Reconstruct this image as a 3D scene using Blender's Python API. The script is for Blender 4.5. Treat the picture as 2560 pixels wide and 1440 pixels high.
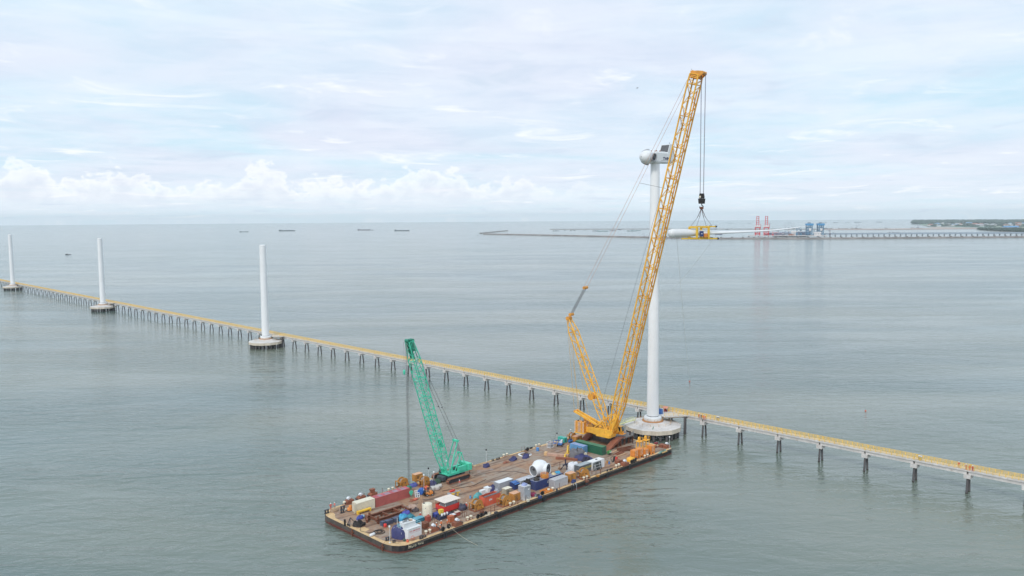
import bpy, math, random
from mathutils import Vector, Matrix, noise
R = math.radians
sc = bpy.context.scene
for o in list(bpy.data.objects):
    bpy.data.objects.remove(o, do_unlink=True)
col = sc.collection

# ------------------------------------------------------------------ camera
FPX = 2000.0            # focal length in photo pixels (2560 px wide)
ROLL = 0.0064           # the horizon climbs slightly to the right
CAM_H = 84.0            # drone height above the water
PITCH = math.atan((720 - (553 - ROLL * 1280)) * math.cos(ROLL) / FPX)
FW = Vector((0, math.cos(PITCH), -math.sin(PITCH)))
_U0 = Vector((0, math.sin(PITCH), math.cos(PITCH)))
_R0 = Vector((1, 0, 0))
RX = _R0 * math.cos(ROLL) - _U0 * math.sin(ROLL)
UY = _R0 * math.sin(ROLL) + _U0 * math.cos(ROLL)
CAM = Vector((0, 0, CAM_H))
cam = bpy.data.cameras.new('camera')
cam.sensor_width = 36.0
cam.lens = 36.0 * FPX / 2560.0
cam.clip_start = 1.0
cam.clip_end = 60000.0
camo = bpy.data.objects.new('camera', cam)
col.objects.link(camo)
camo.matrix_world = Matrix(((RX.x, UY.x, -FW.x, CAM.x), (RX.y, UY.y, -FW.y, CAM.y),
                            (RX.z, UY.z, -FW.z, CAM.z), (0, 0, 0, 1)))
sc.camera = camo


def ray(px, py):
    return (FW * FPX + RX * (px - 1280) + UY * (720 - py)).normalized()


def P(px, py, z=0.0):
    """point on the horizontal plane z seen at a photo pixel"""
    d = ray(px, py)
    return CAM + d * ((z - CAM_H) / d.z)


def pix(p):
    q = Vector(p) - CAM
    f = q.dot(FW)
    return 1280 + FPX * q.dot(RX) / f, 720 - FPX * q.dot(UY) / f


def height_at(xy, py):
    """height of the point above xy that shows at photo row py"""
    lo, hi = -20.0, 400.0
    for _ in range(50):
        m = (lo + hi) / 2
        if pix((xy[0], xy[1], m))[1] > py:
            lo = m
        else:
            hi = m
    return lo


# ------------------------------------------------------------------ world, sun, exposure
SUN_EL, SUN_AZ = R(42), R(206)      # azimuth: compass-like, measured from +Y clockwise
w = bpy.data.worlds.new('World')
sc.world = w
w.use_nodes = True
nt = w.node_tree
nt.nodes.clear()


def nd(t, kind, **kw):
    n = t.nodes.new(kind)
    for k, v in kw.items():
        if k == 'inp':
            for i, x in v.items():
                n.inputs[i].default_value = x
        else:
            setattr(n, k, v)
    return n


def math_n(t, op, a, b=None, c=None, clamp=False):
    n = t.nodes.new('ShaderNodeMath')
    n.operation = op
    n.use_clamp = clamp
    for i, x in enumerate((a, b, c)):
        if x is None:
            continue
        if isinstance(x, (int, float)):
            n.inputs[i].default_value = x
        else:
            t.links.new(x, n.inputs[i])
    return n.outputs[0]


def smooth_n(t, x, lo, hi):
    n = t.nodes.new('ShaderNodeMapRange')
    n.interpolation_type = 'SMOOTHSTEP'
    n.inputs[1].default_value = lo
    n.inputs[2].default_value = hi
    t.links.new(x, n.inputs[0])
    return n.outputs[0]


def mix_n(t, fac, a, b):
    n = t.nodes.new('ShaderNodeMix')
    n.data_type = 'RGBA'
    for s, x in ((0, fac), (6, a), (7, b)):
        if hasattr(x, 'is_linked'):
            t.links.new(x, n.inputs[s])
        elif isinstance(x, (int, float)):
            n.inputs[s].default_value = x
        else:
            n.inputs[s].default_value = (x[0], x[1], x[2], 1)
    return n.outputs[2]


def noise_n(t, vec, scale, detail=4, rough=.5, dist=0.0):
    n = t.nodes.new('ShaderNodeTexNoise')
    n.inputs['Scale'].default_value = scale
    n.inputs['Detail'].default_value = detail
    n.inputs['Roughness'].default_value = rough
    n.inputs['Distortion'].default_value = dist
    if vec is not None:
        t.links.new(vec, n.inputs['Vector'])
    return n.outputs[0]


def comb_n(t, x, y, z):
    n = t.nodes.new('ShaderNodeCombineXYZ')
    for i, v in enumerate((x, y, z)):
        if isinstance(v, (int, float)):
            n.inputs[i].default_value = v
        else:
            t.links.new(v, n.inputs[i])
    return n.outputs[0]


def build_sky():
    t = nt
    out = nd(t, 'ShaderNodeOutputWorld')
    bg = nd(t, 'ShaderNodeBackground')
    bg.inputs['Strength'].default_value = 0.115
    sky = nd(t, 'ShaderNodeTexSky', sky_type='NISHITA', sun_disc=False)
    sky.sun_elevation = SUN_EL
    sky.sun_rotation = SUN_AZ
    sky.altitude = 50
    sky.air_density = 1.0
    sky.dust_density = 2.0
    tc = nd(t, 'ShaderNodeTexCoord')
    sep = nd(t, 'ShaderNodeSeparateXYZ')
    t.links.new(tc.outputs['Generated'], sep.inputs[0])
    x, y, z = sep.outputs
    az = math_n(t, 'ARCTAN2', x, y)
    zc = math_n(t, 'MAXIMUM', z, 0.0)
    # high thin cloud: a plane far above, so the streaks flatten towards the horizon
    k = math_n(t, 'DIVIDE', 1.0, math_n(t, 'ADD', zc, 0.07))
    pv = comb_n(t, math_n(t, 'MULTIPLY', x, k), math_n(t, 'MULTIPLY', y, k), 0.0)
    n1 = noise_n(t, pv, 0.9, 7, .55, .4)
    n2 = noise_n(t, pv, 2.6, 6, .6, .8)
    veil = smooth_n(t, math_n(t, 'ADD', math_n(t, 'MULTIPLY', n1, .65), math_n(t, 'MULTIPLY', n2, .35)), .36, .60)
    lowveil = math_n(t, 'SUBTRACT', 1.0, smooth_n(t, z, .0, .09))
    # thin grey-white streaks just above the cumulus
    sv = comb_n(t, math_n(t, 'MULTIPLY', az, 3.2), math_n(t, 'MULTIPLY', zc, 30.0), 3.1)
    st = smooth_n(t, noise_n(t, sv, 1.6, 5, .55, .5), .42, .70)
    # pale humid blue and lavender-white sheets in broad soft patches
    nb = noise_n(t, pv, .34, 3, .5, .6)
    nc = noise_n(t, pv, 1.4, 5, .6, .8)
    base = mix_n(t, smooth_n(t, nb, .36, .62), (4.75, 6.55, 7.65), (5.75, 6.25, 7.45))
    base = mix_n(t, .06, base, sky.outputs[0])
    humid = mix_n(t, math_n(t, 'MULTIPLY', lowveil, .8), base, (6.25, 7.35, 8.05))
    c1 = mix_n(t, math_n(t, 'MULTIPLY', veil, .55), humid, (6.9, 7.25, 8.05))
    c1 = mix_n(t, math_n(t, 'MULTIPLY', smooth_n(t, nc, .55, .72), .75), c1, (8.2, 8.35, 8.65))
    c1 = mix_n(t, math_n(t, 'MULTIPLY', smooth_n(t, math_n(t, 'SUBTRACT', 1.0, nc), .56, .74), .75), c1, (5.1, 5.95, 7.1))
    c1 = mix_n(t, math_n(t, 'MULTIPLY', st, .30), c1, (7.2, 7.8, 8.4))
    # low cumulus banks: bumpy tops, flat hazy feet, in stretches all round the horizon
    bank = smooth_n(t, math_n(t, 'SINE', math_n(t, 'ADD', math_n(t, 'MULTIPLY', az, 3.0), R(150))), -.05, .75)
    cv = comb_n(t, math_n(t, 'MULTIPLY', az, 9.0), math_n(t, 'MULTIPLY', zc, 12.0), 7.7)
    big = noise_n(t, comb_n(t, math_n(t, 'MULTIPLY', az, 14.0), 0.0, 4.3), 1.0, 2, .5)
    puff = noise_n(t, cv, 4.4, 5, .58, .25)
    puff2 = noise_n(t, cv, 13.0, 4, .6, .0)
    topz = math_n(t, 'ADD', math_n(t, 'MULTIPLY', smooth_n(t, big, .34, .66), .024), .024)
    topz = math_n(t, 'ADD', topz, math_n(t, 'MULTIPLY', math_n(t, 'SUBTRACT', puff, .5), .070))
    topz = math_n(t, 'ADD', topz, math_n(t, 'MULTIPLY', math_n(t, 'SUBTRACT', puff2, .5), .020))
    topz = math_n(t, 'ADD', topz, math_n(t, 'MULTIPLY', bank, .016))
    edge = math_n(t, 'SUBTRACT', topz, z)
    m = smooth_n(t, edge, -.001, .008)
    foot = smooth_n(t, z, .006, .036)
    m = math_n(t, 'MULTIPLY', math_n(t, 'MULTIPLY', m, foot), math_n(t, 'ADD', .12, math_n(t, 'MULTIPLY', bank, .88)))
    lit = smooth_n(t, edge, .002, .026)
    shade = smooth_n(t, noise_n(t, cv, 6.0, 4, .55, .2), .35, .62)
    cum = mix_n(t, math_n(t, 'MULTIPLY', lit, math_n(t, 'ADD', .45, math_n(t, 'MULTIPLY', shade, .55))),
                (8.9, 8.9, 8.8), (6.5, 6.75, 7.5))
    final = mix_n(t, math_n(t, 'MULTIPLY', m, .52), c1, cum)
    t.links.new(final, bg.inputs[0])
    t.links.new(bg.outputs[0], out.inputs[0])


build_sky()
sun = bpy.data.lights.new('sun', 'SUN')
sun.energy = 1.5
sun.angle = R(12)
sun.color = (1.0, .965, .91)
suno = bpy.data.objects.new('sun', sun)
col.objects.link(suno)
sd = Vector((math.sin(SUN_AZ) * math.cos(SUN_EL), math.cos(SUN_AZ) * math.cos(SUN_EL), math.sin(SUN_EL)))
suno.rotation_euler = sd.to_track_quat('Z', 'Y').to_euler()
suno.location = sd * 400
sc.view_settings.view_transform = 'Standard'
sc.view_settings.look = 'None'
sc.view_settings.exposure = 0.18
sc.view_settings.gamma = 1.0
sc.view_settings.use_curve_mapping = False
sc.cycles.max_bounces = 6
sc.cycles.volume_bounces = 2
sc.cycles.use_denoising = True

# ------------------------------------------------------------------ mesh helpers
rng = random.Random(4)


class MB:
    def __init__(s):
        s.v, s.f, s.m, s.s = [], [], [], []
        s.T = None

    def add(s, vs, fs, m=0, smooth=False):
        b = len(s.v)
        if s.T is not None:
            vs = [s.T @ Vector(p) for p in vs]
        s.v += [tuple(p) for p in vs]
        for f in fs:
            s.f.append([i + b for i in f])
            s.m.append(m)
            s.s.append(smooth)
        return s

    def box(s, x0, x1, y0, y1, z0, z1, m=0):
        vs = [(x, y, z) for z in (z0, z1) for y in (y0, y1) for x in (x0, x1)]
        return s.add(vs, [(0, 2, 3, 1), (4, 5, 7, 6), (0, 1, 5, 4), (2, 6, 7, 3), (0, 4, 6, 2), (1, 3, 7, 5)], m)

    def cbox(s, c, d, m=0):
        return s.box(c[0] - d[0] / 2, c[0] + d[0] / 2, c[1] - d[1] / 2, c[1] + d[1] / 2, c[2] - d[2] / 2, c[2] + d[2] / 2, m)

    def _frame(s, a, b):
        a, b = Vector(a), Vector(b)
        d = b - a
        L = d.length or 1e-6
        d = d / L
        up = Vector((0, 0, 1)) if abs(d.z) < .98 else Vector((1, 0, 0))
        x = d.cross(up).normalized()
        y = x.cross(d).normalized()
        return a, b, x, y

    def bar(s, a, b, w, h=None, m=0):
        h = h or w
        a, b, x, y = s._frame(a, b)
        vs = [p + x * (i * w / 2) + y * (j * h / 2) for p in (a, b) for i, j in ((-1, -1), (1, -1), (1, 1), (-1, 1))]
        return s.add(vs, [(3, 2, 1, 0), (4, 5, 6, 7), (0, 1, 5, 4), (1, 2, 6, 5), (2, 3, 7, 6), (3, 0, 4, 7)], m)

    def cyl(s, a, b, r, r2=None, n=10, m=0, caps=True, smooth=True):
        r2 = r if r2 is None else r2
        a, b, x, y = s._frame(a, b)
        vs = []
        for p, q in ((a, r), (b, r2)):
            for i in range(n):
                t = 2 * math.pi * i / n
                vs.append(p + x * (q * math.cos(t)) + y * (q * math.sin(t)))
        fs = [(i, (i + 1) % n, n + (i + 1) % n, n + i) for i in range(n)]
        s.add(vs, fs, m, smooth)
        if caps:
            s.add(vs, [tuple(range(n))[::-1], tuple(range(n, 2 * n))], m)
        return s

    def tube(s, pts, r, n=5, m=0):
        pts = [Vector(p) for p in pts]
        vs, fs = [], []
        for k, p in enumerate(pts):
            a = pts[max(k - 1, 0)]
            b = pts[min(k + 1, len(pts) - 1)]
            _, _, x, y = s._frame(a, b)
            for i in range(n):
                t = 2 * math.pi * i / n
                vs.append(p + x * (r * math.cos(t)) + y * (r * math.sin(t)))
        for k in range(len(pts) - 1):
            for i in range(n):
                fs.append((k * n + i, k * n + (i + 1) % n, (k + 1) * n + (i + 1) % n, (k + 1) * n + i))
        return s.add(vs, fs, m, True)

    def lathe(s, prof, n=16, m=0, c=(0, 0, 0), axis=None, smooth=True):
        """prof: (radius, distance along axis)"""
        ax = Vector(axis).normalized() if axis else Vector((0, 0, 1))
        c = Vector(c)
        up = Vector((0, 0, 1)) if abs(ax.z) < .9 else Vector((1, 0, 0))
        x = up.cross(ax).normalized()
        y = ax.cross(x)
        vs, fs = [], []
        for r, h in prof:
            for i in range(n):
                t = 2 * math.pi * i / n
                vs.append(c + ax * h + x * (r * math.cos(t)) + y * (r * math.sin(t)))
        for k in range(len(prof) - 1):
            for i in range(n):
                fs.append((k * n + i, k * n + (i + 1) % n, (k + 1) * n + (i + 1) % n, (k + 1) * n + i))
        s.add(vs, fs, m, smooth)
        if prof[0][0] > 1e-4:
            s.add(vs[:n], [tuple(range(n))[::-1]], m)
        if prof[-1][0] > 1e-4:
            s.add(vs[-n:], [tuple(range(n))], m)
        return s

    def prism(s, poly, z0, z1, m=0):
        n = len(poly)
        vs = [(p[0], p[1], z0) for p in poly] + [(p[0], p[1], z1) for p in poly]
        fs = [tuple(range(n))[::-1], tuple(range(n, 2 * n))] + [(i, (i + 1) % n, n + (i + 1) % n, n + i) for i in range(n)]
        return s.add(vs, fs, m)

    def slab(s, poly, y0, y1, m=0):
        """polygon in the xz plane pushed out along y"""
        n = len(poly)
        vs = [(p[0], y0, p[1]) for p in poly] + [(p[0], y1, p[1]) for p in poly]
        fs = [tuple(range(n)), tuple(range(n, 2 * n))[::-1]] + [((i + 1) % n, i, n + i, n + (i + 1) % n) for i in range(n)]
        return s.add(vs, fs, m)

    def heap(s, rx, ry, h, seed=0, n=14, rough=.28, flat=.0, sq=2.0, m=0, z0=0.0, c=(0, 0)):
        """a lumpy heap or draped cover, closed down to the ground"""
        vs, fs = [], []
        k = 7
        for j in range(k + 1):
            q = j / k
            for i in range(n):
                t = 2 * math.pi * i / n
                ct, st = math.cos(t), math.sin(t)
                e = 2.0 / sq
                ux = math.copysign(abs(ct) ** e, ct)
                uy = math.copysign(abs(st) ** e, st)
                d = noise.noise((ux * 1.3 + seed * 7.1, uy * 1.3 - seed * 3.3, q * 1.7))
                d2 = noise.noise((ux * 3.1 + seed, uy * 3.1 + 5 * seed, q * 4.0))
                rr = 1 + rough * (d + .5 * d2) * .8
                prof = math.sin(q * math.pi / 2)
                zz = h * (1 - q ** (2.2 + 4 * flat)) * (1 + rough * (d2 + d) * (1.2 if q < .9 else 0))
                vs.append((c[0] + rx * ux * prof * rr, c[1] + ry * uy * prof * rr, z0 + max(zz, 0.0 if q < 1 else 0.0)))
        for j in range(k):
            for i in range(n):
                fs.append((j * n + i, (j + 1) * n + i, (j + 1) * n + (i + 1) % n, j * n + (i + 1) % n))
        s.add(vs, fs, m, True)
        s.add(vs[-n:], [tuple(range(n))[::-1]], m)
        return s

    def mesh(s, name, mats):
        me = bpy.data.meshes.new(name)
        me.from_pydata(s.v, [], s.f)
        for x in (mats if isinstance(mats, (list, tuple)) else [mats]):
            me.materials.append(x)
        me.polygons.foreach_set('material_index', s.m)
        me.polygons.foreach_set('use_smooth', s.s)
        me.update()
        return me

    def build(s, name, mats, parent=None, loc=None, rotz=None):
        o = bpy.data.objects.new(name, s.mesh(name, mats))
        col.objects.link(o)
        if parent is not None:
            o.parent = parent
        if loc is not None:
            o.location = loc
        if rotz is not None:
            o.rotation_euler = (0, 0, rotz)
        return o


def place(me, name, parent=None, loc=(0, 0, 0), rot=(0, 0, 0), scale=(1, 1, 1)):
    o = bpy.data.objects.new(name, me)
    col.objects.link(o)
    o.parent = parent
    o.location = loc
    o.rotation_euler = rot
    o.scale = scale
    return o


def tag(o, label, cat, group=None):
    o['label'] = label
    o['category'] = cat
    if group:
        o['group'] = group
    return o


def thing(name, label, cat, loc=(0, 0, 0), rotz=0.0, group=None):
    o = bpy.data.objects.new(name, None)
    o.empty_display_size = .5
    col.objects.link(o)
    o.location = loc
    o.rotation_euler = (0, 0, rotz)
    return tag(o, label, cat, group)


def setting(o, kind='structure'):
    o['kind'] = kind
    return o


def dup(root, loc=None, rotz=None, label=None, group=None):
    r = root.copy()
    col.objects.link(r)
    if loc is not None:
        r.location = loc
    if rotz is not None:
        r.rotation_euler = (0, 0, rotz)
    if label:
        r['label'] = label
    if group:
        r['group'] = group
    for ch in list(root.children):
        c = ch.copy()
        col.objects.link(c)
        c.parent = r
        for g in list(ch.children):
            d = g.copy()
            col.objects.link(d)
            d.parent = c
    return r


def text_mesh(txt, size, mat, depth=.01, spacing=1.0):
    cu = bpy.data.curves.new('lettering', 'FONT')
    cu.body = txt
    cu.size = size
    cu.extrude = depth
    cu.offset = size * .018
    cu.align_x = 'CENTER'
    cu.align_y = 'CENTER'
    cu.space_character = spacing
    cu.resolution_u = 2
    to = bpy.data.objects.new('lettering', cu)
    col.objects.link(to)
    dg = bpy.context.evaluated_depsgraph_get()
    me = bpy.data.meshes.new_from_object(to.evaluated_get(dg))
    me.materials.clear()
    me.materials.append(mat)
    bpy.data.objects.remove(to, do_unlink=True)
    bpy.data.curves.remove(cu)
    return me


# ------------------------------------------------------------------ materials
def lin(c):
    out = []
    for x in c:
        x = x / 255.0
        out.append(x / 12.92 if x <= .04045 else ((x + .055) / 1.055) ** 2.4)
    return out


MATS = {}


def mat(name, rgb, rough=.55, metal=0.0, var=.12, rust=0.0, streak=0.0, scale=1.0, rustcol=(112, 62, 36), spec=.4, bump=0.0, grime=None):
    """paint with uneven tone, rust blotches and rain streaks; rgb in 0..255"""
    if name in MATS:
        return MATS[name]
    m = bpy.data.materials.new(name)
    m.use_nodes = True
    t = m.node_tree
    b = t.nodes['Principled BSDF']
    c = lin(rgb)
    g_ = sum(c) / 3
    c = [x * .9 + g_ * .1 for x in c]
    grime = (.26 if (rough >= .5 or rust) else .10) if grime is None else grime
    tc = t.nodes.new('ShaderNodeTexCoord').outputs['Object']
    oi = t.nodes.new('ShaderNodeObjectInfo').outputs['Random']
    off = t.nodes.new('ShaderNodeVectorMath')
    off.operation = 'ADD'
    t.links.new(tc, off.inputs[0])
    t.links.new(comb_n(t, math_n(t, 'MULTIPLY', oi, 37.0), math_n(t, 'MULTIPLY', oi, 11.0), 0.0), off.inputs[1])
    vec = off.outputs[0]
    n = noise_n(t, vec, .55 * scale, 5, .62)
    col_s = mix_n(t, smooth_n(t, n, .3, .7), [x * (1 - var) for x in c], [min(1, x * (1 + var * .7)) for x in c])
    if grime:
        gn = smooth_n(t, noise_n(t, vec, 2.3 * scale, 6, .7, .4), .40, .72)
        col_s = mix_n(t, math_n(t, 'MULTIPLY', gn, grime * 1.6), col_s, [.45 * x + .55 * y for x, y in zip(c, lin((118, 102, 90)))])
    if streak:
        mp = t.nodes.new('ShaderNodeMapping')
        mp.inputs['Scale'].default_value = (2.2, 2.2, .16)
        t.links.new(vec, mp.inputs[0])
        s_ = smooth_n(t, noise_n(t, mp.outputs[0], 1.3 * scale, 4, .6), .5, .75)
        col_s = mix_n(t, math_n(t, 'MULTIPLY', s_, streak), col_s, [x * .45 + y * .25 for x, y in zip(c, lin(rustcol))])
    if rust:
        r_ = smooth_n(t, noise_n(t, vec, 1.4 * scale, 6, .68, .3), .62 - .22 * rust, .70 - .10 * rust)
        col_s = mix_n(t, math_n(t, 'MULTIPLY', r_, min(1, .55 + rust * .4)), col_s, lin(rustcol))
    t.links.new(col_s, b.inputs['Base Color'])
    b.inputs['Roughness'].default_value = rough
    b.inputs['Metallic'].default_value = metal
    b.inputs['Specular IOR Level'].default_value = spec
    if bump:
        bp = t.nodes.new('ShaderNodeBump')
        bp.inputs['Strength'].default_value = .6
        bp.inputs['Distance'].default_value = bump
        t.links.new(noise_n(t, vec, 3.0 * scale, 5, .6), bp.inputs['Height'])
        t.links.new(bp.outputs[0], b.inputs['Normal'])
    MATS[name] = m
    return m


WHITE = mat('white_paint', (226, 229, 230), .45, var=.05, streak=.08, scale=.4)
TOWER = mat('tower_paint', (238, 240, 241), .42, var=.03, streak=.10, scale=.12, grime=.05)
CONC = mat('concrete', (212, 208, 204), .85, var=.14, streak=.22, rust=.06, scale=.5, rustcol=(150, 128, 100))
CONC_SIDE = mat('formed_concrete', (218, 206, 186), .85, var=.12, streak=.4, scale=.6, rustcol=(120, 100, 78))
PILE = mat('pile_concrete', (92, 90, 92), .8, var=.2, streak=.3, scale=.8, rustcol=(70, 66, 60))
YRAIL = mat('yellow_rail_paint', (242, 196, 54), .5, var=.12, rust=.05, grime=.1)
CRY = mat('crane_yellow', (252, 186, 30), .4, var=.14, rust=.05, streak=.15, scale=.6, grime=.12)
CRYD = mat('crane_yellow_worn', (236, 158, 30), .5, var=.18, rust=.14, streak=.25, grime=.2)
OCHRE = mat('ochre_machine_paint', (196, 134, 48), .5, var=.16, rust=.22, streak=.25, scale=1.2)
ORANGE = mat('orange_paint', (232, 140, 38), .5, var=.12, rust=.10, streak=.15)
TEAL = mat('crane_green', (64, 214, 176), .42, var=.12, rust=.03, streak=.10, grime=.10)
TEALD = mat('crane_green_dark', (26, 138, 112), .45, var=.12)
BLACK = mat('black_rubber', (34, 34, 36), .75, var=.25)
DARK = mat('dark_steel', (58, 62, 70), .55, var=.2, rust=.1)
ROPE = mat('steel_rope', (84, 82, 84), .6, var=.1)
PINKROPE = mat('pendant_rope', (206, 158, 134), .6, var=.1)
RUST = mat('rusty_steel', (124, 72, 48), .8, var=.25, rust=.3, rustcol=(84, 46, 30), bump=.02)
RUSTL = mat('rust_red_plate', (150, 88, 62), .75, var=.22, rust=.2, rustcol=(110, 60, 40))
GREYM = mat('grey_metal', (132, 138, 146), .5, var=.12, rust=.08, streak=.1)
LGREY = mat('light_grey_paint', (170, 175, 182), .5, var=.10, rust=.05, streak=.2)
CREAM = mat('cream_paint', (228, 220, 196), .5, var=.07, streak=.12, rust=.03)
REDC = mat('faded_red_paint', (184, 92, 86), .6, var=.12, streak=.2, rust=.05)
REDT = mat('faded_red_roof', (190, 84, 98), .65, var=.22, rust=.0, scale=.8)
RED = mat('bright_red_paint', (226, 44, 34), .5, var=.08)
ORCON = mat('orange_red_paint', (224, 98, 64), .55, var=.1, streak=.15, rust=.08)
NAVY = mat('navy_paint', (36, 62, 122), .5, var=.14, streak=.1, rust=.05)
NAVYT = mat('navy_tarpaulin', (56, 62, 116), .6, var=.22, bump=.05)
BLUE = mat('blue_paint', (40, 110, 186), .45, var=.12, rust=.05)
SKYB = mat('sky_blue_paint', (92, 158, 210), .5, var=.12, streak=.15, rust=.08)
CYAN = mat('cyan_tarpaulin', (44, 160, 204), .5, var=.2, bump=.04)
GREENC = mat('green_container_paint', (22, 104, 76), .5, var=.12, streak=.12, rust=.03)
GENTEAL = mat('teal_generator_paint', (36, 176, 160), .45, var=.1, streak=.1)
GREYT = mat('grey_tarpaulin', (112, 112, 118), .7, var=.2, bump=.06)
WOOD = mat('weathered_timber', (186, 150, 118), .8, var=.25, streak=.2)
SACK = mat('pale_sacks', (206, 176, 158), .8, var=.25)
SKIN = mat('skin', (176, 124, 96), .6, var=.05)
OVERALL = mat('orange_red_overalls', (216, 70, 50), .75, var=.12)
TROUS = mat('dark_trousers', (46, 50, 66), .8, var=.15)
HELMET = mat('white_helmet', (236, 236, 232), .35, var=.03)
VESTM = mat('red_white_vest', (228, 120, 96), .7, var=.2)
GLASS = mat('dark_glass', (46, 60, 62), .08, var=.1, spec=.8)
DKGREY = mat('dark_grey_container_paint', (96, 104, 110), .5, var=.1, streak=.15, rust=.05)
LETW = mat('white_lettering', (238, 238, 238), .6, var=.03)
LETY = mat('yellow_lettering', (226, 200, 40), .6, var=.05)
LETR = mat('red_lettering', (206, 86, 92), .6, var=.05)
LETN = mat('navy_lettering', (44, 48, 96), .6, var=.03)
YEL = mat('bright_yellow_paint', (244, 196, 22), .45, var=.08, rust=.05)
# ------------------------------------------------------------------ sea
def sea_material():
    m = bpy.data.materials.new('sea_water')
    m.use_nodes = True
    t = m.node_tree
    b = t.nodes['Principled BSDF']
    tc = t.nodes.new('ShaderNodeTexCoord').outputs['Object']
    # silt-laden water: tone drifts in long plumes
    mp0 = t.nodes.new('ShaderNodeMapping')
    mp0.inputs['Rotation'].default_value = (0, 0, R(12))
    mp0.inputs['Scale'].default_value = (.0016, .006, 1)
    t.links.new(tc, mp0.inputs[0])
    silt = noise_n(t, mp0.outputs[0], 1.0, 5, .55, .6)
    c = mix_n(t, smooth_n(t, silt, .38, .62), (.088, .136, .122), (.165, .190, .150))
    # thin drifting lines of foam and slick where currents meet
    mp1 = t.nodes.new('ShaderNodeMapping')
    mp1.inputs['Rotation'].default_value = (0, 0, R(-4))
    mp1.inputs['Scale'].default_value = (.0009, .0075, 1)
    t.links.new(tc, mp1.inputs[0])
    ln = noise_n(t, mp1.outputs[0], 1.0, 4, .5, 1.5)
    line = math_n(t, 'SUBTRACT', 1.0, smooth_n(t, math_n(t, 'ABSOLUTE', math_n(t, 'SUBTRACT', ln, .5)), 0.0, .006))
    c = mix_n(t, math_n(t, 'MULTIPLY', line, .09), c, (.50, .54, .53))
    t.links.new(c, b.inputs['Base Color'])
    b.inputs['Roughness'].default_value = .12
    b.inputs['IOR'].default_value = 1.64
    b.inputs['Specular IOR Level'].default_value = .5
    # wind ripples, crests lying across the picture
    def waves(rot, sx, sy, scale, detail, rough, dist=.3):
        mp = t.nodes.new('ShaderNodeMapping')
        mp.inputs['Rotation'].default_value = (0, 0, R(rot))
        mp.inputs['Scale'].default_value = (sx, sy, 1)
        t.links.new(tc, mp.inputs[0])
        return noise_n(t, mp.outputs[0], scale, detail, rough, dist)
    a = waves(8, .40, 1.0, .26, 3, .55, .6)
    f = waves(-14, .6, 1.0, .95, 3, .6, .5)
    g = waves(20, .5, 1.0, .07, 2, .5, .8)
    calm = smooth_n(t, noise_n(t, mp0.outputs[0], 2.3, 3, .5, 1.2), .30, .70)
    h = math_n(t, 'ADD', math_n(t, 'MULTIPLY', a, 2.0), math_n(t, 'MULTIPLY', f, .5))
    h = math_n(t, 'ADD', h, math_n(t, 'MULTIPLY', g, 1.3))
    h = math_n(t, 'MULTIPLY', h, math_n(t, 'ADD', .40, math_n(t, 'MULTIPLY', calm, .95)))
    bp = t.nodes.new('ShaderNodeBump')
    bp.inputs['Strength'].default_value = 1.0
    bp.inputs['Distance'].default_value = .38
    t.links.new(h, bp.inputs['Height'])
    t.links.new(bp.outputs[0], b.inputs['Normal'])
    return m


SEA_R = 18600.0
mb = MB()
mb.lathe([(SEA_R, -.5), (SEA_R, 0.0), (2600, 0.0), (0.0001, 0.0)], n=160, smooth=False)
setting(mb.build('sea', sea_material()))

# ------------------------------------------------------------------ trestle walkway
BR_MEAN = Vector((-190.73, 562.9, 0))
BR_A = R(-44.96)
bd = Vector((math.cos(BR_A), math.sin(BR_A), 0))      # along the walkway, towards the near end
bn = Vector((-bd.y, bd.x, 0))                         # across it, away from the drone
SPAN = 15.23
DECK_Z = 7.3


def br(s, n, z=0.0):
    p = BR_MEAN + bd * s + bn * n
    return Vector((p.x, p.y, z))


bridge = thing('trestle_walkway', 'long white concrete trestle walkway with yellow railings on paired piles crossing the water',
               'walkway', br(0, 0, 0), BR_A)
m_ = MB()
m_.box(.02, SPAN - .02, 0, 3.1, 6.86, DECK_Z)
slab_me = m_.mesh('deck_slab', CONC)
m_ = MB()
m_.box(0.25, SPAN - .25, .35, 1.05, 5.85, 6.855)
m_.box(0.25, SPAN - .25, 2.05, 2.75, 5.85, 6.855)
gird_me = m_.mesh('girder', CONC)
m_ = MB()
m_.box(-.95, .95, -.05, 3.15, 4.65, 5.845)
cap_me = m_.mesh('pier_cap', CONC)
m_ = MB()
m_.cyl((0, 0, 4.65), (0, -.66, -1.5), .33, .35, n=10)
pile_me = m_.mesh('pile', PILE)
m_ = MB()
m_.cyl((0, -.47, .3), (0, -.64, -1.4), .37, n=10)
WEED = mat('tide_stained_concrete', (62, 60, 56), .7, var=.3)
stain_me = m_.mesh('tide_mark', WEED)
m_ = MB()
for z in (.32, .6, .86, 1.14):
    m_.bar((0.03, 0, z), (SPAN - .03, 0, z), .10, .10)
k = 10
for i in range(k):
    x = .15 + (SPAN - .3) * i / (k - 1)
    m_.bar((x, 0, 0.003), (x, 0, 1.18), .14, .14)
rail_me = m_.mesh('railing', YRAIL)
S0 = 463.2 + 3 * SPAN
for k in range(80):
    s = S0 - SPAN * (k + 1)
    sp = place(slab_me, 'deck_slab', bridge, (s, 0, 0))
    place(gird_me, 'girder', bridge, (s, 0, 0))
    place(rail_me, 'railing', bridge, (s, .12, DECK_Z))
    place(rail_me, 'railing', bridge, (s, 2.98, DECK_Z))
    cp = place(cap_me, 'pier_cap', bridge, (s, 0, 0))
    place(pile_me, 'pile', cp, (0, .75, 0))
    place(pile_me, 'pile', cp, (0, 2.35, 0), (0, 0, math.pi))
    if k < 30:
        place(stain_me, 'tide_mark', cp, (0, .75, 0))
        place(stain_me, 'tide_mark', cp, (0, 2.35, 0), (0, 0, math.pi))
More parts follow.
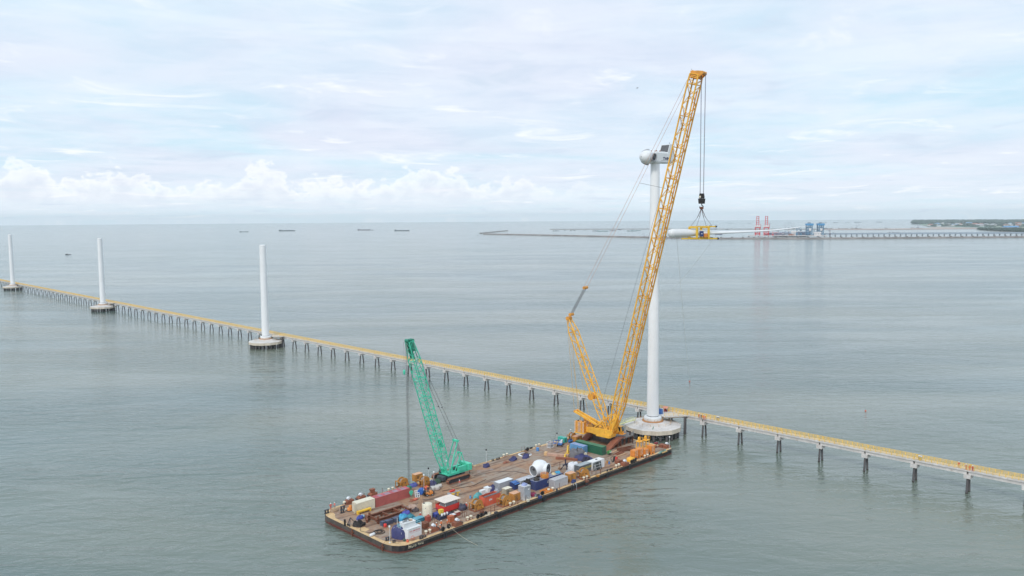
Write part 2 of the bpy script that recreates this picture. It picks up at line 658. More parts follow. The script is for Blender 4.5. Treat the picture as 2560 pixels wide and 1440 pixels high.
# boxes for services standing on the deck
for px, py, lab in ((1795, 1050, 'small grey service cabinet on the walkway deck near the foundation workers'), (2300.5, 1150, 'small grey service cabinet on the walkway deck far from the foundation')):
    p = P(px, py, DECK_Z)
    t_ = thing('service_cabinet', lab, 'cabinet',
               (p.x, p.y, DECK_Z + .003), BR_A, 'grey cabinets on the walkway')
    MB().box(-.5, .5, -.3, .3, .1, 1.25).build('cabinet_body', LGREY, t_)
    MB().box(-.46, .46, -.33, -.303, .15, 1.2).build('door', GREYM, t_)
    MB().box(-.55, .55, -.38, .34, 1.253, 1.32).build('roof', WHITE, t_)
    MB().box(-.5, .5, -.3, .3, 0, .097).build('plinth', CONC, t_)

# ------------------------------------------------------------------ foundations
f_slab = MB()
NG = 12
prof = [(9.2, 2.72), (11.0, 2.72), (11.0, 4.3)]
f_slab.lathe(prof, n=NG, smooth=False)
slab_side = f_slab.mesh('pile_cap', CONC_SIDE)
f_top = MB()
f_top.lathe([(10.95, 4.303), (10.90, 4.34), (7.2, 4.75)], n=NG, smooth=False)
f_top.lathe([(7.1, 4.7), (7.0, 4.9), (3.9, 5.75), (3.75, 5.8)], n=NG * 3, smooth=False)
slab_top = f_top.mesh('cap_top', CONC)
m_ = MB()
m_.lathe([(3.35, 5.6), (3.35, 7.2), (3.0, 7.62), (2.4, 7.65)], n=36)
collar_me = m_.mesh('collar', WHITE)
m_ = MB()
m_.lathe([(3.37, 5.72), (4.1, 5.74), (4.1, 5.9), (3.37, 6.1)], n=36)
ringst_me = m_.mesh('rust_stained_ring', mat('rust_stained_concrete', (196, 138, 84), .8, var=.25, rust=.3, rustcol=(170, 96, 46)))
m_ = MB()
for i in range(18):
    a = 2 * math.pi * i / 18
    m_.bar((3.85 * math.cos(a), 3.85 * math.sin(a), 5.9), (3.85 * math.cos(a), 3.85 * math.sin(a), 6.9), .06)
for z in (6.4, 6.9):
    m_.tube([(3.85 * math.cos(2 * math.pi * i / 36), 3.85 * math.sin(2 * math.pi * i / 36), z) for i in range(37)], .035, n=4)
coll_rail = m_.mesh('collar_railing', mat('rusty_rail_paint', (206, 158, 84), .6, var=.2, rust=.3))
m_ = MB()
for i in range(14):
    a = 2 * math.pi * i / 14
    m_.bar((7 * math.cos(a), 7 * math.sin(a), 4.9), (7 * math.cos(a), 7 * math.sin(a), 6.0), .07)
m_.tube([(7 * math.cos(2 * math.pi * i / 56), 7 * math.sin(2 * math.pi * i / 56), 5.95 - .12 * math.sin(math.pi * (i % 4) / 4)) for i in range(57)], .03, n=4)
m_.tube([(7 * math.cos(2 * math.pi * i / 56), 7 * math.sin(2 * math.pi * i / 56), 5.5 - .12 * math.sin(math.pi * (i % 4) / 4)) for i in range(57)], .025, n=4)
out_rail = m_.mesh('rope_railing', MATS['rusty_rail_paint'])
m_ = MB()
m_.cyl((0, 0, 2.75), (0, 0, -1.5), .5, n=12)
fpile_me = m_.mesh('pile', PILE)
m_ = MB()
m_.cyl((0, 0, .35), (0, 0, -1.4), .515, n=12)
fst_me = m_.mesh('tide_mark', WEED)


def foundation(base_px, name_label, z=7.65):
    p = P(*base_px, z)
    t_ = thing('turbine_foundation', name_label, 'foundation', (p.x, p.y, 0), BR_A + R(15), 'round turbine foundations beside the walkway')
    c = place(slab_side, 'pile_cap', t_)
    tp = place(slab_top, 'cap_top', t_)
    place(collar_me, 'collar', t_)
    place(ringst_me, 'rust_stained_ring', t_)
    place(coll_rail, 'collar_railing', t_)
    place(out_rail, 'rope_railing', t_)
    for i in range(24):
        a = 2 * math.pi * (i + .5) / 24
        q = place(fpile_me, 'pile', t_, (9.6 * math.cos(a), 9.6 * math.sin(a), 0))
        place(fst_me, 'tide_mark', q)
    for i in range(8):
        a = 2 * math.pi * (i + .25) / 8
        place(fpile_me, 'pile', t_, (5.5 * math.cos(a), 5.5 * math.sin(a), 0))
    # landing slab over to the walkway
    loc = Vector((p.x, p.y, 0)) - BR_MEAN
    n_ = loc.dot(bn)
    y1 = -n_ - .03
    lt = thing('landing_slab', name_label.replace('round concrete turbine foundation', 'wedge shaped concrete landing').replace('under', 'beside'),
               'landing', (p.x, p.y, 0), BR_A, 'landings between foundations and walkway')
    poly = [(-1.5, 4.0), (3.2, 3.0), (9.0, y1), (-3.5, y1)]
    MB().prism(poly, 6.95, 7.31).build('slab', CONC, lt)
    MB().prism([(-.9, 4.6), (2.6, 3.9), (7.4, y1 - .4), (-2.8, y1 - .4)], 6.3, 6.945).build('beam', CONC_SIDE, lt)
    r_ = MB()
    a, b = Vector((3.1, 3.2, 7.31)), Vector((8.8, y1 - .1, 7.31))
    for q in range(6):
        c0 = a.lerp(b, q / 5)
        r_.bar(c0, c0 + Vector((0, 0, 1.15)), .1)
    for h in (.35, .75, 1.12):
        r_.bar(a + Vector((0, 0, h)), b + Vector((0, 0, h)), .07)
    r_.build('railing', YRAIL, lt)
    MB().box(7.9, 8.7, y1 - 1.5, y1 - .7, -1.4, 6.94).build('support_pile', PILE, lt)
    return t_, p


TW_MAIN, TW_1, TW_2, TW_3 = (1632, 1039), (664, 839.5), (257.3, 756.5), (32, 709)
_, T0 = foundation(TW_MAIN, 'round concrete turbine foundation under the tower carrying the nacelle, beside the barge')
_, T1 = foundation(TW_1, 'round concrete turbine foundation under the bare tower next along the walkway from the barge')
_, T2 = foundation(TW_2, 'round concrete turbine foundation under the middle bare tower')
_, T3 = foundation(TW_3, 'round concrete turbine foundation under the bare tower farthest from the barge')

# ------------------------------------------------------------------ turbine towers
SEAM = mat('dark_seam', (60, 64, 70), .6, var=.1)


def tower(parent, z0, z1, r0, r1, n_sec):
    for k in range(n_sec):
        a, b = z0 + (z1 - z0) * k / n_sec, z0 + (z1 - z0) * (k + 1) / n_sec
        ra, rb = r0 + (r1 - r0) * k / n_sec, r0 + (r1 - r0) * (k + 1) / n_sec
        MB().lathe([(ra, a), (rb, b - .06)], n=40).build('tower_section', TOWER, parent)
        MB().lathe([(rb - .02, b - .06), (rb + .012, b - .055), (rb + .012, b - .005), (rb - .02, b)], n=40).build('flange', TOWER, parent)
    MB().lathe([(r0 + .02, z0 + .02), (r0 + .03, z0 + .2), (r0 - .01, z0 + .205)], n=40).build('base_seal', SEAM, parent)


for T_, py, lab in ((T1, 612, 'short white bare turbine tower next along the walkway from the barge'),
                    (T2, 595.5, 'short white bare turbine tower standing midway along the walkway'),
                    (T3, 586, 'short white bare turbine tower farthest from the barge along the walkway')):
    top = height_at((T_.x, T_.y), py)
    t_ = thing('turbine_tower', lab, 'tower', (T_.x, T_.y, 7.655), 0, 'unfinished turbine towers along the walkway')
    tower(t_, 0, top - 7.65 - .8, 2.42, 2.06, 3)
    h = top - 7.65 - .8
    MB().lathe([(2.12, h + .003), (2.12, h + .35), (1.9, h + .7), (.6, h + .85), (.0001, h + .86)], n=40).build('weather_cap', WHITE, t_)

NAC_Z = height_at((T0.x, T0.y), 410)
NAC_Y = R(222)
turb = thing('wind_turbine', 'tall white wind turbine tower with nacelle and empty three-socket hub', 'wind turbine', (T0.x, T0.y, 7.655), NAC_Y)
tower(turb, 0, NAC_Z - 7.65, 2.3, 1.68, 4)
zn = NAC_Z - 7.65
MB().lathe([(1.75, zn - .02), (1.95, zn + .1), (1.95, zn + .5)], n=40).build('yaw_ring', WHITE, turb)
nb = MB()
sec = [(-2.05, .35), (-1.7, 0), (1.7, 0), (2.05, .35), (2.1, 3.6), (1.75, 4.15), (-1.75, 4.15), (-2.1, 3.6)]
xs = [(2.6, .86), (2.0, 1.0), (-6.5, 1.0), (-9.6, .94), (-10.4, .80)]
vs, fs = [], []
for x, q in xs:
    for y, z in sec:
        vs.append((x, y * q, zn + .4 + 2.07 + (z - 2.07) * q + (.35 * (1 - q) if x < 0 else 0)))
n8 = 8
for k in range(len(xs) - 1):
    for i in range(n8):
        fs.append((k * n8 + i, (k + 1) * n8 + i, (k + 1) * n8 + (i + 1) % n8, k * n8 + (i + 1) % n8))
fs += [tuple(range(n8)), tuple(range((len(xs) - 1) * n8, len(xs) * n8))[::-1]]
nb.add(vs, fs)
nac = nb.build('nacelle', WHITE, turb)
zt_ = zn + 4.55
MB().box(-8.2, -1.0, 2.103, 2.14, zn + 1.2, zn + 1.24).build('panel_seam', SEAM, nac)
MB().box(-4.5, -2.2, -1.2, 1.2, zt_ + .01, zt_ + .25).build('roof_hatch', LGREY, nac)
cool = MB()
cool.slab([(-5.9, zt_ - .2), (-5.1, zt_ - .2), (-6.4, zt_ + 2.75), (-6.9, zt_ + 2.75)], -1.85, 1.85)
co = cool.build('cooler', mat('cooler_mesh', (92, 94, 98), .7, var=.15), turb)
for y0 in (-2.05, 1.86):
    MB().slab([(-8.7, zt_ - 1.3), (-4.6, zt_ - 1.3), (-6.3, zt_ + 3.0), (-8.0, zt_ + 3.0)], y0, y0 + .19).build('cooler_fin', WHITE, co)
MB().box(-7.1, -6.3, -1.9, 1.9, zt_ + 2.77, zt_ + 2.95).build('cooler_frame', WHITE, co)
m_ = MB()
m_.bar((-7.6, .8, zt_ - .1), (-7.6, .8, zt_ + 4.0), .07)
m_.bar((-7.6, .4, zt_ + 3.4), (-7.6, 1.2, zt_ + 3.4), .06)
m_.build('wind_vane_mast', GREYM, turb)
for x, y in ((.4, .9), (-.6, -.6), (-1.4, 1.1), (1.2, -.9)):
    MB().lathe([(.28, zt_ - .05), (.28, zt_ + .35), (.1, zt_ + .5)], n=10, c=(x, y, 0)).build('lifting_point', RUSTL, turb)
# hub and spinner
hz = zn + 2.35
hub = MB().lathe([(1.9, 2.62), (2.25, 3.0), (2.5, 4.2), (2.48, 5.3), (2.2, 6.4), (1.65, 7.3), (.9, 7.9), (.25, 8.12), (.0001, 8.14)],
                 n=40, c=(0, 0, hz), axis=(1, 0, 0)).build('hub_spinner', WHITE, turb)
INNER = mat('hub_inner_steel', (96, 102, 108), .5, metal=.3, var=.15)
for a, ex in ((R(-4), 0.0), (R(116), -.5), (R(236), -.5)):
    d = Vector((0, math.cos(a), math.sin(a)))
    c = Vector((4.35, 0, hz))
    m_ = MB()
    m_.lathe([(1.55, 1.8), (1.55, 3.1 + ex), (1.35, 3.14 + ex), (1.3, 2.7 + ex)], n=28, c=c, axis=d)
    bs = m_.build('blade_socket', LGREY, hub)
    MB().lathe([(1.31, 2.72 + ex * .5), (.001, 2.78 + ex * .5)], n=28, c=c, axis=d).build('socket_plate', INNER, hub)
    MB().lathe([(.5, 2.75 + ex), (.5, 2.98 + ex), (.001, 3.0 + ex)], n=16, c=c + Vector((0, 0, 0)) + d.cross(Vector((1, 0, 0))) * .35, axis=d).build('pitch_drive', DARK, hub)
MB().cyl((8.0, 0, hz), (8.3, 0, hz), .12, n=8).build('nose_fitting', DARK, hub)
o = place(text_mesh('TWP', 1.55, LETN, .012), 'lettering', nac, (-3.7, 2.16, zn + 1.95), (R(90), 0, R(180)))
m_ = MB()
for k in range(3):
    a = 2 * math.pi * k / 3 + .5
    c = Vector((-5.75, 2.13, zn + 2.0))
    d = Vector((math.cos(a), 0, math.sin(a)))
    e = Vector((-math.sin(a), 0, math.cos(a)))
    m_.add([c + d * .1, c + d * .42 + e * .28, c + d * .78, c + d * .45 - e * .1], [(0, 1, 2, 3), (3, 2, 1, 0)])
m_.build('emblem', mat('emblem_paint', (112, 92, 158), .6), nac)
# ------------------------------------------------------------------ the work barge
DZ = 1.9
BA = R(44.9)
bu = Vector((math.cos(BA), math.sin(BA), 0))
bv = Vector((-bu.y, bu.x, 0))
_n, _l = P(1399.4, 1223.8, DZ), P(895, 1328.8, DZ)
BO = bu * _l.dot(bu) + bv * _n.dot(bv)
BL, BW = 121.9, 36.6


def bw(u, v, z=0.0):
    p = BO + bu * u + bv * v
    return Vector((p.x, p.y, DZ + z))


def uvp(px, py, z=0.0):
    q = P(px, py, DZ + z) - BO
    return q.dot(bu), q.dot(bv)


barge = thing('work_barge', 'long flat steel work barge with brown rusty deck and black sides moored by the turbine', 'barge',
              (BO.x, BO.y, 0), BA)


def deck_material():
    m = bpy.data.materials.new('rusty_deck_plate')
    m.use_nodes = True
    t = m.node_tree
    b = t.nodes['Principled BSDF']
    tc = t.nodes.new('ShaderNodeTexCoord').outputs['Object']
    n1 = noise_n(t, tc, .11, 6, .62, .4)
    n2 = noise_n(t, tc, .5, 6, .65, .6)
    mp = t.nodes.new('ShaderNodeMapping')
    mp.inputs['Scale'].default_value = (.06, .7, 1)
    t.links.new(tc, mp.inputs[0])
    n3 = noise_n(t, mp.outputs[0], 1.0, 5, .6, .5)
    c = mix_n(t, smooth_n(t, n1, .35, .62), lin((162, 126, 98)), lin((154, 140, 126)))
    c = mix_n(t, math_n(t, 'MULTIPLY', smooth_n(t, n2, .48, .66), .65), c, lin((132, 92, 68)))
    c = mix_n(t, math_n(t, 'MULTIPLY', smooth_n(t, n3, .50, .64), .75), c, lin((100, 76, 62)))
    wet = smooth_n(t, noise_n(t, tc, .16, 4, .6, 1.0), .60, .70)
    c = mix_n(t, math_n(t, 'MULTIPLY', wet, .45), c, lin((138, 132, 134)))
    t.links.new(c, b.inputs['Base Color'])
    rr = t.nodes.new('ShaderNodeMapRange')
    rr.inputs[3].default_value = .85
    rr.inputs[4].default_value = .45
    t.links.new(wet, rr.inputs[0])
    t.links.new(rr.outputs[0], b.inputs['Roughness'])
    return m


DECKM = deck_material()
TAN = mat('tan_deck_margin', (214, 180, 128), .75, var=.18, rust=.18, streak=0, scale=.8, rustcol=(150, 96, 58))
HULL = mat('black_hull_paint', (42, 42, 45), .5, var=.3, rust=.18, streak=.55, scale=.7, rustcol=(120, 84, 58))
BOOT = mat('red_brown_bottom_paint', (112, 56, 46), .6, var=.2, streak=.3, rust=.12, scale=.6, rustcol=(84, 52, 42))
BOWF = mat('weathered_bow_plate', (84, 80, 76), .6, var=.35, rust=.3, streak=.7, scale=.6, rustcol=(150, 98, 62))

plan = [(0, 6.0), (.15, 4.4), (.7, 2.6), (1.8, 1.1), (3.2, .28), (4.4, 0), (BL - .8, 0), (BL, .8), (BL, BW - .8), (BL - .8, BW),
        (6, BW), (3.9, BW - .3), (2.2, BW - 1.1), (.9, BW - 2.6), (.2, BW - 4.4), (0, BW - 6)]


def inset(poly, d):
    cx, cy = BL / 2, BW / 2
    out = []
    for i, (x, y) in enumerate(poly):
        a, b = Vector(poly[i - 1]), Vector(poly[(i + 1) % len(poly)])
        e = (b - a).normalized()
        n = Vector((-e.y, e.x))
        out.append((x + n.x * d, y + n.y * d))
    return out


def wall(poly, z0, z1, close=True):
    m = MB()
    n = len(poly)
    vs = [(p[0], p[1], z0) for p in poly] + [(p[0], p[1], z1) for p in poly]
    fs = [(i, (i + 1) % n, n + (i + 1) % n, n + i) for i in range(n if close else n - 1)]
    return m.add(vs, fs)


side_poly = plan[2:15]
h_ = MB()
n = len(plan)
vs = [(p[0], p[1], -1.4) for p in plan] + [(p[0], p[1], DZ - .02) for p in plan]
for i in range(n):
    j = (i + 1) % n
    h_.add([vs[i], vs[j], vs[n + j], vs[n + i]], [(0, 1, 2, 3)], 1 if i in (0, 1, 14, 15) or i == 13 else 0)
h_.build('hull', [HULL, BOWF], barge)
wall(inset(plan, -.012), -1.35, .42).build('boot_top', BOOT, barge)
MB().prism(inset(plan, .02), DZ - .06, DZ - .012).build('deck', DECKM, barge)
# margin plates: one strip per straight run
i1, i2 = inset(plan, .06), inset(plan, 1.15)
mg = MB()
for i in range(n):
    j = (i + 1) % n
    mg.add([(i1[i][0], i1[i][1], DZ - .006), (i1[j][0], i1[j][1], DZ - .006), (i2[j][0], i2[j][1], DZ - .006), (i2[i][0], i2[i][1], DZ - .006)], [(0, 1, 2, 3)])
mg.build('deck_margin', TAN, barge)
for poly in ([(1.15, 7), (1.15, 4), (3.4, 1.15), (6.5, 1.15), (3.4, 3.0)], [(1.15, BW - 4), (1.15, BW - 7.5), (2.6, BW - 5.0), (3.4, BW - 1.2)],
             [(1.2, 18.5), (1.2, 15.0), (3.2, 15.6), (3.0, 17.9)]):
    MB().add([(x, y, DZ - .0055) for x, y in poly], [tuple(range(len(poly)))]).build('deck_plate', TAN, barge)
# rubbing bars
for a, b, z in (((4.5, -.16), (BL - 1, -.16), 1.62), ((4.5, BW + .16), (BL - 1, BW + .16), 1.62)):
    k = 12
    for i in range(k):
        p0 = Vector((a[0] + (b[0] - a[0]) * i / k + .12, a[1], z))
        p1 = Vector((a[0] + (b[0] - a[0]) * (i + 1) / k - .12, a[1], z))
        MB().cyl(p0, p1, .15, n=8).build('rubbing_bar', mat('worn_rubbing_bar', (88, 84, 78), .6, var=.3, rust=.3, rustcol=(150, 112, 74)), barge)
for p0, p1 in (((-.14, 6.2), (-.14, BW - 6.2)),):
    MB().cyl((p0[0], p0[1], .62), (p1[0], p1[1], .62), .12, n=8).build('rubbing_bar', BOOT, barge)
# vertical fender frames on the near side and bow
for u in (15.5, 35.5, 44, 54, 66.5, 73.5, 84, 96, 108.5):
    m_ = MB()
    m_.bar((u, -.3, 1.85), (u, -.3, .1), .22, .2)
    m_.bar((u + .8, -.3, 1.85), (u + .8, -.3, .25), .16, .16)
    m_.bar((u - .1, -.3, 1.75), (u + .9, -.3, 1.75), .14, .14)
    m_.build('fender_frame', DARK, barge)
for v in (BW / 2 + .5, 5.2):
    m_ = MB()
    m_.bar((-.25, v, 1.9), (-.25, v, -.1), .28, .25)
    m_.bar((-.25, v - .7, 1.2), (-.25, v + .7, 1.2), .16)
    m_.build('fender_frame', RUST, barge)
# names
for txt, u, z, s in (('HDB', 5.25, 1.24, 1.15), ('402', 7.9, 1.24, 1.15)):
    place(text_mesh(txt, s, mat('cream_lettering', (244, 228, 190), .6, var=.15), .01, 1.15), 'lettering', barge, (u, -.02, z), (R(90), 0, 0))

# bollards
m_ = MB()
m_.lathe([(.28, 0), (.28, .55), (.42, .6), (.45, .85), (.34, .98), (.0001, 1.0)], n=14)
boll_me = m_.mesh('bollard', CREAM)
m_ = MB()
m_.box(-.5, .5, -.5, .5, 0, .06)
bbase_me = m_.mesh('bollard_base', RUSTL)
near_b = [(1065, 1335.5), (1075, 1331.5), (1169, 1300.5), (1177.5, 1297), (1275.5, 1264), (1284.5, 1260.5), (1371.5, 1229.5), (1381.5, 1226),
          (1459.5, 1199.5), (1467, 1196.5), (1540.5, 1169), (1547, 1166), (1613.5, 1144.5), (1620, 1142)]
far_b = [(850.5, 1257), (860, 1254), (966, 1226), (976, 1223), (1125, 1185), (1132, 1182.5), (1168, 1167.5), (1176, 1165), (1256, 1141), (1263.5, 1138.5),
         (1337, 1117), (1344, 1114.5)]


def bfit(me, name, px, py, z=0.0, rot=0.0, scale=1.0, dz=0.0):
    u, v = uvp(px, py)
    v = min(max(v, .55), BW - .55)
    u = max(u, .5)
    return place(me, name, barge, (u, v, DZ + dz), (0, 0, rot), (scale,) * 3)


for px, py in near_b + far_b:
    o = bfit(boll_me, 'bollard', px, py)
    place(bbase_me, 'bollard_base', o)
# black roller fairleads and bitts
m_ = MB()
m_.box(-.75, .75, -.35, .35, 0, .12)
m_.cyl((-.45, 0, .12), (-.45, 0, 1.0), .26, n=10)
m_.cyl((.45, 0, .12), (.45, 0, 1.0), .26, n=10)
m_.box(-.8, .8, -.3, .3, 1.0, 1.12)
fair_me = m_.mesh('roller_fairlead', DARK)
for px, py, s in ((969, 1351, 1.3), (985, 1356, .9), (1053, 1347, 1.2), (1062, 1343, .9), (1206, 1290, .9), (1343.5, 1241, .9), (1347.5, 1240, .8), (1525, 1180, .9),
                  (1530, 1177, .8), (1534, 1175.5, .8), (817, 1283, 1.5), (856, 1282, 1.2), (857, 1274, 1.5), (1232, 1152, .9), (1243, 1149, .9), (1248, 1147, .8), (1315, 1125.5, .9), (1325, 1122, .9),
                  (1329.5, 1121, .8), (924, 1240, 1.0), (927, 1238, 1.0)):
    bfit(fair_me, 'roller_fairlead', px, py, rot=R(rng.uniform(-20, 20)), scale=s * .62)
m_ = MB()
m_.lathe([(.33, 0), (.62, .02), (.66, .16), (.62, .30), (.33, .32), (.28, .16), (.33, 0.001)], n=16, c=(0, 0, 0), axis=(0, -1, 0))
tyre_me = m_.mesh('tyre_fender', BLACK)
for px, py in ((1108.5, 1329), (1121, 1321), (1195, 1297), (1202, 1293), (1359.5, 1239), (1213, 1289), (1318.5, 1127)):
    o = bfit(tyre_me, 'tyre_fender', px, py, rot=R(rng.uniform(-15, 15)), dz=.66)
# stanchions
m_ = MB()
m_.bar((0, 0, 0), (0, 0, 1.75), .09)
m_.box(-.12, .12, -.12, .12, 0, .05)
stan_me = m_.mesh('stanchion', RUST)
for px, py in ((1087, 1308), (1092.5, 1310), (1125, 1290), (1116, 1296), (1155.5, 1290), (1161, 1293), (1167, 1296), (1198, 1294), (1227, 1281), (1236.5, 1277), (1301, 1262),
               (1480, 1185), (1491.5, 1189), (1508, 1186), (1513.5, 1188.5), (1302.5, 1128), (1308, 1126), (956, 1234), (898.5, 1250), (911, 1247), (1329, 1257), (1400, 1222)):
    bfit(stan_me, 'stanchion', px, py)
# handrail run on the near side forward
u0, v0 = uvp(1155.5, 1290)
u1, v1 = uvp(1228, 1281)
# mooring lamp poles
m_ = MB()
m_.cyl((0, 0, 0), (0, 0, 4.0), .05, n=6)
m_.box(-.2, .2, -.2, .2, 0, .06)
pole_me = m_.mesh('lamp_pole', WHITE)
m_ = MB()
m_.lathe([(.0001, 3.95), (.22, 4.0), (.26, 4.25), (.2, 4.5), (.0001, 4.55)], n=10)
blk_ball = m_.mesh('black_ball', BLACK)
wht_ball = m_.mesh('lamp_head', WHITE)
for px, py, b in ((1071.5, 1204, 0), (1208.5, 1153, 0), (1392.5, 1112, 0), (1060, 1222, 1), (1085, 1214, 1), (1101, 1180, 1), (1427, 1103, 1), (1683, 1124, 1), (974.5, 1357, 1)):
    o = bfit(pole_me, 'lamp_pole', px, py)
    place(blk_ball if b == 0 else wht_ball, 'black_ball' if b == 0 else 'lamp_head', o)
# scattered deck plates and dunnage lying flat
m_ = MB().box(-.9, .9, -.55, .55, 0, .06)
plate_me = m_.mesh('loose_plate', RUSTL)


def on_deck(name, label, cat, px, py, rot=0.0, group=None, dz=0.0):
    p = P(px, py, DZ)
    return thing(name, label, cat, (p.x, p.y, DZ - .0115 + dz), BA + R(rot), group)


# mooring line to the water
a, b = bw(17.6, .3, 1.0), P(1195, 1364, 0.0)
pts = [a.lerp(b, q / 10) - Vector((0, 0, .5 * math.sin(math.pi * q / 10))) for q in range(11)]
o = MB().tube(pts, .03, n=5).build('mooring_line', mat('pale_rope', (206, 196, 168), .8, var=.1))
tag(o, 'pale mooring rope running from the barge edge down into the water', 'rope')
for k, (x, y) in enumerate(((1006, 1352), (1010, 1352))):
    a = P(x, y, DZ)
    pts = [a, a + Vector((0, 0, -.6)) - bv * .6, a + Vector((0, 0, -2.6)) - bv * .95]
    pts[0] += bv * .2
    o = MB().tube(pts, .05, n=5).build('rope_end', MATS['pale_rope'])
    tag(o, ('white rope end hanging nearest the painted name on the bow corner', 'white rope end hanging next to the nearest-name one, towards the bow')[1 - k], 'rope', 'rope ends at the bow corner')
# ------------------------------------------------------------------ containers
def container(label, u0, v0, along='u', L=6.06, W=2.44, H=2.6, mt=None, roof=None, doors=True, txt=None, tm=None, ts=1.2, tpos=.5, z=0.0, cat='container', open_top=False, door_mt=None):
    mt = mt or LGREY
    du, dv = (L, W) if along == 'u' else (W, L)
    c = bw(u0 + du / 2, v0 + dv / 2)
    t_ = thing('shipping_container', label, cat, (c.x, c.y, DZ - .0115 + z), BA if along == 'u' else BA + R(90), 'shipping containers on the barge deck')
    l, w = L / 2, W / 2
    # corner posts and rails
    for sx in (-1, 1):
        for sy in (-1, 1):
            MB().box(sx * l - (.16 if sx > 0 else 0), sx * l + (.16 if sx < 0 else 0), sy * w - (.16 if sy > 0 else 0), sy * w + (.16 if sy < 0 else 0), 0, H).build('corner_post', mt, t_)
    fr = MB()
    for sy in (-1, 1):
        y0, y1 = (w - .12, w) if sy > 0 else (-w, -w + .12)
        fr.box(-l + .165, l - .165, y0, y1, .02, .2)
        fr.box(-l + .165, l - .165, y0, y1, H - .14, H - .01)
    for sx in (-1, 1):
        x0, x1 = (l - .12, l) if sx > 0 else (-l, -l + .12)
        fr.box(x0, x1, -w + .165, w - .165, .02, .2)
        fr.box(x0, x1, -w + .165, w - .165, H - .14, H - .01)
    fr.build('rail_frame', mt, t_)
    # corrugated sides
    pitch = .42
    for sy in (-1, 1):
        m_ = MB()
        n_ = max(4, int((L - .33) / pitch))
        xs_, ys_ = [], []
        for i in range(n_):
            x = -l + .165 + (L - .33) * i / n_
            s_ = (L - .33) / n_
            for f, d in ((0, .0), (.3, .0), (.5, .055), (.8, .055)):
                xs_.append(x + f * s_)
                ys_.append(sy * (w - .03 - d))
        xs_.append(l - .165)
        ys_.append(sy * (w - .03))
        k = len(xs_)
        vs = [(a, b, .2) for a, b in zip(xs_, ys_)] + [(a, b, H - .14) for a, b in zip(xs_, ys_)]
        m_.add(vs, [(i, i + 1, k + i + 1, k + i) for i in range(k - 1)])
        m_.build('side_panel', mt, t_)
    # door end at -x, plain end at +x
    MB().box(l - .08, l - .03, -w + .165, w - .165, .2, H - .14).build('end_panel', mt, t_)
    if doors:
        for sy in (-1, 1):
            y0, y1 = (.02, w - .165) if sy > 0 else (-w + .165, -.02)
            d = MB().box(-l + .03, -l + .08, y0, y1, .2, H - .14).build('door', door_mt or mt, t_)
            for q in (.3, .72):
                yy = y0 + (y1 - y0) * q
                MB().cyl((-l - .01, yy, .22), (-l - .01, yy, H - .16), .025, n=6).build('lock_rod', GREYM, d)
    else:
        MB().box(-l + .03, -l + .08, -w + .165, w - .165, .2, H - .14).build('end_panel', mt, t_)
    if not open_top:
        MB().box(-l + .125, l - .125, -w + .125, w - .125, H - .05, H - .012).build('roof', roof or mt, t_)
    else:
        MB().box(-l + .16, l - .16, -w + .16, w - .16, .15, .3).build('floor', DARK, t_)
    if txt:
        me = text_mesh(txt, ts, tm or LETW, .008)
        x = -l + L * tpos
        if along == 'u':
            place(me, 'lettering', t_, (x, -w - .006, H * .58), (R(90), 0, 0))
        else:
            place(me, 'lettering', t_, (x, w + .006, H * .58), (R(90), 0, R(180)))
    return t_


uw, vw = uvp(893, 1283.2)
ct = container('cream white shipping container with an open door leaf, butted against the long faded red one', uw, vw, mt=CREAM, H=2.75)
MB().bar((-3.06, -.95, .2), (-4.1, -1.45, .2), .06, .02).build('hinge', GREYM, ct)
m_ = MB()
m_.T = Matrix.Translation((-3.07, -1.16, 0)) @ Matrix.Rotation(R(12), 4, 'Z')
m_.box(-1.12, 0, -.03, .03, .2, 2.6)
m_.build('open_door_leaf', CREAM, ct)
ct = container('long faded red shipping container with pink patched roof beyond the cream one', uw + 6.3, vw - .2, L=12.19, H=2.75, mt=REDC, roof=REDT)
for k, (a, b) in enumerate(((-4.6, -3.3), (-2.4, -.6), (.6, 2.2), (3.4, 4.9))):
    MB().box(a, b, -.9, .75, 2.739, 2.75).build('roof_patch', mat('grey_roof_patch', (158, 132, 146), .7, var=.25), ct)
u, v = uvp(1212, 1267)
ct = container('orange red open-top container with a rolled grey cover, between two ochre winches', u, v, L=6.06, mt=ORCON, txt='ZIM', ts=.75, tpos=.38, open_top=True, doors=False)
m_ = MB()
m_.cyl((-2.9, -.95, 2.68), (2.9, -.95, 2.68), .22, n=10)
m_.cyl((-2.9, -.62, 2.66), (2.6, -.6, 2.66), .15, n=8)
m_.build('rolled_cover', GREYT, ct)
u, v = uvp(1248.6, 1228)
container('light grey container with chalk white roof behind the orange red container', u, v, mt=LGREY, roof=WHITE, H=2.4, txt=None)
u, v = uvp(1302.5, 1223)
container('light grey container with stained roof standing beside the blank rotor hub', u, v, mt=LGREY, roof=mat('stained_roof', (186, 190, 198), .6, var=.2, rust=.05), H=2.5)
UN, VN = uvp(1340, 1227)
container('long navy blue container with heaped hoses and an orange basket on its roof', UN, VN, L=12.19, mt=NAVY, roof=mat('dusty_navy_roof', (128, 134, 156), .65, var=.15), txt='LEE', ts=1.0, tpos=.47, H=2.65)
u, v = uvp(1387, 1222.3)
container('pale grey container with double doors standing in front of the navy one', u, v, mt=mat('pale_grey_container', (182, 182, 186), .55, var=.08, streak=.15, rust=.03), H=2.55, txt=None)
u, v = uvp(1450, 1186)
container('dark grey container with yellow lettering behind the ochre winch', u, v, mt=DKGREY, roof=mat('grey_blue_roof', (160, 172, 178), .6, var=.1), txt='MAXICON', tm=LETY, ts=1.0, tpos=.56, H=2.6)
u, v = uvp(1481.8, 1177)
ct = container('white container with a dark panel rack leaning on its side', u, v, mt=WHITE, H=2.75)
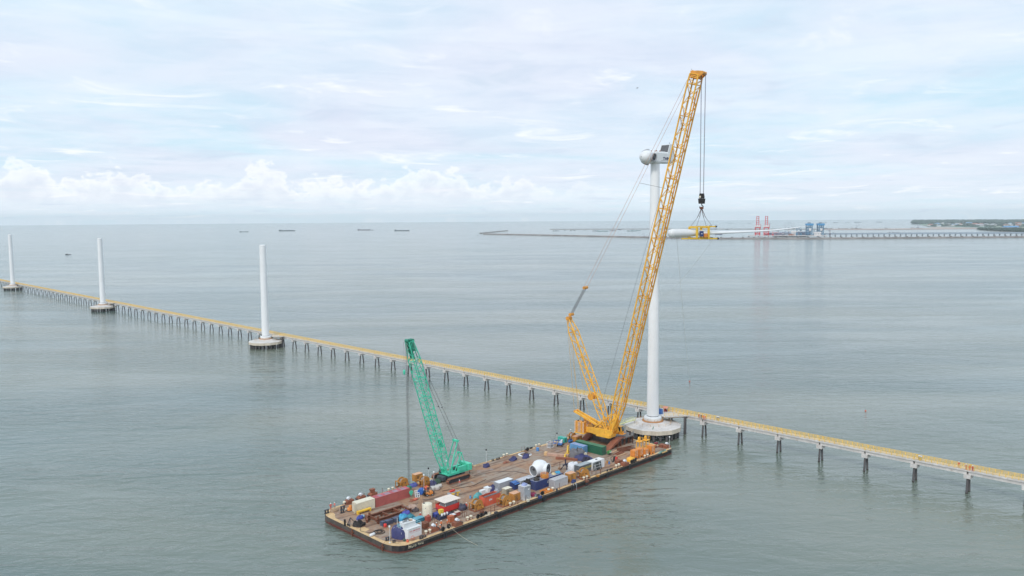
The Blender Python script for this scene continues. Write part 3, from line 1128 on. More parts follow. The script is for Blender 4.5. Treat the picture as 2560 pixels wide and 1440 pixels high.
MB().lathe([(.35, 2.76), (.35, 2.9), (.1, 2.95)], n=12, c=(.4, .1, 0)).build('roof_vent', DARK, ct)
tr = thing('panel_rack', 'dark panel rack with white frame lines leaning on the white container', 'rack', tuple(bw(u + 1.9, v - .15, -.0115)), BA)
m_ = MB()
m_.T = Matrix.Rotation(R(-10), 4, 'X')
m_.box(-1.9, 1.9, -.55, -.42, 0, 2.5)
m_.build('panel', mat('dark_panel', (50, 62, 64), .5, var=.15), tr)
for x in (-1.6, -1.0, 1.2):
    m_ = MB()
    m_.T = Matrix.Rotation(R(-10), 4, 'X')
    m_.bar((x, -.6, 0.03), (x - .25, -.6, 2.5), .07)
    m_.build('upright', WHITE, tr)
for z in (.85, 1.7):
    m_ = MB()
    m_.T = Matrix.Rotation(R(-10), 4, 'X')
    m_.bar((-1.7, -.62, z), (1.7, -.62, z), .07)
    m_.build('rail', WHITE, tr)
u, v = uvp(1505, 1139)
container('long dark green container lying across the barge before the big crane', u, v, along='v', L=12.19, mt=GREENC, roof=mat('green_roof', (62, 128, 98), .6, var=.1), H=2.9)
u, v = uvp(1457.5, 1135)
container('sky blue container with rusty roof edge tucked beside the dark green one', u, v, along='v', mt=SKYB, roof=mat('lilac_blue_roof', (136, 160, 204), .6, var=.12, rust=.1), H=2.6)


# ------------------------------------------------------------------ boxes and powered units
def unit(name, label, cat, px, py, L, W, H, mt, roof=None, group=None, rot=0.0, door=None, grille=True, feet=True, dz=0.0, lid=.06):
    """a plant box: near bottom corner at the pixel, L along the barge, W across it"""
    u, v = uvp(px, py, dz)
    c = bw(u + L / 2, v + W / 2)
    t_ = thing(name, label, cat, (c.x, c.y, DZ - .0115 + dz), BA + R(rot), group)
    z0 = .12 if feet else 0
    l, w_ = L / 2, W / 2
    MB().box(-l, l, -w_, w_, z0, H - lid).build('casing', mt, t_)
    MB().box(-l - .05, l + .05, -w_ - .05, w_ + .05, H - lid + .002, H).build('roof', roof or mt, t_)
    if feet:
        for y in (-w_ + .2, w_ - .2):
            MB().box(-l + .05, l - .05, y - .12, y + .12, 0, z0 - .002).build('skid', DARK, t_)
    if grille:
        g = MB()
        k = 6
        for i in range(k):
            z = z0 + .3 + (H - .9) * i / k
            g.box(-l * .55, l * .1, -w_ - .03, -w_ - .003, z, z + .09)
        g.build('louvre', DARK, t_)
        MB().box(l * .25, l * .85, -w_ - .025, -w_ - .003, z0 + .1, H - .35).build('door', door or mt, t_)
        MB().box(-l - .025, -l - .003, -w_ * .6, w_ * .6, z0 + .2, H - .45).build('access_panel', door or mt, t_)
    return t_


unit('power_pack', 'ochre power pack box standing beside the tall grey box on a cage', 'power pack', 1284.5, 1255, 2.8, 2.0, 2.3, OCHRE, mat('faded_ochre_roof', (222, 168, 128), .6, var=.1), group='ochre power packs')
unit('power_pack', 'ochre power pack box between the pale grey container and a winch', 'power pack', 1424.6, 1206, 2.9, 2.0, 2.6, OCHRE, MATS['faded_ochre_roof'], group='ochre power packs')
unit('power_pack', 'ochre power pack box behind the far-side winch near the green crane', 'power pack', 1038.5, 1205.5, 2.9, 1.7, 2.3, OCHRE, MATS['faded_ochre_roof'], group='ochre power packs')
unit('power_pack', 'ochre power pack box beside the sky blue container below the big crane counterweights', 'power pack', 1440, 1106, 3.4, 1.9, 2.0, OCHRE, MATS['faded_ochre_roof'], group='ochre power packs')
unit('generator', 'teal generator set near the far edge beside the blue boom lift', 'generator', 1410.5, 1108, 1.6, 3.1, 1.85, GENTEAL)
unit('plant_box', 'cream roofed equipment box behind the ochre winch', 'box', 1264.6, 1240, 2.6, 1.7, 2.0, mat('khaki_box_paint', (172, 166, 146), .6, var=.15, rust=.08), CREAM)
t_ = unit('grey_tank_box', 'tall pale grey box standing on a white pipe cage', 'box', 1311, 1244, 2.6, 2.5, 3.1, LGREY, mat('pale_roof', (200, 204, 208), .6), grille=False, feet=False, dz=1.0)
m_ = MB()
for x in (-1.25, -.4, .4, 1.25):
    for y in (-1.2, 1.2):
        m_.bar((x, y, -1.0), (x, y, -.003), .08)
for y in (-1.0, -.3, .4, 1.0):
    for x in (-1.25, 1.25):
        m_.bar((x, y, -1.0), (x, y, -.003), .08)
for z in (-.96, -.5, -.06):
    for y in (-1.2, 1.2):
        m_.bar((-1.25, y, z), (1.25, y, z), .06)
    for x in (-1.25, 1.25):
        m_.bar((x, -1.2, z), (x, 1.2, z), .06)
m_.build('pipe_cage', WHITE, t_)
MB().box(-1.05, 1.05, -1.0, 1.0, -.95, -.08).build('inner_tank', mat('translucent_tank', (178, 182, 186), .5), t_)
MB().box(.3, .8, -1.27, -1.253, 1.9, 2.3).build('data_plate', LETW, t_)
o = MB().heap(.9, .75, .55, seed=3, rough=.5).build('bag_heap', mat('blue_white_bags', (150, 166, 214), .6, var=.35), None, tuple(bw(*[a + b for a, b in zip(uvp(1311, 1244, 1.0), (1.3, 1.3))], 4.1 - .0115)))
tag(o, 'blue and white bags heaped on top of the tall grey box', 'bags')
# blue bin with lid
u, v = uvp(1286.5, 1225)
t_ = thing('waste_bin', 'royal blue waste bin with open slanting lid between the light grey containers', 'bin', tuple(bw(u + .95, v + 1.0, -.0115)), BA)
m_ = MB()
m_.slab([(-.9, 0), (.9, 0), (1.05, 2.0), (-1.05, 2.0)], -1.0, 1.0)
m_.build('bin_body', NAVY, t_)
m_ = MB()
m_.T = Matrix.Rotation(R(14), 4, 'X')
m_.box(-1.1, 1.1, -1.05, 1.1, 2.03, 2.1)
m_.build('lid', BLUE, t_)
for x in (-.8, .8):
    MB().bar((x, -1.05, .5), (x, -1.05, 1.6), .08).build('rib', NAVY, t_)


# ------------------------------------------------------------------ winches
def winch(label, px, py, rot=0.0, s=1.0, flip=False):
    u, v = uvp(px, py)
    c = bw(u, v)
    t_ = thing('mooring_winch', label, 'winch', (c.x, c.y, DZ - .0115), BA + R(rot), 'ochre mooring winches')
    t_.scale = (s, s, s)
    m_ = MB()
    m_.box(0, 3.5, 0.05, .35, 0, .3)
    m_.box(0, 3.5, 2.45, 2.75, 0, .3)
    m_.box(0, .3, .35, 2.45, 0, .28)
    m_.box(3.2, 3.5, .35, 2.45, 0, .28)
    m_.build('base_frame', RUSTL, t_)
    cx, cz = 2.0, 1.62
    d = MB().cyl((cx, .75, cz), (cx, 2.05, cz), .92, n=24).build('rope_drum', mat('wound_wire', (142, 138, 136), .6, var=.15), t_)
    for y in (.5, 2.05):
        m_ = MB()
        m_.lathe([(1.42, 0), (1.42, .22), (1.25, .24), (.35, .24)], n=28, c=(cx, y, cz), axis=(0, 1, 0), smooth=False)
        m_.build('drum_flange', OCHRE, t_)
    for y in (.18, 2.42):
        MB().slab([(.9, .3), (3.4, .3), (3.4, 1.3), (2.9, 1.75), (2.45, 1.75), (2.1, 2.2), (1.7, 2.0), (1.35, 1.5)], y, y + .2).build('side_plate', OCHRE, t_)
    MB().cyl((cx, .1, cz), (cx, 2.7, cz), .2, n=10).build('axle', DARK, t_)
    m_ = MB()
    for y in (.2, 2.6):
        m_.bar((.15, y, .3), (.15, y, 2.1), .2)
        m_.bar((.15, y, 1.9), (1.5, y, 2.15), .12)
    m_.bar((.15, .1, 2.1), (.15, 2.7, 2.1), .22)
    m_.build('fairlead_gantry', OCHRE, t_)
    m_ = MB().box(2.5, 3.45, .45, 2.3, .3, 1.15)
    m_.build('gearbox', OCHRE, t_)
    MB().cyl((2.9, .05, .85), (2.9, -.25, .85), .38, n=14).build('brake_drum', OCHRE, t_)
    return t_


winch('ochre mooring winch beside the red kiosk', 1188, 1281)
winch('ochre mooring winch at the end of the orange red container', 1258, 1269.5)
winch('ochre mooring winch with a wide bare drum before the dark grey container', 1452, 1199, rot=-18)
winch('ochre mooring winch half hidden behind the long red container', 1001, 1224)
winch('ochre mooring winch beside the bagged stores on the far side', 1055, 1220)
winch('rusty ochre mooring winch below the big crane counterweights', 1429, 1103, s=.9)

# ------------------------------------------------------------------ kiosk
u, v = uvp(1112, 1284)
t_ = thing('guard_kiosk', 'bright red open kiosk with flat cream roof', 'kiosk', tuple(bw(u, v, -.0115)), BA)
MB().box(.1, 5.3, .1, 3.9, 0.25, .48).build('floor', DARK, t_)
m_ = MB()
for x in (.3, 2.7, 5.1):
    m_.box(x - .15, x + .15, .2, 3.8, 0, .248)
m_.build('bearer', RUST, t_)
MB().box(0, 5.4, -.03, .04, .3, 1.85).build('wall_panel', RED, t_)
MB().box(-.03, .04, .05, 4.0, .3, 1.85).build('wall_panel', RED, t_)
MB().box(0, 5.4, 3.96, 4.03, .3, 1.85).build('wall_panel', RED, t_)
MB().box(5.36, 5.43, .05, 3.95, .3, 1.85).build('wall_panel', RED, t_)
for x in (.06, 5.3):
    for y in (.09, 3.9):
        MB().bar((x, y, .48), (x, y, 3.0), .1).build('post', RUST, t_)
m_ = MB()
m_.slab([(-.3, 3.05), (5.7, 3.05), (5.7, 3.13), (-.3, 3.13)], -.35, 4.35)
m_.build('roof', mat('cream_roof_sheet', (232, 218, 206), .55, var=.04), t_)
MB().box(1.2, 5.2, .5, 3.6, .49, 2.45).build('inner_store', mat('grey_plastic_sheet', (168, 172, 178), .4, var=.25), t_)
MB().box(.35, .75, .3, .6, .49, 2.3).build('white_cabinet', WHITE, t_)

# ------------------------------------------------------------------ water tank
p = P(1068.5, 1295, DZ)
t_ = thing('water_tank', 'cream cylindrical water tank standing upright on the deck', 'tank', (p.x, p.y, DZ - .0115), BA)
MB().lathe([(1.36, .1), (1.38, .2), (1.38, 4.0), (1.3, 4.12), (.5, 4.25), (.0001, 4.27)], n=36).build('shell', CREAM, t_)
MB().lathe([(1.45, 0), (1.45, .1)], n=24).build('base_plate', RUST, t_)
MB().lathe([(.28, 4.2), (.28, 4.36), (.0001, 4.4)], n=12, c=(-.7, .5, 0)).build('manhole', DARK, t_)
MB().cyl((-1.2, -.75, 3.3), (-1.35, -.85, 3.3), .1, n=8).build('fitting', GREYM, t_)
p = P(1050, 1279, DZ)
t_ = thing('timber_ladder', 'weathered timber ladders leaning up beside the cream water tank', 'ladder', (p.x, p.y, DZ - .0115), BA)
for y in (0, .5, .8, 1.3):
    MB().bar((0, y, 0), (1.4, y, 4.2), .12).build('stile', WOOD, t_)
m_ = MB()
for q in range(10):
    for y in (0, .8):
        m_.bar((1.4 * q / 10 + .1, y, .3 + 4.2 * q / 10), (1.4 * q / 10 + .1, y + .5, .3 + 4.2 * q / 10), .06)
m_.build('rung', WOOD, t_)

# ------------------------------------------------------------------ deckhouse at the bow
u, v = uvp(1021, 1348)
t_ = thing('deckhouse', 'small white steel deckhouse with red NO SMOKING lettering', 'deckhouse', tuple(bw(u, v, -.0115)), BA)
m_ = MB()
m_.prism([(-1.2, 1.6), (0, 0), (4.1, 0), (4.1, 3.0), (-1.2, 3.0)], 0, 2.5)
m_.build('house_wall', WHITE, t_)
MB().prism([(-1.28, 1.55), (-.04, -.08), (4.18, -.08), (4.18, 3.08), (-1.28, 3.08)], 2.503, 2.58).build('deck_edge', WHITE, t_)
MB().box(-.6, 3.0, .8, 2.8, 2.583, 3.9).build('upper_casing', WHITE, t_)
MB().box(-.7, 3.1, .7, 2.9, 3.903, 3.98).build('casing_top', WHITE, t_)
MB().box(1.6, 2.4, 1.2, 2.0, 3.983, 4.3).build('vent_box', mat('stained_buff', (196, 168, 140), .7, var=.2), t_)
for k in range(4):
    pts = [(-.2 + .36 * k, 1.9, 3.98), (-.2 + .36 * k, 1.9, 4.75), (-.15 + .36 * k, 1.6, 5.05), (-.1 + .36 * k, 1.2, 4.95), (-.1 + .36 * k, 1.1, 4.6)]
    MB().tube(pts, .11, n=8).build('gooseneck_vent', DARK, t_)
RAILB = mat('pale_blue_rail', (150, 212, 226), .5)
m_ = MB()
for p0, p1 in (((-1.25, 1.6), (-1.25, 3.0)), ((-1.25, 3.0), (1.2, 3.0)), ((4.1, 0), (4.1, 3.0))):
    for z in (3.1, 3.6):
        m_.bar((p0[0], p0[1], z), (p1[0], p1[1], z), .06)
    for q in (0, .5, 1):
        x, y = p0[0] + (p1[0] - p0[0]) * q, p0[1] + (p1[1] - p0[1]) * q
        m_.bar((x, y, 2.58), (x, y, 3.62), .06)
m_.build('railing', RAILB, t_)
MB().bar((-1.2, 3.0, 2.58), (-1.2, 3.0, 5.2), .09).build('light_mast', WHITE, t_)
MB().bar((4.15, -.1, .1), (4.15, -.1, 3.4), .1).build('ladder_post', WHITE, t_)
place(text_mesh('NO SMOKING', .55, LETR, .008), 'lettering', t_, (2.15, -.012, 1.75), (R(90), 0, 0))
MB().box(.7, 3.9, -.014, -.003, 1.28, 1.33).build('underline', LETR, t_)
p = P(1002, 1341, DZ)
t_ = thing('tarpaulin', 'navy tarpaulin lashed over gear against the white deckhouse', 'tarpaulin', (p.x, p.y, DZ - .0115), BA + R(12))
MB().heap(2.1, 2.0, 2.9, seed=12, n=22, rough=.16, flat=.5, sq=3.6).build('cover', NAVYT, t_)
for a, b in (((-1.9, -1.9, 1.6), (1.7, 1.8, 3.05)), ((-1.8, 1.0, 2.6), (1.4, -1.6, 2.6))):
    MB().tube([Vector(a), Vector(a).lerp(Vector(b), .5) + Vector((0, 0, .6)), Vector(b)], .035, n=4).build('lashing', WHITE, t_)
for x, y, z in ((-1.2, -.6, 2.85), (.5, -1.5, 2.6), (1.1, -1.9, 1.2)):
    MB().box(x - .15, x + .15, y - .15, y + .15, z, z + .06).build('patch', WHITE, t_)

# ------------------------------------------------------------------ steel cradle of H beams
u, v = uvp(946, 1311)


def hbeam(m_, a, b, h=.7, w_=.55):
    m_.bar(a, b, .12, h)
    a, b = Vector(a), Vector(b)
    up = Vector((0, 0, h / 2))
    m_.bar(a + up, b + up, w_, .1)
    m_.bar(a - up, b - up, w_, .1)


t_ = thing('steel_cradle', 'rusty brown H-beam cradle with cross beams lying near the bow', 'cradle', tuple(bw(u, v, -.0115)), BA)
for y in (.4, 4.4):
    m_ = MB()
    hbeam(m_, (-.4, y, 1.0), (11.5, y, 1.0))
    m_.build('long_beam', RUST, t_)
for x in (.2, 4.2, 8.0, 11.0):
    m_ = MB()
    hbeam(m_, (x, .7, 1.0), (x, 4.1, 1.0), .55, .45)
    m_.build('cross_beam', RUST, t_)
    for y in (.4, 4.4):
        MB().box(x - .25, x + .25, y - .25, y + .25, 0, .64).build('foot', RUST, t_)
for x in (.2,):
    for y in (.4, 4.4):
        m_ = MB()
        m_.bar((x, y, 1.35), (x, y, 2.1), .45, .45)
        m_.build('stub_post', RUST, t_)
for k, (px, py, L_, r_, lab) in enumerate(((916, 1300, 4.2, 62, 'loose rusty beam lying beyond the cradle end'), (1020, 1283, 3.6, 70, 'loose rusty beam beside the pale sacks'))):
    t_ = on_deck('steel_beam', lab, 'beam', px, py, r_)
    m_ = MB()
    hbeam(m_, (-L_ / 2, 0, .4), (L_ / 2, 0, .4))
    m_.build('web_and_flanges', RUST, t_)
p = P(981, 1306, DZ)
t_ = thing('wrapped_beam', 'long box beam wrapped in navy and grey sheeting beside the cradle', 'beam', (p.x, p.y, DZ - .0115), BA)
m_ = MB()
m_.slab([(-3.6, 0), (3.6, 0), (3.6, 1.05), (2.0, 1.2), (-.5, 1.05), (-3.6, 1.18)], -.65, .65)
m_.build('wrapping', mat('grey_navy_sheet', (74, 84, 110), .55, var=.3), t_)
for x in (-2.6, 0, 2.6):
    MB().box(x - .15, x + .15, -.9, .9, -.002, .1).build('bearer', WOOD, t_)
    MB().box(x - .06, x + .06, -.68, .68, .12, 1.24).build('strap', DARK, t_)


def heap_thing(name, label, cat, px, py, rx, ry, h, mt, seed, rot=0.0, rough=.35, flat=.1, sq=2.3, group=None, dz=0.0, n=18):
    t_ = MB().heap(rx, ry, h, seed=seed, n=n, rough=rough, flat=flat, sq=sq).build(name, mt)
    p = P(px, py, DZ + dz)
    t_.location = (p.x, p.y, DZ - .0115 + dz)
    t_.rotation_euler = (0, 0, BA + R(rot))
    return tag(t_, label, cat, group)


heap_thing('tarpaulin_heap', 'bright cyan tarpaulin heap behind the white deckhouse railing', 'tarpaulin', 1008, 1300, 1.5, 1.3, 1.5, CYAN, 5)
heap_thing('tarpaulin_heap', 'violet blue tarpaulin heap at the end of the rusty cradle', 'tarpaulin', 1013, 1289, 1.5, 1.1, 1.2, mat('violet_tarpaulin', (74, 82, 178), .6, var=.2), 6)
heap_thing('tarpaulin_heap', 'teal tarpaulin heap beside the gooseneck vents', 'tarpaulin', 1026, 1297, 1.3, 1.1, 1.3, mat('teal_tarpaulin', (40, 140, 160), .6, var=.2), 8)
heap_thing('cable_pile', 'tangled black cable pile at the bow beside the davit', 'cables', 898, 1314, 1.5, 1.2, 1.1, BLACK, 9, rough=.7)
heap_thing('tarpaulin_heap', 'blue cloth bundle with a yellow corner near the cream container', 'tarpaulin', 900, 1297, 1.1, .7, .8, mat('blue_cloth', (60, 80, 170), .7, var=.3), 10)
heap_thing('tarpaulin_heap', 'pale blue cloth bundle beside the blue one near the cream container', 'tarpaulin', 907, 1293, .8, .7, .6, mat('pale_blue_cloth', (150, 190, 210), .7, var=.2), 11)
heap_thing('sack_pile', 'pile of pale pink sacks in front of the long red container', 'sacks', 1030, 1272, 1.6, 1.2, 1.0, SACK, 14, rough=.5)
heap_thing('sack_pile', 'pile of grey rubble sacks and scrap beside the pink sacks', 'sacks', 1016, 1274, 1.5, .9, .7, mat('grey_sacks', (150, 148, 142), .8, var=.35), 15, rough=.6)
heap_thing('scrap_pile', 'dark scrap pile behind the pink sacks near the cream tank', 'scrap', 1038, 1278, 1.0, .8, .7, mat('dark_scrap', (86, 76, 80), .8, var=.4), 17, rough=.7)
for k, (px, py, L_, r_, lab) in enumerate(((1002, 1279, 3.0, -38, 'pale squared timber lying by the sacks'), (985, 1279, 4.2, -20, 'brown plank lying across the cradle foot'))):
    t_ = on_deck('timber_baulk', lab, 'timber', px, py, r_)
    MB().box(-L_ / 2, L_ / 2, -.2, .2, 0, .35).build('baulk', WOOD, t_)
    MB().box(-L_ / 2 - .01, -L_ / 2 + .1, -.21, .21, .02, .36).build('end_band', RUST, t_)
# yellow spreader tube by the cream container
t_ = on_deck('spreader_tube', 'bright yellow spreader tube lying along the cream container', 'spreader', 910, 1281)
MB().cyl((-2.1, 0, .62), (2.1, 0, .62), .36, n=16).build('tube', YEL, t_)
for x in (-2.0, 2.0):
    MB().box(x - .22, x + .22, -.4, .4, 0, .9).build('end_lug', YEL, t_)
# hose coil
p = P(948, 1330.5, DZ)
t_ = thing('hose_coil', 'black hose coiled flat on the bow deck', 'hose', (p.x, p.y, DZ - .0115), BA)
pts = []
for i in range(120):
    a = i * .27
    r_ = 1.0 + .5 * math.sin(i * .05) + .02 * (i % 7)
    pts.append((r_ * math.cos(a), r_ * math.sin(a), .08 + .0015 * i))
MB().tube(pts, .06, n=5).build('coil', BLACK, t_)
pts = [(-1.2, .6, .06), (-2.4, 1.9, .06), (-3.0, 4.2, .06), (-1.6, 6.2, .06), (.8, 7.2, .06)]
MB().tube(pts, .045, n=5).build('hose_tail', BLACK, t_)
# black davit at the bow
t_ = on_deck('anchor_davit', 'black steel A-frame davit at the middle of the bow edge', 'davit', 876, 1314)
m_ = MB()
m_.bar((-.6, -.6, 0), (0, 0, 2.2), .18)
m_.bar((-.6, .6, 0), (0, 0, 2.2), .18)
m_.build('a_frame', DARK, t_)
MB().bar((0, 0, 2.2), (1.7, -.2, .1), .16).build('back_stay', DARK, t_)
MB().cyl((-.6, -.5, .4), (-.6, .5, .4), .22, n=10).build('roller', BLACK, t_)
MB().box(-1.2, -.8, .9, 1.3, 0, 1.7).build('post', BLACK, t_)
# orange and black windlass
t_ = on_deck('windlass', 'orange engine windlass with hoses beside the cream container end', 'windlass', 875, 1276)
MB().heap(.8, .6, .9, seed=21, rough=.3, flat=.4, sq=3).build('engine_cover', ORANGE, t_)
MB().lathe([(.45, 0), (.45, .9), (.2, .95)], n=14, c=(.1, -.1, .6)).build('filter_drum', ORANGE, t_)
MB().tube([(-.8, .2, .5), (-1.3, .4, .8), (-1.6, .1, .3), (-1.9, .5, .2)], .12, n=6).build('hose', CREAM, t_)
MB().box(-1, 1, -.8, .8, 0, .12).build('skid', DARK, t_)


# roller boxes with shrouded lamps along both edges
def roller_box(label, px, py, rot=0, lamp=True, tall=False):
    t_ = on_deck('roller_box', label, 'fairlead', px, py, rot, 'rust red roller boxes along the barge edge')
    m_ = MB()
    m_.slab([(-1.3, 0), (1.3, 0), (1.3, .55), (.6, 1.05), (-1.3, 1.05)], -.8, .8)
    m_.build('box', RUSTL, t_)
    MB().cyl((1.45, -.6, .5), (1.45, .6, .5), .2, n=10).build('roller', DARK, t_)
    if lamp:
        c = MB()
        c.slab([(-.55, 1.5), (.4, 1.15), (.6, 1.55), (.1, 1.95), (-.35, 1.85)], -.4, .4)
        c.build('lamp_cover', mat('white_sheet', (222, 228, 234), .6, var=.06), t_)
        MB().bar((0, 0, 1.05), (0, 0, 1.5), .2).build('lamp_stand', CREAM, t_)
    if tall:
        m_ = MB()
        m_.slab([(-.3, 1.05), (.3, 1.05), (.75, 2.2), (-.75, 2.2)], -.6, .6)
        m_.build('chute', RUSTL, t_)
    return t_


roller_box('rust red roller box with white covered lamp by the three workers', 1084, 1327)
roller_box('rust red roller box with white covered lamp where the mooring rope leaves', 1143, 1313)
roller_box('rust red roller box with white covered lamp on the far edge behind the cream container', 872, 1258, 180)
roller_box('rust red roller box with white hood behind the joint of cream and red containers', 902, 1248.5, 180)
roller_box('rust red roller box with a tall chute on the far edge', 931, 1240, 180, False, True)
roller_box('rust red roller box with white covered lamp beside the two round bollards and yellow heap', 1562, 1163)
roller_box('rust red roller box with white covered lamp at the stern corner', 1667, 1119)
roller_box('plain rust red roller box behind the stern corner lamp', 1656, 1117, lamp=False)
roller_box('plain rust red box beside the white covered lamp box near the white container', 1547, 1157, lamp=False)


def small_box(name, label, cat, px, py, L, W, H, mt, rot=0, lid=None, group=None, dz=0.0):
    t_ = on_deck(name, label, cat, px, py, rot, group, 0)
    MB().box(-L / 2, L / 2, -W / 2, W / 2, .08, H).build('body', mt, t_)
    MB().box(-L / 2 - .04, L / 2 + .04, -W / 2 - .04, W / 2 + .04, H + .002, H + .07).build('lid', lid or mt, t_)
    for x in (-L / 2 + .15, L / 2 - .15):
        MB().box(x - .08, x + .08, -W / 2, W / 2, 0, .078).build('runner', DARK, t_)
    return t_


small_box('tool_chest', 'rust orange tool chest beside the roller box where the mooring rope leaves', 'chest', 1127, 1304, 1.5, 1.2, 1.6, mat('rust_orange_paint', (190, 100, 56), .6, var=.2, rust=.2))
small_box('tool_chest', 'dark brown steel chest right behind the white deckhouse', 'chest', 1063, 1320, 1.6, 1.6, 1.5, RUST)
small_box('tool_chest', 'teal skid box between the deckhouse and the cream tank', 'chest', 1046, 1303, 2.8, 1.7, 1.0, mat('teal_skid_paint', (36, 130, 158), .5, var=.2), lid=mat('teal_lid', (80, 164, 188), .5, var=.15))
small_box('tool_chest', 'white lidded hatch stand beside the rust orange tool chest', 'chest', 1132, 1294, 1.5, 1.1, .9, RUST, lid=WHITE)
small_box('tool_chest', 'red topped work bench in front of the kiosk', 'bench', 1143, 1289, 1.6, .9, 1.1, RED if False else mat('brick_red_paint', (168, 72, 56), .6, var=.15), lid=mat('pale_lid', (214, 196, 182), .6))
small_box('tool_chest', 'rust red hatch stand with pink cover before the cream tank', 'chest', 1070, 1304, 1.3, 1.0, 1.5, MATS['brick_red_paint'])
small_box('crate', 'white crate with navy tarpaulin flap beside the long grey container', 'crate', 1219, 1232, 1.6, 1.8, 1.7, WHITE)
heap_thing('tarpaulin_heap', 'navy tarpaulin bundle beside the white crate', 'tarpaulin', 1229, 1230, 1.3, 1.0, 1.7, NAVYT, 31)
heap_thing('tarpaulin_heap', 'grey tarpaulin bundle between the white crate and chalk white roofed container', 'tarpaulin', 1239, 1229, 1.2, 1.0, 1.0, mat('pale_grey_tarpaulin', (172, 176, 184), .6, var=.2), 32)
heap_thing('tarpaulin_heap', 'teal and white sheet draped behind the ochre winch near the kiosk', 'tarpaulin', 1196, 1246, 1.7, 1.0, 1.7, mat('teal_sheet', (78, 168, 172), .6, var=.3), 33)
small_box('crate', 'white slatted crate behind the orange red container', 'crate', 1206, 1241, 1.6, 1.0, 1.9, WHITE)
# three white drums in a navy skid
t_ = on_deck('drum_skid', 'navy skid carrying three white drums in front of the kiosk', 'skid', 1110, 1294, 0)
MB().slab([(-2.3, 0), (2.3, 0), (2.5, .9), (-1.8, .9)], -.8, .8).build('skid', mat('dark_navy_skid', (40, 52, 84), .55, var=.2), t_)
for x in (-1.0, -.1, .8):
    MB().lathe([(.3, .903), (.31, 1.2), (.3, 1.45), (.1, 1.5)], n=14, c=(x, -.35, 0)).build('drum', WHITE, t_)
t_ = on_deck('stretcher_rack', 'royal blue rack holding a yellow canvas bag beside the cream tank', 'rack', 1091, 1293, 0)
m_ = MB()
for x in (-.9, .9):
    for y in (-.8, .8):
        m_.bar((x, y, 0), (x, y, 2.3 if y > 0 else 1.2), .12)
    m_.bar((x, -.8, .3), (x, .8, .3), .12)
for z in (.3, 1.1, 2.2):
    m_.bar((-.9, .8, z), (.9, .8, z), .1)
m_.build('frame', NAVY, t_)
MB().box(-.8, .8, -.7, .7, .35, 1.3).build('blue_bin', mat('royal_blue', (52, 70, 160), .5, var=.15), t_)
m_ = MB()
m_.slab([(.3, 1.0), (1.5, .9), (1.7, 2.1), (.5, 2.2)], -1.2, -.3)
m_.build('yellow_bag', mat('yellow_canvas', (226, 190, 40), .7, var=.15), t_)
heap_thing('scrap_pile', 'black rubber scrap under the kiosk right corner', 'scrap', 1135, 1285, 1.5, .8, .7, BLACK, 41, rough=.6)
heap_thing('scrap_pile', 'dark engine parts heaped between kiosk and ochre winch', 'scrap', 1157, 1274, 1.3, .9, 1.2, mat('engine_grey', (72, 72, 92), .6, var=.4), 42, rough=.7)


# ------------------------------------------------------------------ loose stores beside the green crane
def bag(label, px, py, s=1.0, mt=None):
    t_ = on_deck('bulk_bag', label, 'bag', px, py, rng.uniform(-20, 20), 'white bulk bags beside the green crane')
    MB().lathe([(.5 * s, 0), (.62 * s, .15), (.64 * s, .8 * s), (.5 * s, 1.0 * s), (.3 * s, .95 * s), (.0001, .85 * s)], n=12).build('bag_body', mt or CREAM, t_)
    m_ = MB()
    for a in range(4):
        t0 = a * math.pi / 2 + .4
        c = Vector((.45 * s * math.cos(t0), .45 * s * math.sin(t0), .95 * s))
        m_.tube([c, c + Vector((.05, 0, .3 * s)), c * .7 + Vector((0, 0, .5 * s))], .04, n=4)
    m_.build('lifting_loop', WHITE, t_)
    return t_


PALEBAG = mat('pale_bulk_bag', (206, 204, 198), .8, var=.12)
bag('squat grey-white bulk bag between the forklift and the ochre winch', 1081, 1226, 1.2, PALEBAG)
bag('large open grey-white bulk bag nearest the crane track', 1092.5, 1224, 1.35, PALEBAG)
bag('small leaning pale bulk bag by the crane track', 1100.5, 1218, .9, PALEBAG)
bag('white round-topped bulk bag against the ochre winch', 1078, 1209, 1.1, WHITE)
heap_thing('stores_heap', 'navy clothing and stores heap with a yellow cap between the bulk bags', 'stores', 1084, 1216, 1.1, .9, 1.5, mat('navy_stores', (62, 66, 106), .7, var=.4), 51, rough=.5)
heap_thing('tarpaulin_heap', 'dark green tarpaulin heap beside the crane track', 'tarpaulin', 1092, 1208, 1.3, 1.0, 1.3, mat('dark_green_tarpaulin', (64, 100, 82), .7, var=.25), 52, rough=.4)
heap_thing('tarpaulin_heap', 'royal blue and yellow sheet between the two far-side winches', 'tarpaulin', 1033, 1216, 1.7, .8, .9, mat('blue_yellow_sheet', (78, 92, 170), .7, var=.2), 53)
heap_thing('tarpaulin_heap', 'orange tarpaulin bundle above the forklift', 'tarpaulin', 1066, 1222, .9, .8, .8, ORCON, 54)
p = P(1053, 1236, DZ)
t_ = thing('plastic_drum', 'bright blue plastic drum lying on its side beside the forklift', 'drum', (p.x, p.y, DZ - .0115), BA + R(35))
MB().lathe([(.8, -.9), (.95, -.75), (.95, .75), (.8, .9)], n=22, c=(0, 0, .95), axis=(1, 0, 0)).build('drum_body', mat('plastic_blue', (28, 96, 182), .4, var=.08), t_)
for x in (-.5, .5):
    MB().lathe([(.955, x - .05), (.99, x), (.955, x + .05)], n=22, c=(0, 0, .95), axis=(1, 0, 0)).build('hoop', MATS['plastic_blue'], t_)
place(text_mesh('HDPE', .42, LETW, .006), 'lettering', t_, (0, -.83, 1.5), (R(55), 0, 0))
t_ = on_deck('frame_ladder', 'white steel frame lying tilted beside the blue drum', 'frame', 1043, 1240, 55)
m_ = MB()
for y in (-.6, 0.0, .6):
    m_.bar((-1.3, y, .15), (1.3, y, 1.2), .14)
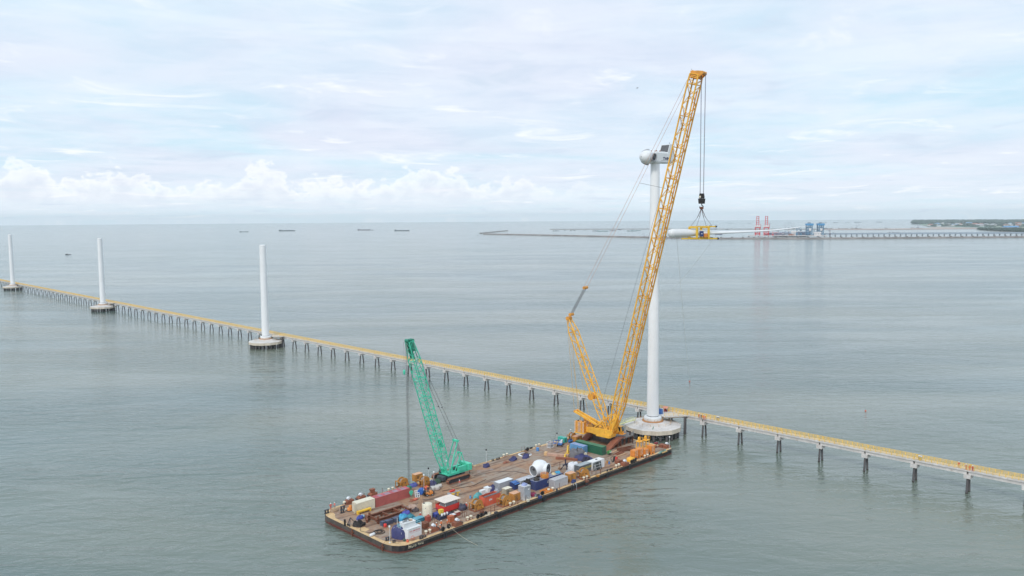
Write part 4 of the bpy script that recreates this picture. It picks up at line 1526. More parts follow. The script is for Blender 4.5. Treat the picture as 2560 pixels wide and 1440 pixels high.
for x in (-1.3, -.45, .45, 1.3):
    m_.bar((x, -.66, .675 + x * .404), (x, .66, .675 + x * .404), .14)
m_.build('welded_frame', WHITE, t_)
MB().box(-1.0, .6, -.5, .5, 0, .12).build('mesh_panel', DARK, t_)
t_ = on_deck('kite_marker', 'green kite-shaped marker board standing by the red container end', 'marker', 1028, 1244, 0)
m_ = MB()
m_.slab([(0, .5), (.75, 1.55), (.45, 2.15), (-.45, 2.15), (-.75, 1.55)], -.06, .06)
m_.build('board', TEAL, t_)
m_ = MB()
m_.bar((0, 0, 0), (0, .1, .9), .1)
m_.bar((0, .1, .9), (0, .9, 0), .08)
m_.build('stand', GREYM, t_)

# forklift
p = P(1071, 1239, DZ)
t_ = thing('forklift', 'black and orange forklift truck parked beside the bulk bags', 'forklift', (p.x, p.y, DZ - .0115), BA + R(160))
MB().slab([(-1.4, .45), (.9, .45), (.9, .95), (-.3, 1.0), (-.5, 1.35), (-1.35, 1.35), (-1.5, .9)], -.6, .6).build('chassis', ORANGE, t_)
MB().slab([(-1.75, .5), (-1.3, .5), (-1.3, 1.4), (-1.7, 1.25)], -.62, .62).build('counterweight', DARK, t_)
m_ = MB()
for y in (-.5, .5):
    m_.bar((-1.1, y, 1.35), (-.9, y, 2.35), .09)
    m_.bar((.6, y, .95), (.3, y, 2.35), .09)
    m_.bar((-.9, y, 2.35), (.3, y, 2.35), .09)
for q in range(5):
    x = -.9 + 1.2 * q / 4
    m_.bar((x, -.5, 2.35), (x, .5, 2.35), .07)
m_.build('overhead_guard', BLACK, t_)
m_ = MB()
for y in (-.4, .4):
    m_.bar((1.05, y, .1), (1.05, y, 2.5), .16, .14)
for z in (.4, 1.4, 2.4):
    m_.bar((1.05, -.4, z), (1.05, .4, z), .12)
m_.build('mast', BLACK, t_)
for y in (-.3, .3):
    MB().slab([(1.2, .2), (2.3, .2), (2.3, .26), (1.28, .32), (1.28, .9), (1.2, .9)], y - .07, y + .07).build('fork', BLACK, t_)
for x, r_ in ((-1.0, .33), (.6, .4)):
    for y in (-.6, .6):
        w_ = MB().cyl((x, y - .14, r_), (x, y + .14, r_), r_, n=16).build('wheel', BLACK, t_)
        MB().cyl((x, y - .15, r_), (x, y + .15, r_), r_ * .5, n=10).build('rim', LGREY, w_)
MB().box(-.6, -.1, -.3, .3, 1.0, 1.15).build('seat', BLACK, t_)
# silver and yellow spreader gear on deck
t_ = on_deck('lifting_gear', 'silver lifting frame on yellow stands behind the kiosk', 'lifting gear', 1133, 1240, 0)
m_ = MB()
m_.bar((-2.2, 0, 1.1), (2.6, -.3, 1.2), .25, .2)
m_.bar((-1.6, .7, 1.0), (1.8, .5, 1.1), .2, .2)
for x in (-1.4, .1, 1.6):
    m_.bar((x, -.5, 1.05), (x, 1.0, 1.05), .16)
m_.build('silver_frame', LGREY, t_)
MB().box(-.7, .9, .2, .8, 1.2, 1.7).build('red_block', RED, t_)
for x in (-.4, 1.5):
    m_ = MB()
    m_.slab([(-.6, 1.0), (.6, 1.0), (.25, .55), (-.25, .55)], -.3, .3)
    m_.bar((0, 0, 0), (0, 0, .55), .22)
    m_.box(-.3, .3, -.3, .3, 0, .05)
    o = m_.build('yellow_stand', YEL, t_)
    o.location = (x, -.3, 0)

# ------------------------------------------------------------------ spare rotor hub
p = P(1350, 1194, DZ)
t_ = thing('rotor_hub', 'white bulbous rotor hub with dark open blade sockets on a black stand', 'rotor hub', (p.x, p.y, DZ - .0115), R(-90))
prof = [(1.5, -2.0), (2.05, -1.5), (2.5, -.6), (2.6, .3), (2.45, 1.3), (1.95, 2.1), (1.1, 2.55), (.0001, 2.7)]
ax = Vector((0, 0, 1))
hc = Vector((0, 0, 3.0))
sh = MB().lathe(prof, n=40, c=hc, axis=ax).build('shell', WHITE, t_)
for k in range(3):
    a_ = R((-28, -138, 102)[k] + 90)
    d = Vector((math.cos(a_), math.sin(a_), .05 if k == 0 else -.08)).normalized()
    c = hc.copy()
    MB().lathe([(1.85, 1.5), (1.85, 2.98), (1.74, 3.06), (1.6, 3.0), (1.6, 2.6)], n=36, c=c, axis=d).build('blade_socket', WHITE, t_)
    MB().lathe([(1.61, 2.64), (.0001, 2.66)], n=32, c=c, axis=d).build('socket_cavity', mat('socket_dark', (128, 134, 138), .6, var=.2), t_)
    MB().cyl(c + d * 2.6 + Vector((0, 0, .5)), c + d * 2.95 + Vector((0, 0, .5)), .4, n=14).build('pitch_motor', DARK, t_)
    MB().lathe([(1.59, 2.6), (1.59, 2.85), (1.4, 2.86), (1.4, 2.6)], n=32, c=c, axis=d).build('bearing_ring', DARK if k == 0 else GREYM, t_)
MB().lathe([(1.35, -2.3), (1.35, -2.0)], n=28, c=hc, axis=ax).build('main_flange', DARK, t_)
m_ = MB()
for a in range(6):
    t0 = a * math.pi / 3
    m_.bar((2.3 * math.cos(t0), 2.3 * math.sin(t0), 0), (1.2 * math.cos(t0), 1.2 * math.sin(t0), 1.3), .22)
m_.lathe([(1.5, .6), (1.5, 1.0)], n=18)
m_.lathe([(2.4, 0), (2.4, .18), (2.1, .18)], n=18)
m_.build('transport_stand', DARK, t_)
for x, y in ((2.3, 2.0), (-2.4, -.6)):
    m_ = MB()
    for q in (0, .8):
        m_.bar((x, y + q, 0), (x, y + q, 2.6), .09)
        m_.bar((x + .8, y + q, 0), (x + .8, y + q, 2.6), .09)
    for z in (.9, 1.7, 2.5):
        m_.bar((x, y, z), (x, y + .8, z), .07)
        m_.bar((x + .8, y, z), (x + .8, y + .8, z), .07)
        m_.bar((x, y, z), (x + .8, y, z), .07)
    m_.build('access_stair', BLACK, t_)

# things on the navy container roof
zc = 2.655
c = bw(UN + 1.6, VN + 1.25, zc - .012)
t_ = thing('hose_pile', 'tangled black hoses and chain piled on the navy container roof', 'hoses', tuple(c), BA)
for k in range(9):
    pts = []
    ph = rng.uniform(0, 6)
    for i in range(14):
        a = ph + i * .5
        pts.append((rng.uniform(.5, 1.1) * math.cos(a), .95 * math.sin(a) * rng.uniform(.6, 1), .1 + .06 * k + .12 * math.sin(i * 1.7 + k)))
    MB().tube(pts, .075, n=5).build('hose', DARK if k % 3 else mat('olive_chain', (110, 104, 84), .7, var=.3), t_)
c = bw(UN + 5.2, VN + 1.25, zc - .012)
t_ = thing('wire_basket', 'round orange wire basket standing on the navy container roof', 'basket', tuple(c), BA)
m_ = MB()
for z in (.06, .5, .95, 1.3):
    m_.tube([(1.2 * math.cos(2 * math.pi * i / 20), 1.2 * math.sin(2 * math.pi * i / 20), z) for i in range(21)], .07, n=5)
m_.build('hoop', ORANGE, t_)
m_ = MB()
for i in range(16):
    a = 2 * math.pi * i / 16
    m_.bar((1.2 * math.cos(a), 1.2 * math.sin(a), 0), (1.2 * math.cos(a), 1.2 * math.sin(a), 1.3), .07)
m_.build('bar', ORANGE, t_)
MB().heap(1.05, 1.05, .9, seed=61, rough=.3).build('contents', mat('yellow_straps', (232, 176, 70), .7, var=.3), t_)
for du, dv, rx, ry, h, mt, lab, sd_ in ((9.3, 1.2, .7, .6, .5, mat('cream_sheet', (222, 204, 160), .7, var=.2), 'cream cloth bundle on the navy container roof', 62),
                                    (11.2, 1.3, .8, 1.0, .5, CYAN, 'cyan sheet on the far end of the navy container roof', 63)):
    o = MB().heap(rx, ry, h, seed=sd_, rough=.4).build('cloth_bundle', mt, None, tuple(bw(UN + du, VN + dv, zc - .012)), BA)
    tag(o, lab, 'cloth')
heap_thing('tarpaulin_heap', 'grey plastic sheeting beyond the navy container end', 'tarpaulin', 1424, 1191, 1.9, 1.3, 1.6, mat('silver_sheet', (178, 186, 194), .4, var=.25), 64)
heap_thing('tarpaulin_heap', 'black rubber heap behind the tall grey box', 'tarpaulin', 1318, 1222, 1.5, 1.1, 2.6, BLACK, 65, rough=.4)
heap_thing('bag_heap', 'red and violet bags on deck beside the tall grey box', 'bags', 1333, 1239, .9, .7, .9, mat('red_violet_bags', (176, 52, 96), .7, var=.4), 66)
# orange flat frame
t_ = on_deck('lifting_grillage', 'orange rectangular steel frame lying flat in front of the navy container', 'frame', 1366, 1229, 0)
for y in (-1.0, 1.0):
    MB().box(-1.7, 1.7, y - .14, y + .14, .1, .5).build('long_rail', ORANGE, t_)
for x in (-1.55, 0, 1.55):
    MB().box(x - .14, x + .14, -.855, .855, .12, .46).build('cross_rail', ORANGE, t_)
for x in (-1.5, 1.5):
    for y in (-1.0, 1.0):
        MB().box(x - .18, x + .18, y - .18, y + .18, 0, .098).build('foot', ORANGE, t_)
# navy outboard pump
t_ = on_deck('deck_pump', 'blue deck pump on legs at the barge edge before the ochre power pack', 'pump', 1434, 1212, 0)
MB().cyl((-.7, 0, 1.0), (.7, 0, 1.0), .42, n=14).build('motor', NAVY, t_)
MB().box(-.4, .6, -.35, .35, 1.3, 1.65).build('head', NAVY, t_)
m_ = MB()
for x in (-.5, .5):
    m_.bar((x, -.4, 0), (x, -.3, .7), .1)
    m_.bar((x, .4, 0), (x, .3, .7), .1)
m_.build('leg', WHITE, t_)
MB().cyl((.0, -1.2, 1.0), (.0, -1.25, -1.4), .07, n=6).build('suction_pipe', LGREY, t_)
# black tripod spreaders
t_ = on_deck('tripod_spreader', 'dark navy tripod lifting spreader standing between hub and white bundle', 'spreader', 1414, 1175, 0)
m_ = MB()
for a in (0, 2.1, 4.2):
    m_.bar((1.7 * math.cos(a), 1.7 * math.sin(a), 0), (.3 * math.cos(a), .3 * math.sin(a), 1.8), .22)
m_.build('leg', mat('dark_navy_steel', (40, 42, 70), .5, var=.2), t_)
MB().box(-1.2, 1.4, -.25, .25, 1.7, 2.05).build('beam', MATS['dark_navy_steel'], t_)
MB().bar((0, 0, 2.05), (0, .1, 3.6), .3).build('mast', MATS['dark_navy_steel'], t_)
MB().bar((-1.9, .8, 0), (-1.9, .8, 3.0), .12).build('side_post', RUST, t_)
heap_thing('tarpaulin_heap', 'big white tarpaulin bundle against the dark grey container end', 'tarpaulin', 1434, 1174, 2.2, 1.5, 2.2, mat('white_tarpaulin', (224, 228, 234), .55, var=.08), 71, rough=.3, flat=.3, sq=3)
heap_thing('tarpaulin_heap', 'large grey mesh tarpaulin mound before the sky blue container', 'tarpaulin', 1443, 1142, 2.9, 2.0, 2.6, GREYT, 72, rough=.35)
heap_thing('tarpaulin_heap', 'navy net-covered mound in front of the grey mesh mound', 'tarpaulin', 1459, 1150, 3.0, 1.5, 1.5, NAVYT, 73, rot=-62, rough=.4)
heap_thing('tarpaulin_heap', 'dark navy webbing heap beside the white container roof', 'tarpaulin', 1466, 1154, 1.6, 1.3, 1.3, mat('dark_webbing', (50, 48, 72), .8, var=.3), 74, rough=.5)
small_box('crate', 'white plastic tank crate beside the navy net-covered mound', 'crate', 1461, 1141, 1.3, 1.2, 1.2, CREAM)
# packaged timber and yellow clamps
t_ = on_deck('timber_pack', 'pale timber pack lying across the deck under a yellow clamp', 'timber', 1396, 1140, -62)
for k in range(3):
    MB().box(-4.3, 3.6, -.6 + .42 * k, -.22 + .42 * k, 0, .75).build('timber', mat('pinkish_timber', (196, 158, 136), .75, var=.2), t_)
MB().box(-5.0, -4.0, -.75, .75, 0, 1.1).build('crate_end', mat('plywood', (218, 176, 122), .7, var=.12), t_)
t_ = on_deck('timber_pack', 'rust brown beam pack in front of the pale timber pack', 'timber', 1417, 1149, -62)
for k in range(2):
    MB().box(-3.8, 3.8, -.5 + .52 * k, -.02 + .52 * k, 0, .7).build('beam', RUSTL, t_)
for (px, py, lab, h) in ((1420, 1132, 'tall bright yellow lifting clamp beside the grey mesh mound', 2.6), (1413, 1146, 'low yellow lifting clamp straddling the beam packs', 1.5)):
    t_ = on_deck('lifting_clamp', lab, 'clamp', px, py, 25)
    m_ = MB()
    m_.slab([(-1.2, 0), (-.7, 0), (-.35, h * .45), (.35, h * .45), (.7, 0), (1.2, 0), (.6, h * .62), (.45, h), (-.45, h), (-.6, h * .62)], -.22, .22)
    m_.build('clamp_body', YEL, t_)
    m_ = MB()
    for x in (-.9, .9):
        m_.bar((x, -.8, .12), (x, .8, .12), .22)
    m_.build('foot_bar', YEL, t_)
# boom lift
t_ = on_deck('boom_lift', 'blue boom lift with white engine cover parked near the far edge', 'boom lift', 1401, 1114, 30)
MB().box(-1.3, 1.3, -.8, .8, .5, 1.0).build('chassis', BLUE, t_)
for x in (-.95, .95):
    for y in (-.85, .85):
        w_ = MB().cyl((x, y - .17, .45), (x, y + .17, .45), .45, n=16).build('wheel', BLACK, t_)
        MB().cyl((x, y - .18, .45), (x, y + .18, .45), .22, n=10).build('rim', WHITE, w_)
MB().box(-.2, 1.4, -.6, .6, 1.02, 1.9).build('engine_cover', WHITE, t_)
MB().bar((.6, 0, 1.9), (-2.9, 1.2, 2.6), .32, .36).build('boom', BLUE, t_)
m_ = MB()
m_.box(-3.9, -2.9, .8, 1.9, 1.7, 1.8)
for x in (-3.9, -2.9):
    for y in (.8, 1.9):
        m_.bar((x, y, 1.8), (x, y, 2.85), .07)
for z in (2.3, 2.85):
    m_.bar((-3.9, .8, z), (-2.9, .8, z), .06)
    m_.bar((-3.9, 1.9, z), (-2.9, 1.9, z), .06)
    m_.bar((-3.9, .8, z), (-3.9, 1.9, z), .06)
m_.build('basket', BLUE, t_)
t_ = on_deck('gas_rack', 'rack of tall grey gas cylinders with red caps at the far edge', 'gas rack', 1376, 1118, 0)
for i in range(4):
    for j in range(3):
        c = MB().lathe([(.16, 0.1), (.16, 1.55), (.06, 1.75), (.06, 1.85)], n=10, c=(-.7 + .45 * i, -.5 + .45 * j, 0)).build('gas_cylinder', LGREY, t_)
        if (i + j) % 3 == 0:
            MB().lathe([(.1, 1.853), (.1, 2.0)], n=8, c=(-.7 + .45 * i, -.5 + .45 * j, 0)).build('red_cap', RED, c)
m_ = MB()
for x in (-1, .95):
    for y in (-.8, .75):
        m_.bar((x, y, 0), (x, y, 2.2), .1)
    m_.bar((x, -.8, 1.2), (x, .75, 1.2), .08)
for y in (-.8, .75):
    m_.bar((-1, y, 1.2), (.95, y, 1.2), .08)
    m_.bar((-1, y, 2.15), (.95, y, 2.15), .08)
m_.box(-1.05, 1.0, -.85, .8, .02, .097)
m_.build('rack_frame', WHITE, t_)
t_ = on_deck('air_compressor', 'small blue compressor beside the sky blue container', 'compressor', 1426, 1107, 0)
MB().cyl((-.8, 0, .75), (.8, 0, .75), .5, n=16).build('receiver', BLUE, t_)
MB().box(-.4, .5, -.35, .35, 1.15, 1.6).build('motor', DARK, t_)
for x in (-.5, .5):
    MB().box(x - .08, x + .08, -.45, .45, 0, .4).build('foot', DARK, t_)
t_ = on_deck('air_compressor', 'small green machine at the corner of the dark green container', 'compressor', 1523, 1136, 0)
MB().lathe([(.55, -.6), (.6, 0), (.55, .6)], n=16, c=(0, 0, .85), axis=(1, 0, 0)).build('receiver', mat('leaf_green_paint', (74, 146, 76), .5, var=.15), t_)
for x in (-.35, .35):
    MB().cyl((x, -.62, .9), (x, -.75, .9), .2, n=10).build('gauge', WHITE, t_)
    MB().box(x - .1, x + .1, -.5, .5, 0, .45).build('foot', DARK, t_)
# heaps along the far edge
for px, py, rx, ry, h, lab, sd_ in ((1217, 1167, 1.4, .9, .9, 'small navy tarpaulin heap lying alone on the open brown deck', 81),
                                 (1283, 1150, 1.4, 1.0, .9, 'navy tarpaulin heap with a loose tail near the cable mat', 82),
                                 (1315, 1144, 1.5, 1.0, 1.1, 'peaked navy tarpaulin heap next to the cable mat', 83)):
    heap_thing('tarpaulin_heap', lab, 'tarpaulin', px, py, rx, ry, h, NAVYT, sd_, rough=.5)
t_ = on_deck('cable_mat', 'oval mat of dark cables on a white sheet at the far edge', 'cables', 1312, 1136, 0)
MB().lathe([(2.4, 0), (2.4, .03), (.0001, .04)], n=28).build('sheet', WHITE, t_)
for k in range(7):
    MB().tube([(-2.0 + .1 * k + .45 * i, -1.2 + .38 * k + .12 * math.sin(i * 1.3 + k), .12) for i in range(9)], .09, n=5).build('cable', DARK if k % 2 else mat('brown_cable', (150, 116, 78), .7, var=.2), t_)
t_ = on_deck('oil_drum', 'single bright blue steel drum near the far edge', 'drum', 1344, 1127, 0)
MB().lathe([(.5, 0), (.52, .3), (.5, .6), (.52, .9), (.5, 1.2)], n=18).build('drum_body', mat('steel_drum_blue', (70, 138, 206), .45, var=.1), t_)
MB().lathe([(.45, 1.203), (.45, 1.23)], n=18).build('lid', SKYB, t_)
for px, py, r_, lab in ((1262, 1157, 12, 'loose rusty plates on the open deck'), (1268, 1155, 40, 'loose rusty plate near the navy heaps'), (1030, 1252, 20, 'rusty plate by the end of the red container')):
    t_ = on_deck('steel_plate', lab, 'plate', px, py, r_)
    place(plate_me, 'plate', t_)
    place(plate_me, 'plate', t_, (.3, .25, .062), (0, 0, .5), (.8, .8, 1))
t_ = on_deck('tarpaulin_tray', 'orange plastic tray beside the rusty plate at the red container end', 'tray', 1038, 1250, 20)
MB().slab([(-.6, .05), (.6, .05), (.75, .4), (-.75, .4)], -.45, .45).build('tray', ORCON, t_)
MB().box(-.55, .55, -.4, .4, 0, .048).build('base', RUST, t_)
# bow small fittings: extinguishers, fenders, buoys
for k, (px, py, mt, lab, s) in enumerate(((963, 1317, RED, 'red fire extinguisher on the bow deck beside the wrapped beam', 1.3), (1019, 1281.5, RED, 'red fire extinguisher among the sacks', 1.2),
                                        (984, 1343, LGREY, 'pale round capstan at the bow corner', 1.4), (1011, 1353, mat('bottle_green', (70, 92, 80), .6), 'dull green bitt post by the painted name', 1.0),
                                        (1019, 1355, ORCON, 'orange float on the margin in front of the deckhouse', .9))):
    t_ = on_deck('deck_fitting', lab, 'extinguisher' if mt is RED else 'deck fitting', px, py, 0)
    MB().lathe([(.3 * s, 0), (.33 * s, .1), (.33 * s, .55 * s), (.2 * s, .72 * s), (.0001, .75 * s)], n=14).build('body', mt, t_)
    MB().lathe([(.12 * s, .75 * s), (.14 * s, .85 * s), (.0001, .9 * s)], n=8).build('cap', DARK, t_)
t_ = on_deck('gas_bottle', 'white gas bottle lying on the bow margin', 'gas bottle', 931, 1340, 10)
MB().lathe([(.2, -.9), (.38, -.7), (.38, .7), (.2, .9)], n=14, c=(0, 0, .4), axis=(1, 0, 0)).build('bottle', WHITE, t_)
MB().box(-.5, .5, -.3, .3, -.002, .1).build('chock', WOOD, t_)
heap_thing('rope_pile', 'dirty cream rope pile beside the tyres on the near edge', 'rope', 1220, 1287, 1.2, .5, .45, mat('dirty_rope', (196, 182, 156), .85, var=.2), 91, rough=.5)
heap_thing('rope_pile', 'dirty brown rope pile at the far bow corner', 'rope', 836, 1278, 1.3, .8, .5, mat('brown_rope', (170, 142, 112), .85, var=.25), 92, rough=.5)
t_ = on_deck('orange_frame', 'small orange tube frame on the margin before the deckhouse', 'frame', 1031.5, 1351, 0)
m_ = MB()
m_.tube([(-.5, 0, 0), (-.5, 0, 1.0), (0, 0, 1.2), (.5, 0, 1.0), (.5, 0, 0)], .06, n=6)
m_.bar((-.5, 0, .5), (.5, 0, .5), .06)
m_.build('tube', ORCON, t_)
# ------------------------------------------------------------------ hoses, pallets and small gear left about the deck
def deck_line(name, label, cat, pxs, r_, mt):
    pts = []
    for (a, b), (c, d) in zip(pxs, pxs[1:]):
        for k in range(6):
            q = k / 6
            p = P(a + (c - a) * q, b + (d - b) * q, DZ)
            pts.append(Vector((p.x, p.y, DZ + r_ - .011)) + Vector((rng.uniform(-.12, .12), rng.uniform(-.12, .12), 0)))
    o = MB().tube(pts, r_, n=5).build(name, mt)
    return tag(o, label, cat)


deck_line('deck_hose', 'black hose trailing along the open deck beside the green crane track', 'hose', [(1106, 1228), (1140, 1222), (1185, 1214), (1220, 1196)], .07, BLACK)
deck_line('deck_hose', 'dark cable crossing the deck from the winch behind the red container', 'cable', [(1040, 1248), (1075, 1250), (1105, 1244), (1140, 1230)], .06, DARK)
deck_line('deck_hose', 'red-brown wire lying along the near edge past the ochre winches', 'cable', [(1180, 1290), (1225, 1277), (1262, 1272), (1305, 1254)], .06, RUST)
deck_line('deck_hose', 'thin dark cable lying along the near edge by the white container', 'cable', [(1478, 1190), (1500, 1183), (1528, 1172), (1560, 1162)], .06, DARK)
deck_line('deck_hose', 'black hose lying between the tank and the rusty cradle', 'hose', [(960, 1290), (985, 1293), (1010, 1300), (1040, 1290)], .06, BLACK)
deck_line('deck_hose', 'dark wire running across the deck towards the rotor hub', 'cable', [(1185, 1190), (1230, 1180), (1285, 1178), (1330, 1187)], .06, DARK)
deck_line('deck_hose', 'rusty wire lying along the far margin behind the navy heaps', 'cable', [(1190, 1163), (1240, 1149), (1290, 1135), (1330, 1122)], .06, RUST)
for px, py, n_, rot, lab in ((1190, 1250, 3, 10, 'stack of timber pallets behind the ochre winch near the kiosk'), (1247, 1247, 2, 0, 'low stack of pallets between the winches'),
                           (1400, 1172, 4, 25, 'stack of timber pallets near the tripod spreader'), (1380, 1165, 2, 60, 'two pallets lying near the rotor hub'),
                           (1003, 1266, 3, 5, 'stack of pallets beside the red container'), (1497, 1160, 2, 12, 'two pallets beyond the white container'),
                           (1150, 1282, 2, 30, 'two pallets beside the kiosk bench')):
    t_ = on_deck('pallet_stack', lab, 'pallets', px, py, rot)
    for k in range(n_):
        m_ = MB()
        for q in range(5):
            m_.box(-.6, .6, -.5 + .22 * q, -.5 + .22 * q + .14, .1, .125)
        for x in (-.5, -.08, .34):
            m_.box(x, x + .16, -.5, .52, 0, .097)
        m_.build('pallet', WOOD, t_).location = (0.04 * (k % 2), .03 * k, .128 * k)
for px, py, mt, lab in ((1245, 1240, BLUE, 'blue drum between the orange red container and the cream roofed box'), (1249, 1241, RED, 'red drum beside the blue one near the cream roofed box'), (1339, 1242, GREYM, 'grey drum at the navy container corner'),
                      (1392, 1229, DARK, 'dark drum in front of the pale grey container'), (1176, 1246, SKYB, 'pale blue drum behind the ochre winch near the kiosk'),
                      (1518, 1158, OCHRE, 'ochre drum beyond the white container'), (1523, 1160, BLUE, 'blue drum beyond the white container')):
    t_ = on_deck('oil_drum', lab, 'drum', px, py, 0)
    MB().lathe([(.29, 0), (.3, .28), (.29, .3), (.3, .58), (.29, .6), (.3, .88)], n=14).build('drum_body', mt, t_)
    MB().lathe([(.26, .883), (.26, .9)], n=14).build('lid', DARK, t_)
for k, (px, py, L_, W_, H_, mt, lab) in enumerate(((1205, 1283, 1.0, .7, .6, RUST, 'small rusty box on the margin by the tyres'), (1290, 1251, .9, .7, .7, DARK, 'small dark box behind the white bollards by the tall grey box'),
                                               (1320, 1254, .8, .6, .6, CREAM, 'small cream box at the foot of the white pipe cage'), (1350, 1246, 1.0, .7, .7, NAVY, 'small navy chest before the navy container'),
                                               (1468, 1206, 1.1, .8, .5, RUST, 'small rusty tray by the bollards near the wide winch'), (1495, 1192, .9, .7, .5, OCHRE, 'small ochre chest on the near margin'),
                                               (1600, 1152, 1.2, .6, .4, WOOD, 'short timber chocks before the orange weights'), (1240, 1284, .9, .6, .5, DARK, 'small dark chest on the margin between bollards'))):
    small_box('deck_chest', lab, 'chest', px, py, L_, W_, H_, mt)
# ------------------------------------------------------------------ lattice booms
def lattice_section(s0, s1, size0, size1, base, d, n_, chord, lace, bays, side=Vector((0, 1, 0))):
    """four chords and zigzag lacing between stations s0 and s1 along d; size = (width along y, depth along n_)"""
    m_ = MB()

    def corner(s, q, i, j):
        w_ = size0[0] + (size1[0] - size0[0]) * q
        h_ = size0[1] + (size1[1] - size0[1]) * q
        return base + d * s + side * (i * w_ / 2) + n_ * (j * h_ / 2)
    cs = ((-1, -1), (1, -1), (1, 1), (-1, 1))
    for i, j in cs:
        m_.cyl(corner(s0, 0, i, j), corner(s1, 1, i, j), chord, n=6, caps=False)
    for k in range(bays):
        q0, q1 = k / bays, (k + 1) / bays
        sa, sb = s0 + (s1 - s0) * q0, s0 + (s1 - s0) * q1
        for e in range(4):
            a, b = cs[e], cs[(e + 1) % 4]
            if (k + e) % 2:
                a, b = b, a
            m_.bar(corner(sa, q0, *a), corner(sb, q1, *b), lace)
    for q, s in ((0, s0), (1, s1)):
        for e in range(4):
            m_.bar(corner(s + (.01 if q == 0 else -.01), q, *cs[e]), corner(s + (.01 if q == 0 else -.01), q, *cs[(e + 1) % 4]), lace * 1.25)
    return m_


def lattice_boom(parent, name, base, tip, width, depth, foot, head, n_sec, chord, lace, mt, foot_size=(.55, .5), head_size=(.6, .5), wide_foot=True, bay=1.15):
    base, tip = Vector(base), Vector(tip)
    d = tip - base
    L = d.length
    d.normalize()
    n_ = d.cross(Vector((0, 1, 0))).normalized()
    fs = (width, depth * foot_size[1]) if wide_foot else (width * foot_size[0], depth * foot_size[1])
    root = lattice_section(0, foot, fs, (width, depth), base, d, n_, chord, lace, max(3, int(foot / (depth * bay)))).build(name, mt, parent)
    mid = L - foot - head
    for k in range(n_sec):
        a, b = foot + mid * k / n_sec, foot + mid * (k + 1) / n_sec
        lattice_section(a, b, (width, depth), (width, depth), base, d, n_, chord, lace, max(2, round((b - a) / (depth * bay)))).build('boom_section', mt, root)
    lattice_section(L - head, L, (width, depth), (width * head_size[0], depth * head_size[1]), base, d, n_, chord, lace, max(2, int(head / (depth * bay)))).build('boom_head', mt, root)
    return root, d, n_, L


def reach(F, dirv, px, py):
    """distance along dirv and height at which a point over that line shows at the pixel"""
    lo, hi = -60.0, 80.0
    s = 1 if pix(F + dirv * 1.0)[0] > pix(F)[0] else -1
    z = F.z
    for _ in range(3):
        lo, hi = -60.0, 80.0
        for _i in range(50):
            m = (lo + hi) / 2
            q = F + dirv * m
            x = pix((q.x, q.y, z))[0]
            if (x - px) * s < 0:
                lo = m
            else:
                hi = m
        q = F + dirv * lo
        z = height_at((q.x, q.y), py)
    return lo, z


# ------------------------------------------------------------------ steel platform, ramps under the big crane
CR_Z = 2.9
ur, vr = uvp(1520, 1127)
ur2, vr2 = uvp(1459, 1104)
pl = thing('crane_platform', 'dark grey octagonal steel platform under the big yellow crane', 'platform', tuple(bw(ur + 7.2, vr - .3, -.0115)), BA)
Wp = vr2 - vr + 2.2
poly = [(0, 1.5), (1.5, 0), (7.5, 0), (9.0, 1.5), (9.0, Wp - 1.5), (7.5, Wp), (1.5, Wp), (0, Wp - 1.5)]
MB().prism(poly, CR_Z - .35, CR_Z).build('top_plate', mat('platform_grey', (120, 118, 116), .7, var=.2, rust=.15), pl)
MB().box(.4, 8.0, 2.4, Wp - 2.4, 0, CR_Z - .353).build('skirt', mat('platform_dark', (104, 106, 108), .7, var=.25, rust=.1), pl)
for x in (.6, 3.0, 5.4, 7.8):
    for y in (.8, Wp - .8):
        MB().box(x - .25, x + .25, y - .25, y + .25, 0, CR_Z - .353).build('leg', RUST, pl)
m_ = MB()
for i in range(8):
    a, b = Vector((*poly[i], CR_Z)), Vector((*poly[(i + 1) % 8], CR_Z))
    if i in (0, 1, 2):
        for q in range(4):
            c0 = a.lerp(b, q / 3)
            m_.bar(c0, c0 + Vector((0, 0, 1.1)), .06)
        m_.bar(a + Vector((0, 0, 1.1)), b + Vector((0, 0, 1.1)), .06)
m_.build('edge_railing', GREYM, pl)
m_ = MB()
for x in (-.15, .55):
    m_.bar((-.9, 4.0 + x, 0), (.2, 4.0 + x, CR_Z + .9), .1)
for q in range(8):
    m_.bar((-.9 + 1.1 * q / 9, 3.85, .2 + .42 * q), (-.9 + 1.1 * q / 9, 4.55, .2 + .42 * q), .07)
m_.build('access_ladder', GREYM, pl)
for (u_, v_, lab) in ((ur, vr, 'rust red plate ramp up to the crane platform on the near side'), (ur2, vr2 - .3, 'rust red plate ramp up to the crane platform on the far side')):
    rt = thing('access_ramp', lab, 'ramp', tuple(bw(u_, v_, -.0115)), BA, 'rust red ramps up to the crane platform')
    m_ = MB()
    m_.slab([(0, 0), (.6, 0), (7.1, CR_Z - .5), (7.1, CR_Z + .25), (4.6, CR_Z - .35)], -.3, 2.1)
    m_.build('ramp_plate', RUSTL, rt)
    MB().box(3.2, 3.8, .1, 1.7, 0, 1.2).build('trestle', RUST, rt)
    MB().box(5.6, 6.2, .1, 1.7, 0, 2.05).build('trestle', RUST, rt)
    MB().box(7.15, 10.0, -.3, 2.1, CR_Z + .012, CR_Z + .2).build('landing_plate', RUSTL, rt)

